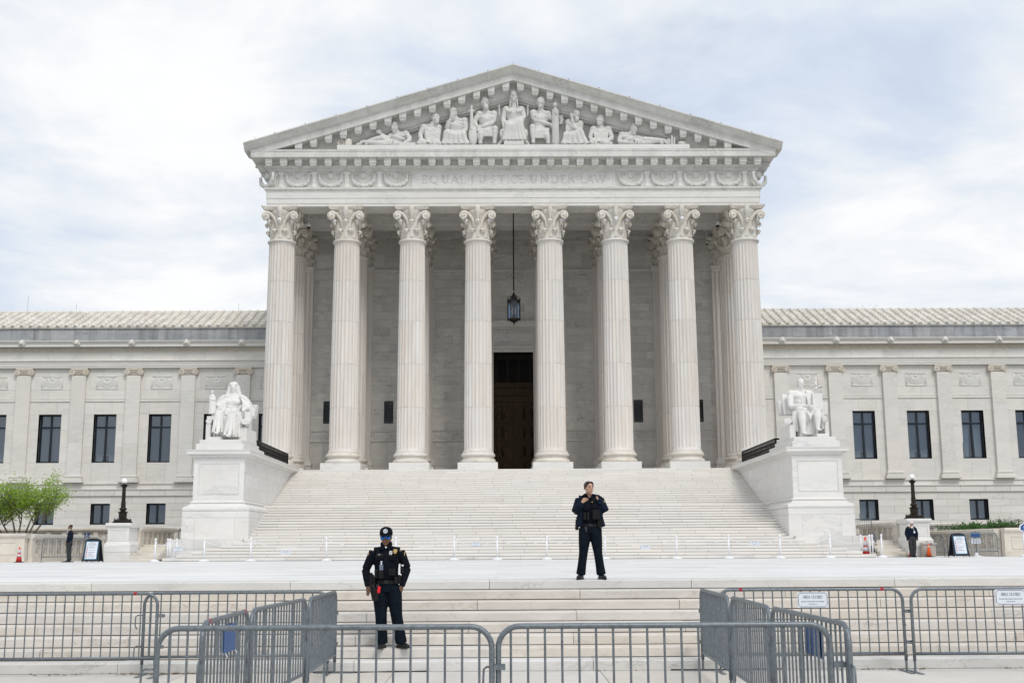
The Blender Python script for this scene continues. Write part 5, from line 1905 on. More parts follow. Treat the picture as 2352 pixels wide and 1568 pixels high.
def statue_woman():
    cx, yb, zb = -15.22, 61.35, 7.45
    W = lambda x, y, d=0.0: at(780 + x / 4.125, 1440 + y / 4.125, yb + d)
    t = thing('seated_statue', 'white marble statue of a seated hooded woman holding a small figure, on left stair pedestal', 'statue', (cx, yb + 1.5, zb), group='seated statues beside the stairs')
    s = 1.9
    m = MB()
    hd = W(545, 305, 1.75)
    head(m, hd, 2.0, 0, .22, hair=False)
    for q in range(9):
        x = -.2 + q * .05
        m.limb([hd + Vector((x * .9, -.165 + 2.2 * x * x, .15)), hd + Vector((x, -.08 + 1.5 * x * x, .25))], .024, 5)
    # hood and hanging veil
    m.ball(hd + Vector((0, .16, .09)), (.245, .25, .27), 14, 10)
    for e in (-1, 1):
        m.limb([hd + Vector((e * .10, .0, .29)), hd + Vector((e * .22, .02, .10)), hd + Vector((e * .25, .05, -.14)), hd + Vector((e * .33, .06, -.36))], [.055, .06, .07, .10], 9)
        m.limb([hd + Vector((e * .2, .08, .1)), hd + Vector((e * .25, .1, -.2)), hd + Vector((e * .3, .12, -.4))], [.12, .13, .15], 9)
    nb = W(548, 440, 1.85)
    m.limb([nb - Vector((0, 0, .1)), hd - Vector((0, -.02, .15))], [.15, .12], 10)
    sl, sr = W(375, 475, 1.85), W(715, 475, 1.85)
    m.limb([sl, nb, sr], [.19, .2, .19], 12)
    pe, ch = W(540, 690, 1.9), W(540, 545, 1.8)
    m.limb([pe, W(540, 620, 1.8), ch, W(545, 470, 1.85)], [(.52, .34), (.44, .30), (.52, .33), (.42, .26)], 16)
    for e in (-1, 1):
        m.ball(ch + Vector((e * .22, -.23, .0)), (.23, .13, .17), 10, 8)
    for i in range(4):
        m.limb([W(390 + i * 20, 580 + i * 22, 1.55), W(540, 625 + i * 16, 1.42), W(700 - i * 15, 580 + i * 22, 1.55)], .035, 6)
    # mantle over the shoulders
    for e, pts in ((-1, [(440, 430), (350, 480), (300, 560), (280, 640)]), (1, [(650, 430), (740, 490), (790, 560), (820, 640)])):
        for k_ in range(4):
            m.limb([W(x + e * k_ * 9, y + k_ * 6, 1.62 + .1 * k_) for x, y in pts], [.09, .12, .11, .08], 8)
    # arms
    el, wl = W(290, 620, 1.5), W(215, 560, .75)
    m.limb([sl, el], [.18, .14], 10).limb([el, wl], [.15, .09], 10)
    hand(m, wl, W(185, 500, .5), 1.9)
    er, wr = W(800, 640, 1.6), W(730, 640, .85)
    m.limb([sr, er], [.18, .14], 10).limb([er, wr], [.16, .085], 10)
    hand(m, wr, W(670, 690, .5), 1.9)
    for q in range(6):                          # lap cloth sagging between the knees
        m.limb([W(300, 690 - q * 6, .75 + q * .16), W(410, 735 - q * 10, .85 + q * .16), W(525, 735 - q * 8, .70 + q * .16), W(620, 760 - q * 10, 1.0 + q * .16)], [.10, .13, .12, .12], 8)
    # knees, shins, feet under cloth
    kl, kr = W(315, 690, .62), W(515, 735, .52)
    fl, fr = W(285, 1045, .35), W(470, 1090, .25)
    for k_, f_, e in ((kl, fl, -1), (kr, fr, 1)):
        m.limb([pe + Vector((e * .2, -.1, -.12)), k_], [.30, .25], 12)
        m.limb([k_, k_.lerp(f_, .5), f_ + Vector((0, .05, .1))], [.245, .22, .17], 12)
        m.limb([f_ + Vector((0, .12, .04)), f_ + Vector((0, -.16, .03)), f_ + Vector((0, -.34, 0))], [(.12, .09), (.12, .07), (.09, .04)], 10)
    rs = random.Random(2)
    for k_, f_ in ((kl, fl), (kr, fr)):        # folds along the shins
        for q in range(7):
            a = PI + PI * q / 6 + .1 * (q % 2)
            d0 = Vector((.23 * math.cos(a), .23 * math.sin(a) * .9, 0))
            d1 = Vector((.27 * math.cos(a), .24 * math.sin(a), .06))
            m.limb([k_ + d0 + Vector((0, 0, -.1)), k_.lerp(f_, .5) + d0 * 1.02, f_ + d1], [.035, .045, .05], 6)
    for q in range(9):                          # cloth hanging between and beside the legs
        t_ = q / 8
        a = kl.lerp(kr, t_) + Vector((0, .22, -.12 - .1 * math.sin(PI * t_)))
        b = fl.lerp(fr, t_) + Vector((rs.uniform(-.03, .03), .16, .05))
        m.limb([a, a.lerp(b, .5) + Vector((0, .03, 0)), b], [.10, .08, .085], 7)
    for q in range(6):
        x = 590 + q * 14
        m.limb([W(570 + q * 20, 700, .9), W(x, 820, .85), W(x + 4, 1090, .95)], [.10, .09, .08], 7)
    for q in range(4):
        m.limb([W(255 - q * 14, 800, .95), W(230 - q * 14, 920, .95), W(215 - q * 12, 1080, 1.0)], [.08, .08, .07], 7)
    for q in range(5):                          # sleeve hanging over the arm of the seat
        m.limb([W(790 + q * 16, 640, 1.4), W(815 + q * 12, 760, 1.35), W(800 + q * 10, 880 - q * 20, 1.35)], [.10, .09, .05], 7)
    for q in range(4):
        m.limb([W(740 + q * 18, 700, 1.0), W(745 + q * 18, 800, .95), W(750 + q * 18, 930 - 20 * q, .95)], [.09, .085, .06], 7)
    for q in range(15):                         # robe falling from the knees to the base in deep folds
        x = 240 + q * 28
        yt = 720 if q < 6 else 760
        dd = .66 + .11 * (q % 2) + .12 * abs(q - 4.5 if q < 9 else q - 9.5) / 5
        m.limb([W(x, yt, dd + .15), W(x + 2, 900, dd), W(x + (3 if q % 3 else -4), 1100, dd - .06)], [.10, .075, .085], 7)
    for q in range(7):                          # mantle folds across the chest and shoulders
        m.limb([W(430 - q * 18, 455 + q * 8, 1.62), W(400 - q * 16, 540 + q * 12, 1.45), W(420 - q * 10, 640 + q * 6, 1.38)], .045, 6)
        m.limb([W(660 + q * 18, 455 + q * 8, 1.62), W(700 + q * 16, 540 + q * 12, 1.45), W(690 + q * 16, 650 + q * 4, 1.40)], .045, 6)
    ob('figure', remesh(m, .021, 1), 'statue', t, world=True)
    th = MB()
    th.box(W(600, 0, 1.0).x, W(690, 0, 1.0).x, yb + 1.0, yb + 3.2, zb + .002, zb + .80)
    th.box(W(660, 0, .75).x, W(790, 0, .75).x, yb + .75, yb + 3.3, zb + .002, zb + .74)
    th.box(W(135, 0, .55).x, W(215, 0, .55).x, yb + .55, yb + 3.2, zb + .004, zb + .95)
    th.limb([W(735, 850, .55), W(735, 850, 3.0)], [(.24, .17)] * 2, 12)
    th.limb([W(150, 845, .5), W(150, 845, 3.0)], [(.17, .15)] * 2, 12)
    th.frus(W(172, 0).x, yb + .75, zb + 1.1, zb + 1.32, .2, .25, .22, .27)
    th.box(W(560, 0, 2.5).x - .9, W(560, 0, 2.5).x + .95, yb + 2.5, yb + 3.1, zb + .01, zb + 1.4)
    ob('throne', th, 'statue', t, world=True, bevel=.03)
    bk = MB().extr([(W(230, 0, 2.75).x, yb + 2.75, zb + 1.45), (W(905, 0, 2.75).x, yb + 2.75, zb + 1.45), (W(945, 0, 2.75).x, yb + 2.75, zb + 2.16), (W(200, 0, 2.75).x, yb + 2.75, zb + 2.16)], (0, .5, 0))
    bk.extr([(W(862, 0, 2.3).x, yb + 2.3, zb + 1.5), (W(890, 0, 2.3).x, yb + 2.3, zb + 1.46), (W(945, 0, 2.3).x, yb + 2.3, zb + 2.15), (W(862, 0, 2.3).x, yb + 2.3, zb + 2.12)], (0, .44, 0))
    ob('throne_back', bk, 'statue', t, world=True, bevel=.03)
    f = MB()
    f.box(W(170, 0).x, W(380, 0).x, yb - .02, yb + .9, zb + .003, zb + .17)
    ob('foot_block', f, 'statue', t, world=True, bevel=.02)
    # the little robed figure she holds
    g = MB()
    c = W(200, 730, .62)
    g.limb([c, c + Vector((0, 0, .4)), c + Vector((0, 0, .75))], [(.19, .17), (.18, .16), (.17, .15)], 14)
    for q in range(10):
        a = PI + PI * q / 9
        g.limb([c + Vector((.18 * math.cos(a), .17 * math.sin(a), .02)), c + Vector((.16 * math.cos(a), .15 * math.sin(a), .74))], .025, 5)
    g.limb([W(202, 500, .62), W(205, 440, .62), W(205, 410, .62)], [(.17, .13), (.15, .11), (.06, .06)], 12)
    g.limb([W(165, 450, .6), W(175, 490, .52), W(215, 495, .45)], .05, 7).limb([W(240, 450, .6), W(255, 490, .52), W(215, 500, .45)], .05, 7)
    head(g, W(205, 380, .6), .72, .3, 0)
    ob('held_figurine', remesh(g, .022, 1), 'statue', t, world=True)
    return t


def statue_man():
    cx, yb, zb = 14.96, 61.35, 7.45
    W = lambda x, y, d=0.0: at(2860 + x / 3.92, 1420 + y / 3.92, yb + d)
    t = thing('seated_statue', 'white marble statue of a seated bare-chested man with tablet and sword, on right stair pedestal', 'statue', (cx, yb + 1.5, zb), group='seated statues beside the stairs')
    m = MB()
    hd = W(1050, 312, 1.70)
    head(m, hd, 1.9, .12, .05, hair=False)
    m.lathe([(.165, 0), (.175, .06), (.165, .14), (.13, .2), (.06, .245), (.01, .25)], 16, hd + Vector((0, .03, .07)), sy=1.2)
    nb = W(1045, 430, 1.85)
    m.limb([nb - Vector((0, 0, .1)), hd - Vector((0, -.03, .12))], [.17, .135], 10)
    sl, sr = W(900, 465, 1.85), W(1190, 455, 1.85)
    m.limb([sl, nb, sr], [.19, .2, .18], 12)
    pe, ch = W(1060, 680, 1.9), W(1045, 520, 1.8)
    m.limb([pe, W(1050, 610, 1.8), ch, W(1045, 455, 1.85)], [(.48, .33), (.42, .30), (.52, .34), (.42, .25)], 16)
    for e in (-1, 1):
        m.ball(ch + Vector((e * .21, -.25, .07)), (.22, .11, .14), 10, 8)
        for q in range(3):
            m.ball(W(1050 + e * 26, 575 + q * 26, 1.50), (.085, .05, .05), 7, 5)
    el, wl = W(893, 660, 1.55), W(1110, 645, .95)
    m.ball(sl, .22, 10, 8)
    m.limb([sl, sl.lerp(el, .5), el], [.19, .19, .145], 12).limb([el, el.lerp(wl, .35), wl], [.15, .155, .095], 12)
    hand(m, wl, W(1210, 640, .85), 2.0)
    er, wr = W(1290, 560, 1.7), W(1345, 450, 1.45)
    m.ball(sr, .2, 10, 8)
    m.limb([sr, er], [.18, .14], 10).limb([er, wr], [.14, .09], 10)
    hand(m, wr, W(1350, 390, 1.2), 1.9)
    for q in range(5):                          # band of cloth over the shoulder
        m.limb([W(1130 + q * 15, 410, 1.75), W(1140 + q * 15, 440, 1.5), W(1155 + q * 13, 540, 1.45), W(1165 + q * 12, 620, 1.45)], .045, 6)
    kl, kr = W(1062, 735, .55), W(1300, 700, .62)
    fl, fr = W(1100, 1075, .3), W(1320, 1020, .4)
    for k_, f_, e in ((kl, fl, -1), (kr, fr, 1)):
        m.limb([pe + Vector((e * .2, -.1, -.1)), k_], [.29, .22], 12)
        m.limb([k_, k_.lerp(f_, .35), f_ + Vector((0, .08, .12))], [.20, .205, .115], 12)
        m.limb([f_ + Vector((0, .14, .05)), f_ + Vector((0, -.14, .04)), f_ + Vector((.02, -.34, .0))], [(.10, .09), (.12, .06), (.10, .035)], 10)
    for q in range(8):                          # lap cloth and folds between the legs
        t_ = q / 7
        a = kl.lerp(kr, t_) + Vector((0, .3, .02 - .22 * math.sin(PI * t_)))
        b = Vector((a.x + .05 * math.sin(q * 2), a.y + .25, zb + .1))
        m.limb([pe + Vector(((t_ - .5) * .5, -.25, .05)), a, a.lerp(b, .45), b], [.12, .12, .085, .075], 8)
    for q in range(4):
        m.limb([W(1125 + q * 15, 720 + q * 15, .55), W(1180 + q * 5, 800 + q * 22, .52), W(1240 - q * 4, 720 + q * 15, .6)], .055, 6)
    for q in range(6):                          # cloth hanging left of the near leg
        x = 985 - q * 10
        m.limb([W(1010 - q * 12, 730, .75), W(x, 860, .8), W(x + 15, 1040 - q * 8, .85)], [.09, .085, .07], 7)
    for q in range(5):                          # cloth over the seat back and arm
        m.limb([W(775 + q * 20, 475, 2.4), W(785 + q * 18, 600, 2.2), W(810 + q * 18, 780, 1.9)], [.07, .08, .06], 7)
    for q in range(4):
        m.limb([W(1360 + q * 10, 760, .9), W(1375 + q * 10, 880, .95), W(1380 + q * 10, 1000, 1.0)], [.07, .08, .06], 7)
    for q in range(7):                          # deep folds between the shins
        x = 1125 + q * 20
        m.limb([W(x, 770 + 10 * (q % 3), .95), W(x + 3, 900, .88 + .10 * (q % 2)), W(x - 2, 1085, .85 + .10 * (q % 2))], [.06, .06, .07], 7)
    ob('figure', remesh(m, .021, 1), 'statue', t, world=True)
    th = MB()
    th.box(W(832, 0, .75).x, W(925, 0, .75).x, yb + .75, yb + 3.2, zb + .002, zb + .74)
    th.box(W(955, 0, 1.1).x, W(1030, 0, 1.1).x, yb + 1.1, yb + 3.0, zb + .003, zb + .85)
    th.box(W(1370, 0, .85).x, W(1430, 0, .85).x, yb + .85, yb + 3.2, zb + .004, zb + .9)
    th.limb([W(855, 880, .55), W(855, 880, 3.0)], [(.22, .16)] * 2, 12)
    th.limb([W(1410, 850, .6), W(1410, 850, 3.0)], [(.13, .16)] * 2, 12)
    th.box(W(900, 0, 2.3).x, W(1380, 0, 2.3).x, yb + 2.3, yb + 3.0, zb + .01, zb + 1.3)
    ob('throne', th, 'statue', t, world=True, bevel=.03)
    bk = MB().extr([(W(705, 0, 2.8).x, yb + 2.8, zb + 1.5), (W(1425, 0, 2.8).x, yb + 2.8, zb + 1.5), (W(1436, 0, 2.8).x, yb + 2.8, zb + 2.2), (W(672, 0, 2.8).x, yb + 2.8, zb + 2.2)], (0, .5, 0))
    bk.extr([(W(700, 0, 2.3).x, yb + 2.3, zb + 1.52), (W(770, 0, 2.3).x, yb + 2.3, zb + 1.48), (W(770, 0, 2.3).x, yb + 2.3, zb + 2.18), (W(672, 0, 2.3).x, yb + 2.3, zb + 2.2)], (0, .49, 0))
    ob('throne_back', bk, 'statue', t, world=True, bevel=.03)
    tb_ = MB().box(W(1205, 0, 1.25).x, W(1358, 0, 1.25).x, yb + 1.25, yb + 1.55, zb + 1.55, zb + 2.48)
    ob('tablet', tb_, 'statue', t, world=True, bevel=.02)
    sw_ = MB().limb([W(1283, 400, 1.7), W(1283, 360, 1.7)], .09, 8).limb([W(1283, 365, 1.7), W(1280, 260, 1.7)], [.07, .06], 8).ball(W(1280, 240, 1.7), .08, 8, 6)
    sw_.limb([W(1215, 358, 1.7), W(1283, 366, 1.7), W(1375, 352, 1.7)], [.07, .06, .07], 7)
    ob('sword_hilt', sw_, 'statue', t, world=True, smooth=True)
    ob('foot_block', MB().box(W(1245, 0).x, W(1430, 0).x, yb - .0, yb + .9, zb + .003, zb + .19), 'statue', t, world=True, bevel=.02)
    return t


statue_woman()
statue_man()
# ================================================================== people


def real_hand(mb, w, d, side, s=1.0, curl=.5):
    """relaxed hand from the wrist w along d; side is the thumb's side"""
    w, d, side = Vector(w), Vector(d).normalized(), Vector(side)
    side = (side - d * side.dot(d)).normalized()
    nrm = d.cross(side).normalized()
    mb.limb([w - d * .02 * s, w + d * .03 * s, w + d * .085 * s], [(.027 * s, .022 * s), (.042 * s, .019 * s), (.040 * s, .015 * s)], 8, side=side)
    for i, L in enumerate((.066, .078, .073, .056)):
        b = w + d * .082 * s + side * (1.5 - i) * .020 * s
        c1 = b + d * L * .5 * s + nrm * .004 * s
        c2 = b + d * L * (1 - .25 * curl) * s + nrm * L * .55 * curl * s
        mb.limb([b, c1, c2], [.0098 * s, .0092 * s, .0075 * s], 6)
    b = w + d * .02 * s + side * .034 * s
    mb.limb([b, b + d * .04 * s + side * .02 * s, b + d * .075 * s + side * .018 * s + nrm * .01 * s], [.0135 * s, .0115 * s, .009 * s], 6)


def skin_head(mb, c, turn=0.0, tilt=0.0, s=1.0):
    q = MB()
    q.ball((0, .012, .018), (.074, .094, .102), 16, 12)
    q.ball((0, -.018, -.045), (.060, .074, .070), 14, 10)
    q.limb([(0, -.090, .028), (0, -.104, .0), (0, -.114, -.018)], [(.010, .010), (.013, .012), (.018, .014)], 7)
    q.ball((-.013, -.098, -.02), (.009, .010, .008), 6, 4).ball((.013, -.098, -.02), (.009, .010, .008), 6, 4)
    q.limb([(-.052, -.070, .032), (-.025, -.086, .038), (.025, -.086, .038), (.052, -.070, .032)], [.010, .012, .012, .010], 7)
    q.limb([(-.026, -.085, -.052), (0, -.096, -.050), (.026, -.085, -.052)], [(.007, .007), (.010, .010), (.007, .007)], 6)
    q.limb([(-.022, -.084, -.062), (0, -.093, -.064), (.022, -.084, -.062)], [(.007, .007), (.010, .010), (.007, .007)], 6)
    q.ball((0, -.074, -.096), (.026, .022, .020), 9, 6)
    for e in (-1, 1):
        q.ball((e * .045, -.055, -.012), (.024, .020, .020), 8, 6)
        q.ball((e * .076, .012, -.002), (.010, .022, .030), 8, 6)
    mb.join(q, Matrix.Translation(c) @ Matrix.Rotation(turn, 4, 'Z') @ Matrix.Rotation(tilt, 4, 'X') @ Matrix.Scale(s, 4))


def head_mat(c, turn, tilt, s=1.0):
    return Matrix.Translation(c) @ Matrix.Rotation(turn, 4, 'Z') @ Matrix.Rotation(tilt, 4, 'X') @ Matrix.Scale(s, 4)


def face_parts(t, c, turn, tilt, brow, iris='ink', lips=True, s=1.0):
    H = head_mat(c, turn, tilt, s)
    for e in (-1, 1):
        ob('eye', MB().ball((e * .031, -.078, .016), (.0115, .007, .0052), 8, 6).xf(H), 'shirt', t, smooth=True)
        ob('iris', MB().ball((e * .031, -.0845, .016), (.0052, .003, .0052), 8, 6).xf(H), iris, t, smooth=True)
        ob('eyebrow', MB().limb([(e * .015, -.094, .036), (e * .032, -.094, .042), (e * .052, -.078, .036)], [.0035, .0045, .003], 5).xf(H), brow, t)
    if lips:
        ob('lips', MB().limb([(-.022, -.0925, -.0565), (0, -.1045, -.0565), (.022, -.0925, -.0565)], [(.004, .003), (.0075, .006), (.004, .003)], 6).xf(H), 'lips', t, smooth=True)


def body_mesh(J, hs=1.0, turn=0.0, tilt=0.0):
    """one continuous body: head, neck, trunk, arms with hands, legs"""
    m = MB()
    skin_head(m, J['head'], turn, tilt, hs)
    nk = J['neck']
    hd = J['head']
    m.limb([nk + Vector((0, .01, -.06)), nk, hd + Vector((0, .02, -.06))], [(.075, .065), (.056, .056), (.054, .058)], 12)
    m.limb([J['pel'], J['pel'].lerp(J['chest'], .5), J['chest'], nk + Vector((0, .01, -.05))], [(.14, .095), (.125, .085), (.145, .095), (.085, .065)], 16)
    m.limb([J['sL'], nk + Vector((0, .01, -.06)), J['sR']], [.048, .055, .048], 10)
    for a in 'LR':
        s_, e_, w_ = J['s' + a], J['e' + a], J['w' + a]
        m.limb([s_, s_.lerp(e_, .5), e_], [.047, .043, .036], 10)
        m.limb([e_, e_.lerp(w_, .35), w_], [.037, .038, .025], 10)
        real_hand(m, w_, J['d' + a], J['t' + a], J.get('hs', 1.0), J.get('c' + a, .4))
        h_, k_, f_ = J['h' + a], J['k' + a], J['f' + a]
        m.limb([h_, h_.lerp(k_, .5), k_], [.078, .068, .050], 12)
        m.limb([k_, k_.lerp(f_, .35), f_], [.050, .051, .034], 12)
    return remesh(m, .0105, 2)


def V_(**k):
    return {a: Vector(b) if isinstance(b, (tuple, list)) else b for a, b in k.items()}


def trousers(J, waist, w=(.175, .125), thigh=.098, knee=.078, cuff=.085, cuff_up=.05, wr=random.Random(4)):
    m = MB()
    m.limb([waist, J['pel'], (J['hL'] + J['hR']) / 2 + Vector((0, 0, -.04))], [w, (w[0] + .012, w[1] + .01), (w[0] - .01, w[1] + .005)], 18)
    for a in 'LR':
        h_, k_, f_ = J['h' + a], J['k' + a], J['f' + a] + Vector((0, 0, cuff_up))
        m.limb([h_ + Vector((0, 0, .04)), h_.lerp(k_, .5), k_, k_.lerp(f_, .5), f_], [thigh + .01, (thigh * .95, thigh * .98), (knee, knee * 1.05), (knee * .97, knee * 1.08), (cuff, cuff * 1.15)], 16)
        for q in range(7):                      # creases at knee, crotch and cuff
            tt = (.12, .28, .46, .54, .78, .88, .95)[q]
            p = h_.lerp(k_, tt * 2) if tt < .5 else k_.lerp(f_, tt * 2 - 1)
            r = thigh if tt < .3 else knee
            e = wr.choice((-1, 1))
            m.limb([p + Vector((-r * .8, -r * .45, e * .02)), p + Vector((0, -r * 1.0, 0)), p + Vector((r * .8, -r * .45, -e * .025))], [.010, .014, .010], 6)
    return m


def boot(f, dr, L=.27, h=.12):
    m = MB()
    d = Vector(dr).normalized()
    s = Vector((d.y, -d.x, 0))
    m.limb([f + Vector((0, 0, h - f.z)), f + Vector((0, 0, .05 - f.z)), f + Vector((0, 0, .028 - f.z))], [(.05, .055), (.05, .058), (.046, .055)], 12)
    heel = Vector((f.x, f.y, 0)) - d * .07
    pts = [heel + Vector((0, 0, .045)), heel + d * .10 + Vector((0, 0, .05)), heel + d * .19 + Vector((0, 0, .042)), heel + d * (L - .01) + Vector((0, 0, .03))]
    m.limb(pts, [(.040, .042), (.043, .046), (.050, .038), (.034, .026)], 12, side=s)
    return m


def boot_sole(f, dr, L=.275):
    d = Vector(dr).normalized()
    s = Vector((d.y, -d.x, 0))
    heel = Vector((f.x, f.y, 0)) - d * .11
    out = [(0, .034), (.05, .045), (.12, .042), (.20, .052), (.27, .042), (.31, .0)]
    p = [heel + d * a + s * b for a, b in out] + [heel + d * a - s * b for a, b in out[-2::-1]]
    return MB().extr([(q.x, q.y, .001) for q in p], (0, 0, .022))


def box_at(c, sx, sy, sz, rz=0.0, ry=0.0, rx=0.0):
    return MB().box(-sx / 2, sx / 2, -sy / 2, sy / 2, -sz / 2, sz / 2).xf(Matrix.Translation(c) @ Matrix.Rotation(rz, 4, 'Z') @ Matrix.Rotation(ry, 4, 'Y') @ Matrix.Rotation(rx, 4, 'X'))


def officer_man(loc):
    t = thing('person', 'police officer in navy uniform, cap and blue mirrored sunglasses standing on the lower marble steps', 'person', loc)
    J = V_(head=(.0, -.005, 1.652), neck=(.005, .02, 1.545), chest=(.01, .02, 1.30), pel=(.02, .02, .98),
           sL=(-.185, .02, 1.445), sR=(.215, .02, 1.445), eL=(-.31, .03, 1.175), eR=(.325, .06, 1.19), wL=(-.268, -.03, .925), wR=(.255, -.03, .925),
           dL=(.08, -.12, -1), dR=(-.25, .1, -1), tL=(.75, -.6, 0), tR=(-.7, -.6, 0), hL=(-.085, .02, .88), hR=(.125, .02, .88),
           kL=(-.062, .0, .48), kR=(.175, .0, .48), fL=(-.045, .03, .09), fR=(.25, .03, .09))
    ob('body', body_mesh(J, 1.07), 'skin_dark', t)
    c = J['head']
    # trousers and boots
    ob('trousers', remesh(trousers(J, Vector((.02, .02, 1.02)), (.172, .125), .115, .090, .090, -.02), .012, 3), 'trouser', t)
    for f_, d in ((J['fL'], (-.28, -1, 0)), (J['fR'], (.62, -.8, 0))):
        b = ob('boot', remesh(boot(f_, d, .29), .010, 2), 'boot', t)
        ob('sole', boot_sole(f_, d, .29), 'rubber', b)
    # shirt
    m = MB()
    m.limb([(.02, .02, .98), (.015, .02, 1.10), (.01, .02, 1.28), (.01, .02, 1.40), (.008, .02, 1.50)], [(.168, .118), (.170, .118), (.195, .128), (.190, .115), (.085, .075)], 18)
    m.limb([J['sL'] + Vector((.01, 0, 0)), Vector((.01, .02, 1.49)), J['sR'] + Vector((-.01, 0, 0))], [.074, .075, .074], 12)
    for a in 'LR':
        s_, e_, w_ = J['s' + a], J['e' + a], J['w' + a]
        m.limb([s_, s_.lerp(e_, .5), e_], [(.078, .080), (.072, .076), (.064, .068)], 12)
        m.limb([e_, e_.lerp(w_, .5), w_ + (w_ - e_) * .02], [.066, (.058, .062), (.045, .05)], 12)
        for q in range(5):
            p = s_.lerp(e_, .55 + q * .15) if q < 3 else e_.lerp(w_, (q - 2) * .28)
            m.limb([p + Vector((-.06, -.04, .012)), p + Vector((0, -.072, -.004)), p + Vector((.06, -.04, -.012))], [.010, .013, .010], 6)
    ob('shirt', remesh(m, .0115, 3), 'uniform', t)
    m = MB()                                    # pointed collar and undershirt
    for e in (-1, 1):
        m.extr([(.008, -.075, 1.50), (.008 + e * .055, -.055, 1.585), (.008 + e * .082, .0, 1.575), (.008 + e * .095, -.062, 1.485), (.008 + e * .055, -.098, 1.47)], (0, .012, .004))
    m.limb([(-.075, -.02, 1.555), (-.06, .07, 1.58), (.07, .07, 1.58), (.09, -.02, 1.555)], [(.03, .012)] * 4, 6, side=(0, 0, 1))
    ob('collar', m, 'uniform', t)
    ob('undershirt', MB().extr([(-.010, -.088, 1.520), (.026, -.088, 1.520), (.008, -.096, 1.490)], (0, .02, 0)), 'shirt', t)
    # load vest and straps
    m = MB()
    m.limb([(.015, .02, 1.02), (.012, .02, 1.14), (.01, .02, 1.28), (.01, .02, 1.40)], [(.180, .128), (.182, .130), (.192, .140), (.150, .125)], 18)
    for e in (-1, 1):
        m.limb([(.01 + e * .12, -.10, 1.38), (.01 + e * .125, -.05, 1.50), (.01 + e * .12, .08, 1.46)], [(.035, .018)] * 3, 8)
    ob('vest', remesh(m, .012, 2), 'uniform', t)
    for e in (-1, 1):
        ob('vest_pocket', box_at((.01 + e * .095, -.122, 1.345), .125, .022, .06, e * -.28), 'uniform', t, bevel=.006)
        ob('pocket_flap', box_at((.01 + e * .095, -.131, 1.372), .13, .020, .022, e * -.28), 'gear', t, bevel=.004)
    for zz in (1.40, 1.33, 1.25, 1.16, 1.08):
        ob('button', MB().ball((.012, -.132, zz), (.007, .005, .007), 7, 5), 'gear', t)
    pk = ob('pouch', box_at((.105, -.145, 1.135), .105, .05, .105, -.25), 'gear', t, bevel=.012)
    ob('pouch', box_at((-.055, -.150, 1.105), .085, .065, .135, .2), 'gear', t, bevel=.014)
    ob('pouch', box_at((-.130, -.12, 1.11), .05, .06, .14, .5), 'gear', t, bevel=.012)
    # belt with holster and pouches
    m = MB()
    n = 28
    for i in range(n):
        a = 2 * PI * i / n
        q = MB().box(-.022, .022, -.008, .008, -.028, .028).xf(Matrix.Translation((.02 + .190 * math.cos(a), .02 + .138 * math.sin(a), .985)) @ Matrix.Rotation(math.atan2(.138 * math.cos(a), -.190 * math.sin(a)), 4, 'Z'))
        m.join(q)
    bl = ob('belt', m, 'gear', t)
    ob('buckle', box_at((.02, -.128, .985), .06, .016, .05), 'rubber', bl, bevel=.006)
    for c_, sz in (((.165, -.09, 1.01), (.07, .06, .11)), ((.205, -.03, 1.03), (.05, .08, .13)), ((-.165, -.06, 1.0), (.06, .06, .12))):
        ob('pouch', box_at(c_, *sz, .5 if c_[0] > 0 else -.5), 'gear', bl, bevel=.012)
    h = MB().box(-.03, .03, -.05, .05, -.10, .09).box(-.02, .02, -.015, .055, .09, .13).xf(Matrix.Translation((-.222, .0, 1.0)) @ Matrix.Rotation(-.12, 4, 'X'))
    ob('holster', h, 'gear', bl, bevel=.012)
    ob('baton', MB().limb([(-.19, -.05, 1.10), (-.165, -.05, .93)], .016, 8), 'gear', bl)
    ob('radio', box_at((.255, -.02, 1.18), .05, .05, .15, .4), 'gear', t, bevel=.01, label='black radio on the vest side')
    ob('radio_screen', box_at((.262, -.05, 1.235), .034, .012, .022, .4), 'signwhite', t)
    # shoulder microphone, badge, name tag, patches
    ob('microphone', box_at((.088, -.142, 1.425), .05, .035, .062, -.3, .1), 'reflective', t, bevel=.01, label='grey shoulder microphone')
    ob('microphone_cord', MB().limb([(.10, -.14, 1.45), (.135, -.13, 1.50), (.165, -.06, 1.50), (.185, -.05, 1.40), (.20, -.08, 1.25)], .006, 6), 'gear', t)
    bd = MB().extr([(-.030, 0, .034), (-.016, 0, .030), (0, 0, .036), (.016, 0, .030), (.030, 0, .034), (.032, 0, .0), (.018, 0, -.028), (0, 0, -.038), (-.018, 0, -.028), (-.032, 0, .0)], (0, .012, 0))
    bd.ball((0, -.002, 0), (.014, .008, .014), 8, 6)
    ob('badge', bd.xf(Matrix.Translation((.152, -.128, 1.448)) @ Matrix.Rotation(-.35, 4, 'Z')), 'gold', t)
    nt = ob('name_tag', box_at((-.085, -.137, 1.402), .09, .012, .026, .22), 'rubber', t)
    num = bpy.data.curves.new('number', 'FONT')
    num.body = '591'
    num.size = .024
    num.align_x = 'CENTER'
    num.extrude = .001
    no = text_mesh(num)
    ob('number', no, 'shirt', nt, (-.088, -.1445, 1.394), (PI / 2, 0, .22))
    for e, x in ((-1, -.262), (1, .288)):
        ob('shoulder_patch', MB().ball((x, -.01, 1.40), (.006, .028, .038), 10, 8), 'gold', t, smooth=True)
    # water bottle in the pouch
    bt = MB().lathe([(.028, 0), (.032, .01), (.032, .05), (.030, .06), (.032, .07), (.022, .105), (.012, .115), (.012, .125)], 14, (-.052, -.158, 1.16))
    ob('water_bottle', bt, 'bottle', t, smooth=True)
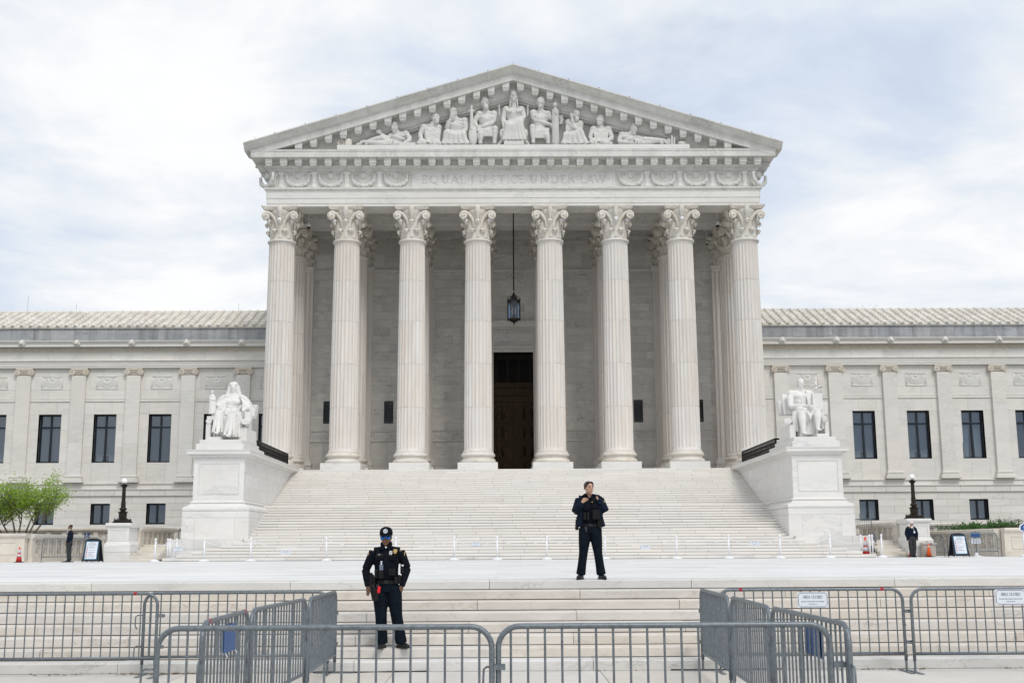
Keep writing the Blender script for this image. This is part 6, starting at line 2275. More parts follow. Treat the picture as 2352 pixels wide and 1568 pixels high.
    ob('bottle_cap', MB().lathe([(.015, 0), (.015, .018)], 12, (-.052, -.158, 1.285)), 'shirt', t)
    # keys, red tag and glove hanging at the right hip
    ob('key_ring', MB().limb([(-.105 + .018 * math.cos(a * PI / 6), -.145, .935 + .018 * math.sin(a * PI / 6)) for a in range(13)], .003, 5), 'steel', t)
    ob('red_tag', box_at((-.085, -.15, .875), .045, .014, .10, .1, .08), 'red', t, bevel=.006)
    g = MB()
    real_hand(g, Vector((-.175, -.14, .90)), (.22, -.02, -1), (1, 0, 0), 1.35, .25)
    g.limb([(-.19, -.14, .95), (-.17, -.14, .88)], [(.045, .02), (.05, .022)], 8)
    ob('glove', remesh(g, .008, 1), 'gear', t)
    # cap with emblem, sunglasses
    H = head_mat(c, 0, .02, 1.07)
    cp = MB()
    cp.lathe([(.092, .040), (.096, .065), (.092, .105), (.072, .140), (.035, .157), (.004, .160)], 22, (0, .012, 0), sy=1.16)
    ob('cap', cp.xf(H), 'uniform', t, smooth=True)
    vz = MB()
    top, bot = [], []
    for j in range(4):
        for i in range(13):
            u = -1 + 2 * i / 12
            x = u * (.088 - .014 * j * abs(u))
            y = -.088 * math.sqrt(max(0, 1 - (u * .92) ** 2)) - .01 - j * .024 * math.sqrt(max(0, 1 - u * u * .9))
            z = .064 - j * .008 - .020 * u * u * (1 + j * .25)
            top.append((x, y, z))
            bot.append((x, y, z - .006))
    n = len(top)
    fs = []
    for j in range(3):
        for i in range(12):
            a = j * 13 + i
            fs += [(a, a + 1, a + 14, a + 13), (n + a + 13, n + a + 14, n + a + 1, n + a)]
    fs += [(39 + i, 39 + i + 1, n + 39 + i + 1, n + 39 + i) for i in range(12)]
    ob('cap_visor', vz.add(top + bot, fs).xf(H), 'uniform', t, smooth=True)
    em = MB().lathe([(.026, 0), (.032, 0), (.032, .004), (.026, .004), (.026, 0)], 20).xf(H @ Matrix.Translation((0, -.100, .098)) @ Matrix.Rotation(PI / 2 - .2, 4, 'X'))
    ob('cap_emblem', em, 'signwhite', t)
    em = MB().limb([(0, -.104, .080), (0, -.102, .104), (0, -.098, .116)], [(.005, .004), (.007, .004), (.004, .003)], 6).limb([(-.016, -.103, .096), (0, -.105, .100), (.016, -.103, .096)], .0032, 5).xf(H)
    ob('cap_emblem', em, 'signwhite', t)
    gl = MB()
    for e in (-1, 1):
        q = []
        for (u, v) in ((.004, .020), (.03, .025), (.060, .022), (.070, .006), (.058, -.018), (.036, -.024), (.014, -.014)):
            xx = e * u
            q.append((xx, -.108 + 5.5 * xx * xx, v + .005))
        if e > 0:
            q.reverse()
        ob('sunglass_lens', MB().extr(q, (0, .005, 0)).xf(H), 'lens', t)
        gl.limb([(e * .062, -.088, .028), (e * .080, -.06, .030), (e * .082, .01, .024)], [(.004, .006)] * 3, 6)
    gl.limb([(-.064, -.088, .034), (-.03, -.108, .036), (0, -.112, .032), (.03, -.108, .036), (.064, -.088, .034)], [(.005, .005)] * 5, 6)
    ob('sunglass_frame', gl.xf(H), 'rubber', t)
    ob('lips', MB().limb([(-.022, -.0925, -.0565), (0, -.1045, -.0565), (.022, -.0925, -.0565)], [(.004, .003), (.0075, .006), (.004, .003)], 6).xf(H), 'lips', t, smooth=True)
    hr = MB().lathe([(.080, .0), (.084, .03), (.082, .06)], 16, (0, .02, 0), sy=1.16)
    ob('hair', hr.xf(H), 'hair_black', t, smooth=True)
    return t


def text_mesh(cu):
    """turn a text curve into a mesh"""
    o = bpy.data.objects.new('txt', cu)
    COL.objects.link(o)
    dg = bpy.context.evaluated_depsgraph_get()
    me = bpy.data.meshes.new_from_object(o.evaluated_get(dg))
    bpy.data.objects.remove(o)
    bpy.data.curves.remove(cu)
    return me


def officer_woman(loc):
    t = thing('person', 'dark-haired police officer in navy jacket holding her collar at the edge of the plaza', 'person', loc)
    J = V_(head=(-.01, .0, 1.585), neck=(-.01, .02, 1.47), chest=(0, .02, 1.24), pel=(0, .02, .93),
           sL=(-.175, .02, 1.375), sR=(.17, .02, 1.375), eL=(-.255, -.03, 1.165), eR=(.265, -.03, 1.175), wL=(-.145, -.155, 1.335), wR=(.135, -.075, 1.385),
           dL=(.75, .05, .50), dR=(-.35, .75, .25), tL=(.3, -.2, 1), tR=(0, .2, 1), hs=.85, cL=.9, cR=.9, hL=(-.09, .02, .84), hR=(.09, .02, .84),
           kL=(-.128, .0, .46), kR=(.128, .0, .46), fL=(-.178, .03, .085), fR=(.182, .03, .085))
    ob('body', body_mesh(J, .96, .42, .04), 'skin_light', t)
    face_parts(t, J['head'], .42, .04, 'hair_brown', 'hair_brown', True, .96)
    H = head_mat(J['head'], .42, .04, .96)
    hr = MB()
    hr.ball((0, .030, .040), (.085, .094, .092), 14, 10)
    hr.ball((0, .115, .01), (.036, .036, .04), 10, 8)
    for e in (-1, 1):
        hr.limb([(e * .008, -.050, .118), (e * .045, -.044, .098), (e * .070, -.012, .05), (e * .074, .03, -.02)], [.016, .020, .022, .022], 8)
    ob('hair', remesh(hr.xf(H), .008, 2), 'hair_brown', t)
    ob('trousers', remesh(trousers(J, Vector((0, .02, .97)), (.165, .12), .106, .078, .084, .0), .012, 3), 'trouser', t)
    for f_, d in ((J['fL'], (-.35, -1, 0)), (J['fR'], (.3, -1, 0))):
        b = ob('boot', remesh(boot(f_, d, .25, .10), .010, 2), 'boot', t)
        ob('sole', boot_sole(f_, d, .25), 'rubber', b)
    # uniform shirt and vest in the open front
    m = MB()
    m.limb([(0, .02, .92), (0, .02, 1.05), (0, .02, 1.22), (0, .02, 1.33), (-.005, .02, 1.42)], [(.155, .112), (.15, .108), (.170, .128), (.160, .11), (.075, .07)], 16)
    for e in (-1, 1):
        m.ball((e * .075, -.085, 1.245), (.08, .06, .075), 10, 8)
    ob('shirt', remesh(m, .012, 2), 'uniform', t)
    m = MB()
    for e in (-1, 1):
        m.extr([(-.005, -.070, 1.405), (-.005 + e * .05, -.05, 1.475), (-.005 + e * .072, .0, 1.468), (-.005 + e * .085, -.06, 1.385), (-.005 + e * .045, -.092, 1.37)], (0, .012, .004))
    ob('collar', m, 'uniform', t)
    # open jacket: hem flares, collar stands up
    m = MB()
    for e in (-1, 1):
        m.limb([(e * .13, .03, 1.40), (e * .155, .02, 1.25), (e * .16, .02, 1.08), (e * (.185 if e < 0 else .215), .02, .905)], [(.085, .115), (.075, .125), (.07, .125), (.06, .12)], 14)
    m.limb([(0, .09, 1.42), (0, .10, 1.2), (0, .11, .92)], [(.15, .05), (.17, .05), (.19, .05)], 12)
    for a in 'LR':
        s_, e_, w_ = J['s' + a], J['e' + a], J['w' + a]
        m.limb([s_ + Vector((0, 0, .02)), s_.lerp(e_, .5), e_], [(.082, .086), (.084, .088), (.080, .084)], 12)
        m.limb([e_, e_.lerp(w_, .5), w_], [.082, .070, .052], 12)
        for q in range(5):
            p = s_.lerp(e_, .45 + q * .2) if q < 3 else e_.lerp(w_, (q - 2) * .3)
            m.limb([p + Vector((-.07, -.05, .016)), p + Vector((0, -.086, -.004)), p + Vector((.07, -.05, -.016))], [.011, .015, .011], 6)
    m.limb([J['sL'] + Vector((.0, .0, .03)), Vector((0, .06, 1.44)), J['sR'] + Vector((0, 0, .03))], [.068, .07, .068], 12)
    ob('jacket', remesh(m, .012, 3), 'blazer', t)
    m = MB()
    m.extr([(-.205, -.02, 1.405), (-.08, -.06, 1.485), (-.045, .02, 1.50), (-.10, .05, 1.44), (-.20, .03, 1.395)], (0, .02, .012))
    m.extr([(.055, -.05, 1.47), (.215, -.03, 1.425), (.235, .0, 1.395), (.16, .05, 1.40), (.06, .04, 1.47)], (0, .02, .012))
    ob('jacket_collar', m, 'blazer', t, bevel=.005)
    ob('microphone', box_at((.05, -.135, 1.355), .045, .03, .055, 0, .9), 'gear', t, bevel=.008)
    ob('badge', box_at((.03, -.142, 1.335), .012, .01, .016), 'gold', t)
    m = MB()
    n = 28
    for i in range(n):
        a = 2 * PI * i / n
        m.join(MB().box(-.020, .020, -.008, .008, -.027, .027).xf(Matrix.Translation((.176 * math.cos(a), .02 + .128 * math.sin(a), .935)) @ Matrix.Rotation(math.atan2(.128 * math.cos(a), -.176 * math.sin(a)), 4, 'Z')))
    bl = ob('belt', m, 'gear', t)
    ob('buckle', box_at((0, -.118, .935), .055, .016, .055), 'rubber', bl, bevel=.006)
    for c_, sz in (((.09, -.155, 1.115), (.125, .05, .17)), ((-.10, -.13, 1.09), (.05, .045, .14)), ((-.045, -.14, 1.09), (.05, .045, .14)), ((.165, -.08, .96), (.09, .06, .13))):
        ob('pouch', box_at(c_, *sz, -.2 if c_[0] > 0 else .25), 'gear', bl, bevel=.014)
    ob('holster', MB().box(-.028, .028, -.045, .045, -.11, .08).box(-.02, .02, -.01, .05, .08, .125).xf(Matrix.Translation((-.232, .01, .965)) @ Matrix.Rotation(.06, 4, 'Y')), 'gear', bl, bevel=.012)
    ob('key_ring', MB().limb([(-.085 + .018 * math.cos(a * PI / 6), -.13, .885 + .018 * math.sin(a * PI / 6)) for a in range(13)], .003, 5).limb([(-.085, -.13, .868), (-.080, -.132, .82)], .005, 5), 'steel', bl)
    ob('shoulder_patch', MB().ball((.248, -.03, 1.33), (.012, .04, .04), 8, 6), 'gold', t, smooth=True)
    return t


def blazer_mesh(J, waist_z, open_front=0.0):
    m = MB()
    ch = J['chest']
    m.limb([(J['pel'].x, J['pel'].y, waist_z), (J['pel'].x, J['pel'].y, waist_z + .2), ch, J['neck'] + Vector((0, .01, -.08))], [(.19, .145), (.175, .135), (.19, .13), (.10, .08)], 16)
    m.limb([J['sL'], J['neck'] + Vector((0, .01, -.08)), J['sR']], [.068, .07, .068], 12)
    for a in 'LR':
        s_, e_, w_ = J['s' + a], J['e' + a], J['w' + a]
        m.limb([s_, s_.lerp(e_, .5), e_], [.073, .068, .060], 12)
        m.limb([e_, e_.lerp(w_, .5), w_], [.060, .055, .047], 12)
    return m


def guard_left(loc, rz):
    t = thing('person', 'guard in navy blazer and grey slacks seen in profile behind a low barrier', 'person', loc, rz)
    J = V_(head=(0, .0, 1.655), neck=(0, .03, 1.545), chest=(0, .03, 1.30), pel=(0, .0, .98),
           sL=(-.19, .03, 1.43), sR=(.19, .03, 1.43), eL=(-.23, .06, 1.15), eR=(.23, .06, 1.15), wL=(-.20, -.08, .93), wR=(.20, -.08, .93),
           dL=(.1, -.3, -1), dR=(-.1, -.3, -1), tL=(.6, -.8, 0), tR=(-.6, -.8, 0), hL=(-.085, .0, .88), hR=(.085, .0, .88),
           kL=(-.09, -.01, .48), kR=(.09, .0, .48), fL=(-.10, .03, .09), fR=(.10, .05, .09))
    ob('body', body_mesh(J), 'skin_mid', t)
    H = head_mat(J['head'], 0, 0)
    face_parts(t, J['head'], 0, 0, 'hair_black')
    hr = MB().ball((0, .030, .045), (.080, .088, .080), 14, 10)
    ob('hair', hr.xf(H), 'hair_black', t, smooth=True)
    ob('trousers', remesh(trousers(J, Vector((0, .0, 1.02)), (.17, .14), .105, .085, .085, .0), .014, 2), 'slacks', t)
    for f_ in (J['fL'], J['fR']):
        ob('shoe', remesh(boot(f_, (0, -1, 0), .28, .08), .012, 2), 'boot', t)
    ob('blazer', remesh(blazer_mesh(J, .80), .014, 2), 'blazer', t)
    ob('shirt_collar', MB().limb([(-.05, -.06, 1.53), (-.055, .02, 1.56), (0, .075, 1.575), (.055, .02, 1.56), (.05, -.06, 1.53)], [(.016, .010)] * 5, 6, side=(0, 0, 1)).extr([(-.03, -.115, 1.49), (.03, -.115, 1.49), (0, -.145, 1.38)], (0, .03, 0)), 'shirt', t)
    ob('lanyard_card', box_at((-.14, -.125, 1.22), .07, .01, .10, .5), 'signwhite', t)
    return t


def guard_right(loc, rz):
    t = thing('person', 'white-haired guard in dark blazer and waistcoat looking down, hands in pockets', 'person', loc, rz)
    J = V_(head=(.01, -.06, 1.60), neck=(0, .02, 1.51), chest=(0, .03, 1.27), pel=(0, .0, .95),
           sL=(-.19, .03, 1.40), sR=(.19, .03, 1.40), eL=(-.265, .06, 1.13), eR=(.275, .04, 1.13), wL=(-.21, -.05, .90), wR=(.23, -.05, .92),
           dL=(.25, -.1, -1), dR=(-.25, -.1, -1), tL=(.6, -.8, 0), tR=(-.6, -.8, 0), hL=(-.085, .0, .86), hR=(.085, .0, .86),
           kL=(-.10, -.03, .46), kR=(.10, -.03, .46), fL=(-.035, .05, .085), fR=(.05, .0, .085))
    ob('body', body_mesh(J, 1.0, .05, .45), 'skin_light', t)
    H = head_mat(J['head'], .05, .45)
    hr = MB().ball((0, .022, .042), (.086, .098, .090), 14, 10)
    ob('hair', hr.xf(H), 'hair_grey', t, smooth=True)
    sg = MB().box(-.065, -.006, -.112, -.098, -.002, .028).box(.006, .065, -.112, -.098, -.002, .028).box(-.006, .006, -.11, -.10, .012, .02)
    ob('sunglasses', sg.xf(H), 'rubber', t)
    ob('trousers', remesh(trousers(J, Vector((0, .0, .99)), (.17, .14), .105, .088, .082, .0), .014, 2), 'slacks', t)
    for f_, d in ((J['fL'], (-.3, -1, 0)), (J['fR'], (.35, -1, 0))):
        ob('shoe', remesh(boot(f_, d, .28, .08), .012, 2), 'boot', t)
    m = MB().limb([(0, 0, .93), (0, .0, 1.10), (0, .02, 1.27), (0, .03, 1.40)], [(.165, .135), (.165, .138), (.17, .125), (.10, .08)], 16)
    ob('waistcoat', remesh(m, .014, 2), 'blazer', t)
    ob('shirt', MB().limb([(0, 0, .90), (0, 0, .965)], [(.168, .138), (.170, .141)], 18).extr([(-.05, -.085, 1.47), (.05, -.085, 1.47), (0, -.12, 1.36)], (0, .03, 0)), 'shirt', t)
    m = MB()
    for e in (-1, 1):
        m.limb([(e * .15, .02, 1.38), (e * .165, .02, 1.2), (e * .19, .01, 1.0), (e * (.20 if e < 0 else .25), .0, .80)], [(.065, .12), (.055, .14), (.055, .15), (.05, .14)], 12)
    m.limb([(0, .12, 1.4), (0, .13, 1.1), (0, .13, .8)], [(.16, .04), (.18, .04), (.2, .04)], 10)
    m.limb([J['sL'], Vector((0, .04, 1.45)), J['sR']], [.066, .06, .066], 12)
    for a in 'LR':
        s_, e_, w_ = J['s' + a], J['e' + a], J['w' + a]
        m.limb([s_, s_.lerp(e_, .5), e_], [.073, .068, .062], 12).limb([e_, e_.lerp(w_, .5), w_], [.062, .058, .052], 12)
    ob('blazer', remesh(m, .014, 2), 'blazer', t)
    ob('lanyard_card', box_at((.09, -.145, 1.20), .07, .01, .10, -.1), 'signwhite', t)
    ob('lanyard', MB().limb([(.05, -.06, 1.46), (.075, -.13, 1.35), (.09, -.142, 1.25)], .006, 5), 'signwhite', t)
    return t


officer_man((-2.69, 18.36, 2 * H1))
officer_woman((.66, 20.84, ZP))
guard_left((-21.65, 57.1, ZP), R(-84))
guard_right((18.93, 57.15, ZP), 0)
# ================================================================== crowd barriers
BH = 1.2


def arc_pts(cx, cz, r, a0, a1, n):
    return [(cx + r * math.cos(R(a0 + (a1 - a0) * i / n)), 0, cz + r * math.sin(R(a0 + (a1 - a0) * i / n))) for i in range(n + 1)]


BAR_ME = {}


def barrier_proto(L):
    hl = L / 2
    t = thing('crowd_barrier', 'x', 'barrier')
    rr_ = .0235
    rad = .17
    m = MB()
    pts = [(-hl + rr_, 0, .16), (-hl + rr_, 0, .6)] + arc_pts(-hl + rr_ + rad, BH - rr_ - rad, rad, 180, 90, 7) + arc_pts(hl - rr_ - rad, BH - rr_ - rad, rad, 90, 0, 7) + [(hl - rr_, 0, .6), (hl - rr_, 0, .16)]
    m.limb(pts, rr_, 12, side=(0, 1, 0))
    ob('frame', m, 'steel', t, smooth=True)
    ob('rail', MB().limb([(-hl + rr_, 0, .265), (hl - rr_, 0, .265)], .020, 10), 'steel', t, smooth=True)
    n = int(round((L - .22) / .142))
    if 'bar' not in BAR_ME:
        me = MB().limb([(0, 0, .28), (0, 0, BH - .03)], .0098, 8, cap=False).mesh('bar', True)
        me.materials.append(MT['steel'])
        BAR_ME['bar'] = me
        me = MB().limb([(0, 0, .28), (0, 0, BH - .042)], .0098, 8, cap=False).mesh('bar_end', True)
        me.materials.append(MT['steel'])
        BAR_ME['end'] = me
        ft = MB().box(-.032, .032, -.29, .29, .002, .012).limb([(0, 0, .01), (0, 0, .20)], .018, 8)
        me = ft.mesh('foot')
        me.materials.append(MT['steel'])
        BAR_ME['foot'] = me
    for i in range(n + 1):
        x = -hl + .125 + i * (L - .25) / n
        ob('bar', BAR_ME['end' if i in (0, n) else 'bar'], None, t, (x, 0, 0))
    for e in (-1, 1):
        ob('foot', BAR_ME['foot'], None, t, (e * (hl - rr_), 0, 0))
    for z in (.42, .86):
        ob('hook', MB().limb([(-hl + .01, 0, z), (-hl - .07, 0, z), (-hl - .095, 0, z - .02), (-hl - .10, 0, z - .14), (-hl - .075, 0, z - .20)], .009, 7), 'steel', t, smooth=True)
        ob('loop', MB().box(hl - .01, hl + .085, -.028, -.022, z - .022, z + .022).box(hl - .01, hl + .085, .022, .028, z - .022, z + .022).box(hl + .079, hl + .085, -.022, .022, z - .022, z + .022), 'steel', t)
    return t


protos = {}
GRP = 'steel crowd barriers by the lower steps'


def put_barrier(x0, y0, x1, y1, label, L=2.74, group=GRP, z=0.0, sc=1.0, lean=0.0):
    if L not in protos:
        o = protos[L] = barrier_proto(L)
    else:
        o = copy_tree(protos[L])
    o.location = ((x0 + x1) / 2, (y0 + y1) / 2, z)
    o.rotation_euler = (lean, 0, math.atan2(y1 - y0, x1 - x0))
    if sc != 1.0:
        o.scale = (sc, sc, sc)
    o['label'] = label
    o['group'] = group
    return o


b_n1 = put_barrier(-3.69, 9.72, -.97, 9.72, 'nearest crowd barrier on the left, its long rail in front of the capped officer')
b_n2 = put_barrier(-.955, 9.74, 1.785, 9.74, 'nearest crowd barrier on the right, below the female officer')
b_la = put_barrier(-3.49, 10.40, -3.535, 12.45, 'shorter slanting crowd barrier behind the nearest left one, with blue sign back', 2.1)
b_lb = put_barrier(-3.515, 12.50, -3.385, 15.22, 'middle barrier of the left row that runs back to the steps')
b_lc = put_barrier(-3.36, 15.28, -3.375, 17.85, 'barrier at the far end of the left row, beside the capped officer', 2.6)
b_ra = put_barrier(1.89, 9.65, 1.884, 12.35, 'slanting crowd barrier at the near end of the right row, with blue sign back')
b_rb = put_barrier(1.882, 12.42, 1.986, 15.05, 'middle barrier of the right row with a white label on its post', 2.6)
b_rc = put_barrier(1.965, 15.12, 2.07, 17.85, 'barrier at the far end of the right row, touching the steps')
b_m = put_barrier(2.26, 17.56, 5.00, 17.50, 'crowd barrier with AREA CLOSED sign, along the steps just behind the right row')
b_r = put_barrier(5.05, 17.42, 7.79, 17.42, 'crowd barrier with AREA CLOSED sign at the right edge of the steps')
b_l1 = put_barrier(-8.64, 17.50, -5.90, 17.50, 'crowd barrier along the bottom step at the left edge of the photo')
b_l2 = put_barrier(-6.17, 17.66, -3.46, 17.76, 'crowd barrier along the bottom step behind the left row')
FG = 'steel barriers at the back of the plaza'
put_barrier(-23.25, 57.75, -20.68, 57.75, 'grey barrier in front of the guard in profile', 2.6, FG, ZP, .96)
put_barrier(20.78, 57.75, 23.40, 57.75, 'grey barrier behind the right sign board', 2.6, FG, ZP, .96)
put_barrier(-18.2, 63.2, -17.2, 65.6, 'grey barrier half hidden behind the left platform', 2.6, FG, ZP + .6, .9)
put_barrier(18.55, 62.0, 17.35, 64.0, 'grey barrier standing highest behind the right platform', 2.6, FG, ZP + .9, .9)
put_barrier(17.9, 59.4, 18.35, 61.9, 'grey barrier beside the red cone by the right side stair', 2.6, FG, ZP, .96)
put_barrier(20.35, 60.2, 20.95, 58.4, 'short grey barrier between the pale box and right sign board', 2.1, FG, ZP, .9)
for b, pts in ((b_m, ((-1.02, 0), (1.05, 0))), (b_l1, ((1.02, 0),)), (b_la, ((-.8, 0), (.82, 0)))):
    for x, _ in pts:
        ob('red_tape', MB().limb([(x - .022, 0, BH - .0235), (x + .022, 0, BH - .0235)], .0246, 12), 'redtape', b, smooth=True)
ob('paper_label', MB().box(-1.17, -1.166, -.028, .028, .78, .98), 'signwhite', b_rb, label='white paper label on the post')


def area_sign(label, loc, rz, w=.446, h=.222, lit=True, group='AREA CLOSED signs', nm='area_closed_sign'):
    t = thing(nm, label, 'sign', loc, rz, group)
    m = MB().box(-w / 2, w / 2, -.004, .004, -h / 2, h / 2)
    ob('plate', m, 'signwhite', t)
    bd = MB()
    a, b_ = w / 2 - .012, h / 2 - .012
    for e in (-1, 1):
        bd.box(-a + .03, a - .03, -.0062, -.0042, e * b_ - .003, e * b_ + .003)
        bd.box(e * a - .003, e * a + .003, -.0062, -.0042, -b_ + .03, b_ - .03)
        for f in (-1, 1):
            bd.extr([(e * a + .003, -.0062, f * (b_ - .03)), (e * (a - .03), -.0062, f * b_ + .003), (e * (a - .03), -.0062, f * b_ - .003), (e * a - .003, -.0062, f * (b_ - .03))], (0, .002, 0))
    ob('border', bd, 'signblue', t)
    if lit:
        lt_ = MB()
        hh = .040 * w / .446
        x = 0
        adv = []
        for ch in 'AREA CLOSED':
            adv.append(.5 * hh if ch == ' ' else GL[ch][0] * hh * .92)
        x = -sum(adv) / 2
        for ch, a_ in zip('AREA CLOSED', adv):
            if ch != ' ':
                glyph(lt_, ch, x, .022, hh, -.0064, -.0042)
            x += a_
        ob('lettering', lt_, 'signblue', t)
        for s_, z, sz in (('By order of the Supreme Court Marshal', -.030, .0205), ('40 USC Section 6102', -.066, .0145)):
            cu = bpy.data.curves.new('t', 'FONT')
            cu.body = s_
            cu.size = sz
            cu.align_x = 'CENTER'
            cu.extrude = .0009
            ob('lettering', text_mesh(cu), 'signblue', t, (0, -.0054, z), (PI / 2, 0, 0))
    return t


area_sign('AREA CLOSED sign fixed to the barrier just behind the right row', (3.65, 17.48, 1.03), -.02, group='AREA CLOSED signs on barriers')
area_sign('AREA CLOSED sign fixed to the barrier nearest the right edge', (6.52, 17.385, 1.055), 0, group='AREA CLOSED signs on barriers')
for loc, rz, lab in (((-3.49, 11.45, .98), R(90), 'blue back of a sign tied to the short slanting barrier on the left'), ((1.92, 10.95, .96), R(-90), 'blue back of a sign tied to the slanting barrier on the right')):
    t = thing('hanging_sign', lab, 'sign', loc, rz, 'blue sign backs on the slanting barriers')
    ob('plate', MB().box(-.23, .23, -.004, .004, -.13, .12).extr([(-.23, .03, -.12), (.23, .03, -.15), (.23, .03, .12), (-.23, .03, .12)], (0, .006, 0)), 'blue', t)
    ob('zip_tie', MB().limb([(-.2, -.01, -.13), (-.2, -.03, -.16), (-.18, -.02, -.18)], .004, 5).limb([(.2, -.01, -.13), (.2, -.03, -.15), (.21, -.02, -.17)], .004, 5), 'plastic', t)

# ------------------------------------------------------------------ white chain posts at the foot of the great stairs
CX_ = [-17.5, -15.2, -12.96, -9.33, -6.0, -3.19, -1.12, 1.27, 4.08, 7.54, 10.05, 12.53, 14.95, 17.4]
near = ['left end post with the widest base', 'beside the pedestal on the left, next to the end post', 'in front of the inner edge of the left pedestal', 'left of the capped officer, clear of the pedestal', 'partly behind the capped officer’s shoulder', 'right of the capped officer, nearest to him', 'left of the stair axis, near the middle sign', 'in the middle, left of the female officer', 'half hidden behind the female officer’s leg', 'right of the female officer, after the hanging sign', 'second clear post right of the female officer', 'third clear post right of the female officer', 'in front of the right pedestal', 'right end post by the side stair']
proto = None
pst = []
for i, x in enumerate(CX_):
    lab = 'white plastic chain post ' + near[i].replace('’', "'")
    if proto is None:
        proto = thing('chain_post', lab, 'post', (0, 0, 0), 0, 'white chain posts')
        ob('base', MB().lathe([(.205, .002), (.215, .02), (.205, .045), (.15, .075), (.07, .10), (.045, .11)], 22), 'plastic', proto, smooth=True)
        ob('pole', MB().limb([(0, 0, .10), (0, 0, 1.02)], .036, 12), 'plastic', proto, smooth=True)
        ob('finial', MB().lathe([(.048, 1.0), (.052, 1.015), (.048, 1.03), (.038, 1.035), (.05, 1.06), (.046, 1.085), (.03, 1.105), (.006, 1.118)], 14), 'plastic', proto, smooth=True)
        o = proto
    else:
        o = copy_tree(proto)
        o['label'] = lab
    o.location = (x, 57.2 if 0 < i < 13 else 57.0, ZP)
    o.rotation_euler = (0, rg.uniform(-.02, .02), rg.uniform(0, 3))
    if i == 0:
        o.scale = (1.12, 1.12, 1.0)
    pst.append(o.location)
small = [(-17.33, 58.5, 'left of the two white posts standing close behind the left end post'), (-17.20, 58.45, 'right of the two white posts close behind the left end post'), (-17.0, 58.9, 'lower white post behind the bottom step on the left'), (16.98, 58.9, 'lower white post behind the bottom step on the right'), (17.28, 58.45, 'left of the two white posts beside the red cone'), (17.42, 58.5, 'right of the two white posts beside the red cone')]
sm = []
for x, y, lab in small:
    o = copy_tree(proto)
    o['label'] = lab
    o.location = (x, y, ZP)
    sm.append(o.location)


def chain(a, b, sag, lab):
    m = MB()
    n = max(6, int((Vector(b) - Vector(a)).length / .055))
    A, B_ = Vector(a), Vector(b)
    for i in range(n):
        t0, t1 = i / n, (i + 1) / n
        p = A.lerp(B_, t0) - Vector((0, 0, sag * 4 * t0 * (1 - t0)))
        q = A.lerp(B_, t1) - Vector((0, 0, sag * 4 * t1 * (1 - t1)))
        d = q - p
        s_ = Vector((0, .013, 0)) if i % 2 else d.cross(Vector((0, 1, 0))).normalized() * .013
        e = d * .18
        loop = [p - e + s_ * .2, p + s_, q - d * .0 + s_, q + e, q - s_, p - s_, p - e - s_ * .2]
        m.limb(loop, .0065, 4)
    return tag(ob('plastic_chain', m, 'plastic'), lab, 'chain', 'white plastic chains between posts')


cl_ = ['between the two leftmost wide posts, carrying a sign', 'across the left pedestal foot', 'left of the capped officer, carrying a sign', 'running up to the capped officer', 'passing behind the capped officer', 'right of the capped officer', 'at the middle of the stair, carrying a sign', 'left of the female officer', 'behind and right of the female officer, carrying a sign', 'next after the female officer, right of the hanging sign', 'right of the stair middle, carrying a sign', 'towards the right pedestal', 'across the right pedestal foot']
for i in range(13):
    a, b = pst[i], pst[i + 1]
    if i == 0:
        a = sm[1]
    ms = .36 if i in (0, 2, 4, 8, 10) else .30
    if i == 12:
        b = sm[5]
    chain((a[0], a[1], ZP + .98), (b[0], b[1], ZP + .98), ms, 'white plastic chain ' + cl_[i])
chain((pst[0][0], pst[0][1], ZP + .98), (sm[0][0], sm[0][1], ZP + .95), .22, 'short white chain slack between the left end post and its neighbour')
chain((pst[13][0], pst[13][1], ZP + .98), (sm[5][0], sm[5][1], ZP + .9), .25, 'short white chain slack between the right end post and its neighbour')
for x, z, lab in ((-16.45, 1.84, 'hanging from the leftmost chain'), (-11.28, 1.655, 'hanging left of the capped officer'), (-2.14, 1.985, 'on the step just right of the capped officer'), (6.03, 1.81, 'hanging right of the female officer'), (11.30, 1.97, 'nearest the right pedestal')):
    area_sign('small white AREA CLOSED sign ' + lab, (x, 57.16, z), 0, .45, .20, True, 'small AREA CLOSED signs on the chains')

# ------------------------------------------------------------------ side stairs, lamp pedestals, balustrades
SPK = MB()
SPK.box(-.345, .345, -.10, .10, .305, .345).box(-.345, .345, -.10, .10, -.345, -.305).box(-.345, -.305, -.10, .10, -.305, .305).box(.305, .345, -.10, .10, -.305, .305)
for a in range(8):
    q = MB().add([(.0, -.09, -.035), (.0, .09, -.035), (.0, .09, .035), (.0, -.09, .035), (.33, -.09, -.055), (.33, .09, -.055), (.33, .09, .055), (.33, -.09, .055)], [(0, 1, 2, 3), (4, 7, 6, 5), (0, 4, 5, 1), (1, 5, 6, 2), (2, 6, 7, 3), (3, 7, 4, 0)])
    L_ = .93 if a % 2 == 0 else 1.28
    SPK.join(q, Matrix.Rotation(-a * PI / 4, 4, 'Y') @ Matrix.Diagonal((L_, 1 - .02 * a, 1, 1)))
SPK.lathe([(.02, -.095), (.105, -.095), (.105, .095), (.02, .095)], 12) if False else None
SPK.join(MB().lathe([(.02, -.097), (.11, -.097), (.11, .097), (.02, .097)], 12).xf(Matrix.Rotation(PI / 2, 4, 'X')))
LAT = SPK.mesh('lattice_panel')
LAT.materials.append(MT['balustrade'])


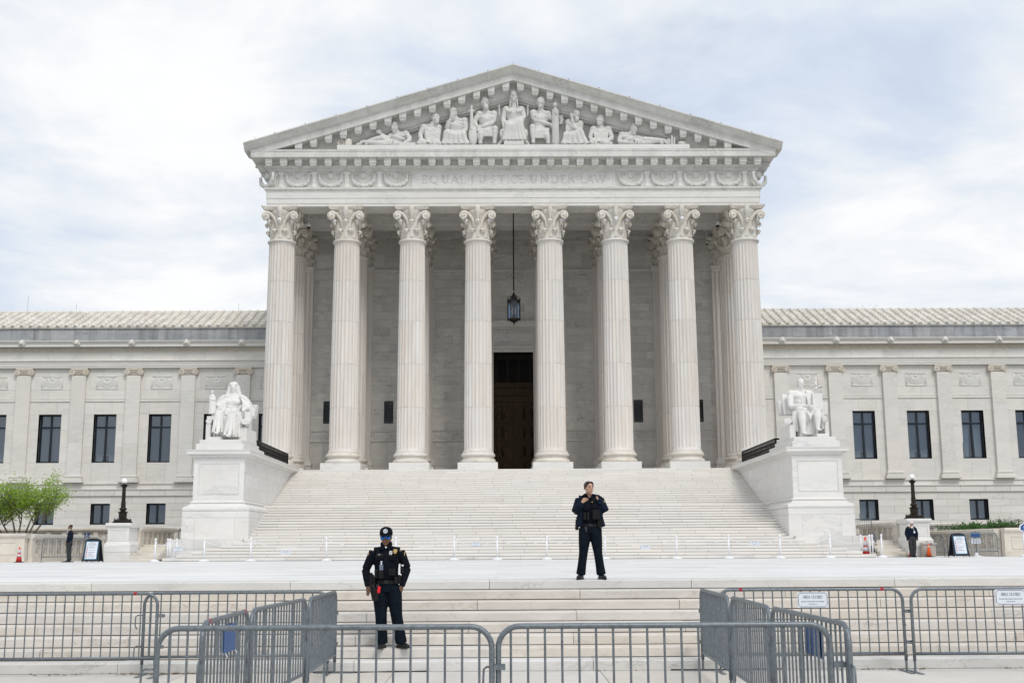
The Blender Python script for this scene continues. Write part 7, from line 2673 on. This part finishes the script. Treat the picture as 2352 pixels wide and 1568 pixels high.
def balustrade(name, label, a, b, z0, z1, group, pitch=.93, thick=.34, inset=.2):
    """wall from a to b with a moulded cap and a row of pierced sunburst panels"""
    A, B_ = Vector((*a, 0)), Vector((*b, 0))
    L = (B_ - A).length
    rz = math.atan2(B_.y - A.y, B_.x - A.x)
    t = thing(name, label, 'balustrade', (A.x, A.y, ZP), rz, group)
    zl0 = z1 - .27 - .70
    h = thick / 2
    ob('base', MB().box(0, L, -h - .05, h + .05, z0 - ZP, z0 - ZP + .22).box(0, L, -h - .02, h + .02, z0 - ZP + .222, zl0 - ZP), 'balustrade', t)
    ob('backing', MB().box(.02, L - .02, -.02, .02, zl0 - ZP + .004, zl0 - ZP + .698), 'balustrade', t)
    n = max(1, int((L - .3) / pitch))
    x0 = (L - n * pitch) / 2
    xs = [x0 + pitch * (i + .5) for i in range(n)]
    e = 0
    pm = MB()
    for x in xs + [L + .345]:
        pm.box(e, min(x - .345, L), -h, h, zl0 - ZP + .002, zl0 - ZP + .70)
        e = x + .345
    ob('pier', pm, 'balustrade', t)
    for x in xs:
        ob('lattice_panel', LAT, None, t, (x, 0, zl0 - ZP + .35))
    ob('cap', MB().prof_x([(-h - .02, zl0 - ZP + .702), (-h - .03, zl0 - ZP + .76), (-h - .10, zl0 - ZP + .80), (-h - .12, zl0 - ZP + .82), (-h - .12, zl0 - ZP + .93), (-h - .08, z1 - ZP), (h + .08, z1 - ZP), (h + .12, zl0 - ZP + .93), (h + .12, zl0 - ZP + .82), (h + .10, zl0 - ZP + .80), (h + .03, zl0 - ZP + .76), (h + .02, zl0 - ZP + .702)], 0, L), 'balustrade', t)
    return t


for s in (-1, 1):
    w = 'left' if s < 0 else 'right'
    X2 = lambda a, b: (s * a, s * b) if s > 0 else (s * b, s * a)
    # side stair
    a, b = X2(17.75, 19.05)
    core = MB()
    st = tag(ob('side_stairs', core.box(a, b, 58.4, 70, 1.2, 1.3), 'joint'), kind='structure')
    for i in range(6):
        y0 = 57.95 + i * .40
        wx = .0 if i > 3 else (.42 - .12 * i)
        aa, bb = X2(17.74, 19.0 + wx)
        y1 = y0 + .46 if i < 5 else 70
        for c0, c1 in ((0, .52), (.52, 1)):
            stone('step_stone', 'balustrade', st, aa + (bb - aa) * c0 + .003, aa + (bb - aa) * c1 - .003, y0, y1, ZP + i * .14 + .008 - (ZP * .0), ZP + (i + 1) * .14)
    # pedestal and its lamp
    cx = s * 19.72
    t = thing('lamp_pedestal', 'marble pedestal carrying the %s lamp post at the end of a pierced wall' % w, 'pedestal', (cx, 58.2, ZP), group='pedestals of the lamp posts')
    Y0 = 58.2
    pm = lambda z0, z1, hw, y0, mat='pedestal', nm='block': ob(nm, MB().box(cx - hw, cx + hw, Y0 + y0, Y0 + 1.5, z0, z1), mat, t, world=True, bevel=.008)
    pm(ZP + .002, 1.71, .635, 0, nm='base')
    pm(1.714, 1.985, .645, -.012, nm='plinth')
    ob('base_moulding', MB().extr([(cx - .64, Y0 - .008, 1.988), (cx + .64, Y0 - .008, 1.988), (cx + .64, Y0 - .008, 2.07), (cx + .53, Y0 + .11, 2.23), (cx - .53, Y0 + .11, 2.23), (cx - .64, Y0 - .008, 2.07)], (0, 1.5, 0)), 'pedestal', t, world=True)
    pm(2.2, 2.90, .52, .12, nm='die')
    fr = MB()
    for (a0, a1, c0, c1) in ((-.52, .52, 2.78, 2.9), (-.52, .52, 2.24, 2.36), (-.52, -.41, 2.36, 2.78), (.41, .52, 2.36, 2.78)):
        fr.box(cx + a0, cx + a1, Y0 + .10, Y0 + .118, c0, c1)
    ob('panel_frame', fr, 'pedestal', t, world=True)
    ob('cap', MB().prof_x([(Y0 + .1, 2.902), (Y0 + .06, 2.94), (Y0 - .0, 2.98), (Y0 - .01, 3.01), (Y0 - .01, 3.08), (Y0 + .03, 3.12), (Y0 + 1.5, 3.12), (Y0 + 1.5, 2.902)], cx - .61, cx + .61), 'pedestal', t, world=True)
    lp = thing('lamp_post', 'dark bronze lamp post with white globe on the %s pedestal' % w, 'lamp post', (cx, 58.85, 3.122), group='bronze lamp posts')
    bm = MB()
    q = []
    for i in range(8):
        aa = PI / 8 + i * PI / 4
        q.append((aa,))
    bm.lathe([(.50, 0), (.50, .035), (.44, .05), (.45, .06), (.45, .14), (.40, .17), (.27, .22), (.19, .26)], 8)
    for i in range(4):
        aa = PI / 4 + i * PI / 2
        bm.ball((.46 * math.cos(aa), .46 * math.sin(aa), .03), (.09, .09, .04), 8, 5)
        bm.limb([(.42 * math.cos(aa), .42 * math.sin(aa), .15), (.44 * math.cos(aa), .44 * math.sin(aa), .20), (.40 * math.cos(aa), .40 * math.sin(aa), .23)], .025, 6)
    ob('base', bm, 'lampiron', lp)
    ob('pedestal_drum', MB().lathe([(.185, .26), (.19, .30), (.20, .50), (.25, .53), (.25, .555), (.17, .57), (.12, .60), (.125, .63), (.17, .66), (.18, .70), (.165, .74), (.12, .77), (.115, .80)], 20), 'lampiron', lp, auto=40)
    sf = []
    for j, (z, r) in enumerate(((.80, .112), (.95, .12), (1.0, .105), (1.04, .125), (1.06, .10), (1.40, .094), (1.73, .085))):
        sf.append((r, z))
    ob('shaft', MB().lathe(sf, 12), 'lampiron', lp, auto=40)
    ob('collar', MB().lathe([(.085, 1.73), (.10, 1.75), (.09, 1.77), (.14, 1.80), (.16, 1.84), (.14, 1.85), (.215, 1.875), (.215, 1.89), (.09, 1.90), (.075, 1.93), (.085, 1.945), (.06, 1.95)], 20), 'lampiron', lp, auto=40)
    ob('globe', MB().ball((0, 0, 2.075), .142, 20, 14), 'globe', lp, smooth=True)
    # pierced wall running back beside the side stair
    balustrade('balustrade_wall', 'weathered pierced marble wall running back from the %s lamp pedestal' % w, (s * 19.25, 59.75), (s * 19.45, 66.6), 1.9, 3.0, 'pierced walls behind the lamp pedestals', .95)
    # terrace balustrade in front of the wing
    xs = (19.7, 44.0)
    a, b = X2(*xs)
    balustrade('terrace_balustrade', 'long marble balustrade with sunburst openings in front of the %s wing' % w, (a, 70.4), (b, 70.4), ZP, 3.13, 'terrace balustrades', .925)
    # planter
    xc = 24.35 if s < 0 else 24.0
    zt = 2.65
    pt = thing('planter_wall', 'panelled marble planter wall at the %s of the plaza holding %s' % (w, 'a small tree' if s < 0 else 'a green hedge'), 'planter', (s * xc, 58.5, ZP), group='marble planters')
    a, b = X2(xc, 44)
    ob('wall', MB().box(a, b, 58.5, 58.9, ZP + .002, zt - .25), 'balustrade', pt, world=True)
    ob('plinth', MB().box(a - (.04 if s < 0 else .05), b + (.05 if s < 0 else 0), 58.42, 58.498, ZP + .003, ZP + .26), 'balustrade', pt, world=True)
    fr = MB()
    for i in range(4):
        p0, p1 = xc + .35 + i * 3.6, xc + .35 + i * 3.6 + 3.2
        u0, u1 = (s * p0, s * p1) if s > 0 else (s * p1, s * p0)
        fr.box(u0, u1, 58.475, 58.498, 2.20, 2.26).box(u0, u1, 58.475, 58.498, 1.62, 1.68).box(u0, u0 + .06, 58.475, 58.498, 1.68, 2.20).box(u1 - .06, u1, 58.475, 58.498, 1.68, 2.20)
    ob('panel_frame', fr, 'balustrade', pt, world=True)
    ob('cap', MB().prof_x([(58.5, zt - .248), (58.46, zt - .2), (58.40, zt - .15), (58.38, zt - .13), (58.38, zt - .03), (58.42, zt), (58.9, zt), (58.9, zt - .248)], a - (0 if s > 0 else .0), b + (.1 if s < 0 else 0)), 'balustrade', pt, world=True)
    sx0, sx1 = sorted((s * (xc - .10), s * (xc + .34)))
    ob('soil', MB().box(a, b, 58.9, 69, ZP + .1, zt - .12), 'soil', pt, world=True)
    balustrade('planter_balustrade', 'pierced marble wall along the inner side of the %s planter' % w, (s * (xc - .02), 58.95), (s * (xc - .02), 68.3), ZP, zt - .02, 'pierced planter walls', .97)

# ------------------------------------------------------------------ sign boards, posts, cones, box


def sign_board(label, loc, rz):
    t = thing('sign_board', label, 'sign board', loc, rz, 'black sign boards listing prohibited items')
    tilt = .16

    def pane(sgn):
        m = MB()
        p = [(-.43, 0), (-.36, .06), (-.2, .035), (0, .075), (.2, .035), (.36, .06), (.43, 0), (.44, .1), (.405, .35), (.375, .95), (.36, 1.02), (.30, 1.08), (.15, 1.125), (0, 1.135), (-.15, 1.125), (-.30, 1.08), (-.36, 1.02), (-.375, .95), (-.405, .35), (-.44, .1)]
        m.prof_y(p, -.02, .02)
        m.prof_y([(-.08, 1.06), (.08, 1.06), (.06, 1.10), (-.06, 1.10)], -.026, -.021)
        return m.xf(Matrix.Translation((0, sgn * -.22, 0)) @ Matrix.Rotation(-sgn * tilt, 4, 'X'))
    ob('panel', pane(1), 'board', t)
    ob('panel', pane(-1), 'board', t)
    F = Matrix.Translation((0, -.22, 0)) @ Matrix.Rotation(-tilt, 4, 'X')
    po = ob('poster', MB().box(-.335, .335, -.025, -.0205, .12, 1.0).xf(F), 'teal', t)
    ob('sheet', MB().box(-.295, .295, -.029, -.0255, .155, .965).xf(F), 'signwhite', po)
    for i, s_ in enumerate(('PLEASE NOTE', 'THE FOLLOWING ITEMS', 'ARE PROHIBITED INSIDE', 'THE SUPREME COURT BUILDING')):
        cu = bpy.data.curves.new('t', 'FONT')
        cu.body = s_
        cu.size = .036
        cu.align_x = 'CENTER'
        cu.extrude = .0008
        me = text_mesh(cu)
        me.transform(F @ Matrix.Translation((0, -.0300, .915 - i * .042)) @ Matrix.Rotation(PI / 2, 4, 'X'))
        ob('lettering', me, 'ink', po)
    ln, ic, rg_ = MB(), MB(), random.Random(5)
    for i in range(7):
        z = .72 - i * .083
        ic.join(MB().lathe([(.020, -.002), (.029, -.002), (.029, .002), (.020, .002), (.020, -.002)], 14).xf(Matrix.Translation((-.235, -.031, z)) @ Matrix.Rotation(PI / 2, 4, 'X')))
        ic.limb([(-.252, -.031, z + .016), (-.218, -.031, z - .016)], .0035, 4)
        ln.box(-.246, -.224, -.031, -.0295, z - .010, z + .010)
        for j in range(2 if i in (0, 3, 4, 5) else 1):
            ln.box(-.17, -.17 + rg_.uniform(.22, .40), -.0305, -.0295, z + .008 - j * .022 - .0045, z + .008 - j * .022 + .0045)
    ob('pictogram', ic.xf(F), 'redink', po)
    ob('small_print', ln.xf(F), 'ink', po)
    return t


sign_board('black sign board on the left, in front of the barrier beside the lamp pedestal', (-20.42, 56.9, ZP), R(-12))
sign_board('black sign board on the right, in front of the grey barrier and hedge', (21.08, 56.95, ZP + .02), R(14))

t = thing('access_sign', 'blue wheelchair access sign above the left sign board', 'sign', (-22.0, 60.5, ZP))
ob('pole', MB().limb([(0, 0, 0), (0, 0, 1.5)], .022, 8), 'steel', t)
ob('plate', MB().box(-.135, .135, -.032, -.023, 1.15, 1.43), 'navysign', t, bevel=.02)
ic = MB()
ic.limb([(-.02, -.036, 1.395), (-.02, -.036, 1.30), (.05, -.036, 1.295), (.075, -.036, 1.245), (.095, -.036, 1.25)], [(.009, .002)] * 5, 5, side=(1, 0, 0))
ic.ball((-.015, -.036, 1.405), (.014, .003, .014), 8, 5)
ic.limb([(-.02 + .062 * math.cos(R(120 + a * 24)), -.036, 1.265 + .055 * math.sin(R(120 + a * 24))) for a in range(11)], .008, 5)
ob('wheelchair_symbol', ic, 'shirt', t)
ob('arrow', MB().limb([(-.07, -.036, 1.18), (.07, -.036, 1.18)], .008, 5), 'shirt', t)

t = thing('stand_sign', 'blue panel and AREA CLOSED notice on a white based stand behind the right barrier', 'sign', (22.38, 58.05, ZP))
ob('base', MB().lathe([(.30, .002), (.30, .03), (.10, .06), (.06, .2)], 20), 'plastic', t, smooth=True)
ob('pole', MB().limb([(0, 0, .2), (0, 0, 1.25)], .025, 8), 'steel', t)
ob('blue_panel', MB().box(-.23, .23, -.04, -.03, .94, 1.19), 'blue', t)
ob('notice', MB().box(-.225, .225, -.04, -.03, .64, .87), 'signwhite', t)
lt_ = MB()
x = -.165
for ch in 'AREA CLOSED':
    if ch == ' ':
        x += .02
        continue
    x += glyph(lt_, ch, x, .77, .045, -.043, -.0405) * .82
ob('lettering', lt_.box(-.16, .16, -.043, -.0405, .70, .712), 'signblue', t)
t = thing('sign_post', 'black centre post with round foot behind the left plaza barrier', 'post', (-22.0, 57.95, ZP))
ob('pole', MB().limb([(0, 0, .02), (0, 0, 1.16)], .03, 10).limb([(0, 0, .30), (0, 0, .38)], .055, 10), 'rubber', t)
ob('base', MB().lathe([(.30, .002), (.30, .03), (.08, .05)], 20), 'rubber', t)
t = thing('post_sign', 'white post with blue and white octagonal sign cut by the right edge', 'sign', (24.30, 57.0, ZP))
ob('base', MB().lathe([(.26, .002), (.27, .04), (.22, .09), (.10, .11)], 22), 'plastic', t, smooth=True)
ob('pole', MB().limb([(0, 0, .1), (0, 0, 1.22)], .06, 14), 'plastic', t, smooth=True)
oc = [(.36 * math.cos(PI / 8 + a * PI / 4), .26 * math.sin(PI / 8 + a * PI / 4)) for a in range(8)]
ob('plate', MB().extr([(u + .12, -.085, 1.36 + v) for u, v in oc], (0, .02, 0)), 'plastic', t)
ob('blue_field', MB().extr([(u * .84 + .12, -.09, 1.36 + v * .84) for u, v in oc], (0, .004, 0)), 'blue', t)
lt_ = MB()
glyph(lt_, 'C', -.04, 1.33, .14, -.094, -.0905)
ob('lettering', lt_.box(-.1, .3, -.094, -.0905, 1.24, 1.26), 'plastic', t)


def cone(label, loc, h, mat, bands, base='rubber'):
    t = thing('traffic_cone', label, 'traffic cone', loc, rg.uniform(0, 1), 'traffic cones')
    k_ = h / .71
    ob('base', MB().box(-.19 * k_, .19 * k_, -.19 * k_, .19 * k_, .001, .035), base, t, bevel=.01)
    ob('body', MB().lathe([(.135 * k_, .035), (.03 * k_, h - .01), (.022 * k_, h)], 22), mat, t, smooth=True)
    for z0, z1 in bands:
        r = lambda z: (.135 - .105 * (z * h - .035) / (h - .045)) * k_ + .003
        ob('reflective_band', MB().lathe([(r(z0), z0 * h), (r(z1), z1 * h)], 22), 'reflective', t, smooth=True)
    return t


cone('red traffic cone with two pale bands by the left planter', (-24.05, 57.2, ZP), .74, 'redcone', ((.38, .53), (.62, .82)))
cone('red banded traffic cone between white posts at the right end of the stairs', (17.16, 58.75, ZP), 1.0, 'redcone', ((.30, .50), (.57, .78)))
cone('orange traffic cone behind the white-haired guard’s legs'.replace('’', "'"), (19.08, 57.75, ZP), .74, 'orange', ((.42, .56), (.66, .80)))
cone('plain orange traffic cone in front of the pale box', (19.84, 57.5, ZP), .66, 'orange', ((.72, .80),))
t = thing('wooden_box', 'pale wooden box against the right lamp pedestal', 'box', (19.97, 58.0, ZP))
bx = MB()
for i in range(6):
    ob('plank', MB().box(-.30 + i * .1 + .002, -.20 + i * .1 - .002, -.27, .10, .002, .60), 'wood', t)
ob('lid', MB().box(-.35, .35, -.32, .12, .602, .68), 'wood', t, bevel=.008)
ob('purple_sticker', MB().box(.02, .09, -.325, -.321, .61, .67), 'navysign', t)
ob('cup', MB().lathe([(.04, .682), (.05, .78)], 10, (-.05, -.1, 0)), 'wood', t)

# ------------------------------------------------------------------ iron railings on the cheek walls
for s in (-1, 1):
    w = 'left' if s < 0 else 'right'
    xr = s * 14.62
    y0, y1 = 66.1, 75.2
    t = thing('iron_railing', 'black ornamental iron railing on the %s cheek wall of the stairs' % w, 'railing', (xr, y0, 6.92), group='iron railings beside the stairs')
    ob('rail', MB().box(xr - .05, xr + .05, y0, y1, 7.74, 7.84), 'iron', t, world=True)
    ob('rail', MB().box(xr - .03, xr + .03, y0, y1, 6.97, 7.02), 'iron', t, world=True)
    ob('post', MB().box(xr - .05, xr + .05, y0 - .1, y0 - .002, 6.925, 7.84), 'iron', t, world=True)
    ob('post', MB().box(xr - .05, xr + .05, y1 + .002, y1 + .1, 6.925, 7.84), 'iron', t, world=True)
    k_ = 'rail_unit'
    if k_ not in MT:
        m = MB().limb([(0, 0, .02), (0, 0, .72)], .013, 6)
        for z in (.16, .36, .56):
            m.limb([(0, .07 + .055 * math.cos(a * PI / 5), z + .085 * math.sin(a * PI / 5)) for a in range(11)], .010, 5)
            m.ball((0, .07, z), (.02, .03, .035), 6, 4)
        me = m.mesh('railing_bar')
        me.materials.append(MT['iron'])
        MT[k_] = me
    n = int((y1 - y0) / .148)
    for i in range(n):
        ob('railing_bar', MT[k_], None, t, (xr, y0 + .01 + i * .148, 7.01), world=True)
    rb = MB().box(*sorted((xr + s * .052, xr + s * .85)), y0 - .1, y0, 7.74, 7.84)
    cxr, cz = xr + s * .45, 7.36
    for a in range(8):
        rb.limb([(cxr, y0 - .05, cz), (cxr + .40 * math.cos(a * PI / 4), y0 - .05, cz + .36 * math.sin(a * PI / 4))], .02, 5)
    rb.ball((cxr, y0 - .05, cz), .06, 8, 6)
    rb.box(*sorted((xr + s * .83, xr + s * .88)), y0 - .1, y0, 7.45, 7.738)
    ob('return_panel', rb, 'iron', t, world=True)

# ------------------------------------------------------------------ lantern and cameras in the portico
t = thing('hanging_lantern', 'large black iron lantern hanging on a long rod in front of the door', 'lantern', (0, 79.0, 17.1))
ob('rod', MB().limb([(0, 0, 2.25), (0, 0, 8.9)], .045, 8), 'iron', t)
ch = MB()
for i in range(4):
    ch.limb([(.05 * math.cos(a * PI / 4) * (1 if i % 2 else 0), .05 * math.cos(a * PI / 4) * (0 if i % 2 else 1), 2.02 + i * .09 + .055 * math.sin(a * PI / 4)) for a in range(9)], .014, 5)
ch.ball((0, 0, 1.97), .09, 8, 6)
ob('chain', ch, 'iron', t)
cg = MB()
cg.lathe([(.43, .12), (.45, .15), (.45, .22), (.40, .25), (.36, .25), (.36, .12)], 6)
cg.lathe([(.43, 1.42), (.46, 1.45), (.46, 1.52), (.42, 1.56), (.36, 1.56), (.36, 1.42)], 6)
cg.lathe([(.30, .10), (.18, .02), (.08, -.03), (.05, -.14), (.02, -.18)], 12)
cg.lathe([(.30, 1.56), (.16, 1.64), (.12, 1.72), (.12, 1.86), (.14, 1.90), (.05, 1.95)], 12)
for i in range(6):
    a = i * PI / 3
    c_, s_ = math.cos(a), math.sin(a)
    cg.limb([(.42 * c_, .42 * s_, .22), (.42 * c_, .42 * s_, 1.45)], .032, 6)
    cg.limb([(.42 * c_, .42 * s_, 1.55), (.36 * c_, .36 * s_, 1.72), (.2 * c_, .2 * s_, 1.84), (.12 * c_, .12 * s_, 1.75)], .022, 6)
    cg.limb([(.43 * c_, .43 * s_, 1.55), (.45 * c_, .45 * s_, 1.68)], [.03, .01], 6)
    cg.limb([(.43 * c_, .43 * s_, .13), (.43 * c_, .43 * s_, .04)], [.03, .012], 6)
ob('cage', cg, 'iron', t)
gl = MB()
for i in range(6):
    a, b = i * PI / 3, (i + 1) * PI / 3
    gl.add([(.39 * math.cos(a), .39 * math.sin(a), .25), (.39 * math.cos(b), .39 * math.sin(b), .25), (.39 * math.cos(b), .39 * math.sin(b), 1.42), (.39 * math.cos(a), .39 * math.sin(a), 1.42)], [(0, 1, 2, 3)])
ob('glass', gl, 'lanternglass', t)
ob('burner', MB().lathe([(.02, .25), (.10, .3), (.12, .5), (.05, .55), (.05, 1.0), (.14, 1.1), (.16, 1.3), (.05, 1.42)], 12), 'iron', t)
for x, y, z, k_, lab in ((-14.2, 78.5, 23.62, 1.0, 'hanging camera with black dome beside the leftmost capital'), (14.2, 78.5, 23.66, 1.0, 'hanging camera with black dome beside the rightmost capital'), (14.15, 82.6, 23.45, .75, 'smaller hanging camera deeper in the portico on the right')):
    t = thing('security_camera', lab, 'camera', (x, y, z), group='cameras hanging in the portico')
    ob('rod', MB().limb([(0, 0, .5 * k_), (0, 0, 26.0 - z)], .03, 6), 'plastic', t)
    ob('housing', MB().lathe([(.14 * k_, .14 * k_), (.15 * k_, .2 * k_), (.12 * k_, .42 * k_), (.06 * k_, .46 * k_), (.05 * k_, .54 * k_)], 14), 'plastic', t, smooth=True)
    ob('dome', MB().ball((0, 0, .12 * k_), .135 * k_, 14, 10), 'rubber', t, smooth=True)


# ------------------------------------------------------------------ planting
def leaf_cards(m, c, n, spread, size, rnd):
    for _ in range(n):
        p = Vector(c) + Vector((rnd.gauss(0, spread), rnd.gauss(0, spread), rnd.gauss(0, spread * .8)))
        a = Vector((rnd.uniform(-1, 1), rnd.uniform(-1, 1), rnd.uniform(-.4, 1))).normalized()
        b = a.cross(Vector((rnd.uniform(-1, 1), rnd.uniform(-1, 1), rnd.uniform(-1, 1)))).normalized()
        s_ = size * rnd.uniform(.6, 1.3)
        m.add([tuple(p - a * s_), tuple(p + b * s_ * .42 - a * .1 * s_), tuple(p + a * s_), tuple(p - b * s_ * .42 - a * .1 * s_)], [(0, 1, 2, 3)])


rn = random.Random(31)
t = thing('small_tree', 'small bright green multi-stemmed tree in the left planter', 'tree', (-25.4, 60.6, 2.55))
wood, crown = MB(), MB()
tips = []


def grow(p, d, L, r, lev):
    pts = [p]
    q = Vector(p)
    dd = Vector(d)
    for i in range(4):
        dd = (dd + Vector((rn.uniform(-.16, .16), rn.uniform(-.16, .16), rn.uniform(-.02, .14)))).normalized()
        q = q + dd * L / 4
        pts.append(q.copy())
    wood.limb([tuple(a) for a in pts], [r * (1 - .13 * i) for i in range(5)], 6 if lev < 2 else 5)
    if lev >= 3:
        tips.append(pts[-1])
        tips.append(pts[2])
        return
    if lev >= 2:
        tips.append(pts[-1])
    for j in range(3 if lev else 4):
        k_ = rn.choice((1, 2, 3, 4)) if lev else rn.choice((2, 3, 4))
        out = Vector((rn.uniform(-1, 1), rn.uniform(-1, 1), rn.uniform(-.15, .8))).normalized()
        grow(pts[k_], (dd * .55 + out * .75).normalized(), L * rn.uniform(.60, .86), r * .52, lev + 1)


for bx_, by, dx, dy in ((-.62, 0, -.42, .1), (-.35, .1, -.18, -.2), (-.1, -.1, .02, .2), (.15, .1, .22, -.15), (.35, 0, .40, .1), (.5, .1, .62, -.1), (-.9, 0, -.7, 0), (-1.3, .1, -.5, .2)):
    grow(Vector((bx_, by, 0)), Vector((dx, dy, 1)).normalized(), rn.uniform(1.15, 1.5), .055, 0)
for p in tips:
    if p.z > .55:
        leaf_cards(crown, p, rn.randint(9, 22), .19, .062, rn)
ob('trunk', wood, 'bark', t, smooth=True)
ob('crown', crown, 'leaf', t)
t = thing('hedge', 'low dark green clipped hedge in the right planter', 'hedge', (24.4, 60.0, 2.5))
hm = MB()
for i in range(620):
    x = rn.uniform(0, 19)
    y = rn.uniform(-.85, 1.6)
    hh = .40 + .14 * math.sin(x * 1.7) + .10 * math.sin(x * 4.1 + 1) + rn.uniform(-.08, .14)
    leaf_cards(hm, (x, y, hh * rn.uniform(.25, 1.0)), 18, .10, .055, rn)
for i in range(140):
    x = rn.uniform(-.4, 1.5)
    leaf_cards(hm, (x * .8, rn.uniform(.0, 8), .12 + rn.uniform(.0, .34)), 18, .10, .055, rn)
ob('foliage', hm, 'hedge', t)
ob('stem', MB().box(.1, 19, -.6, 1.4, 0, .22), 'soil', t)
# background trees beside the wings are hidden by the building; fallen leaves and a cable lie at the foot of the steps
lf = MB()
for cx_, cy_, n in ((-6.2, 17.86, 60), (-5.6, 17.88, 50), (4.85, 17.84, 40), (6.8, 17.85, 14), (-7.4, 17.85, 16), (.6, 17.86, 6), (2.6, 17.8, 10)):
    for _ in range(n):
        x, y = cx_ + rn.gauss(0, .28), min(17.94, cy_ + rn.gauss(0, .05))
        a = rn.uniform(0, 6.3)
        s_ = rn.uniform(.018, .04)
        lf.add([(x - s_ * math.cos(a), y - s_ * math.sin(a), .004), (x + .5 * s_ * math.sin(a), y - .5 * s_ * math.cos(a), .012), (x + s_ * math.cos(a), y + s_ * math.sin(a), .006), (x - .5 * s_ * math.sin(a), y + .5 * s_ * math.cos(a), .016)], [(0, 1, 2, 3)])
tag(ob('fallen_leaves', lf, 'deadleaf'), 'dry brown leaves gathered along the bottom step', None, None, 'stuff')
tag(ob('cable', MB().limb([(-3.7, 17.90, .012), (-3.1, 17.86, .012), (-2.5, 17.92, .012), (-2.0, 17.93, .012)], .012, 6), 'rubber'), 'thin black cable on the pavement near the left barriers', 'cable')
tag(ob('cable', MB().limb([(1.6, 17.90, .012), (2.1, 17.86, .012), (2.7, 17.9, .012), (3.3, 17.92, .012)], .012, 6), 'rubber'), 'thin black cable on the pavement near the right barriers', 'cable')
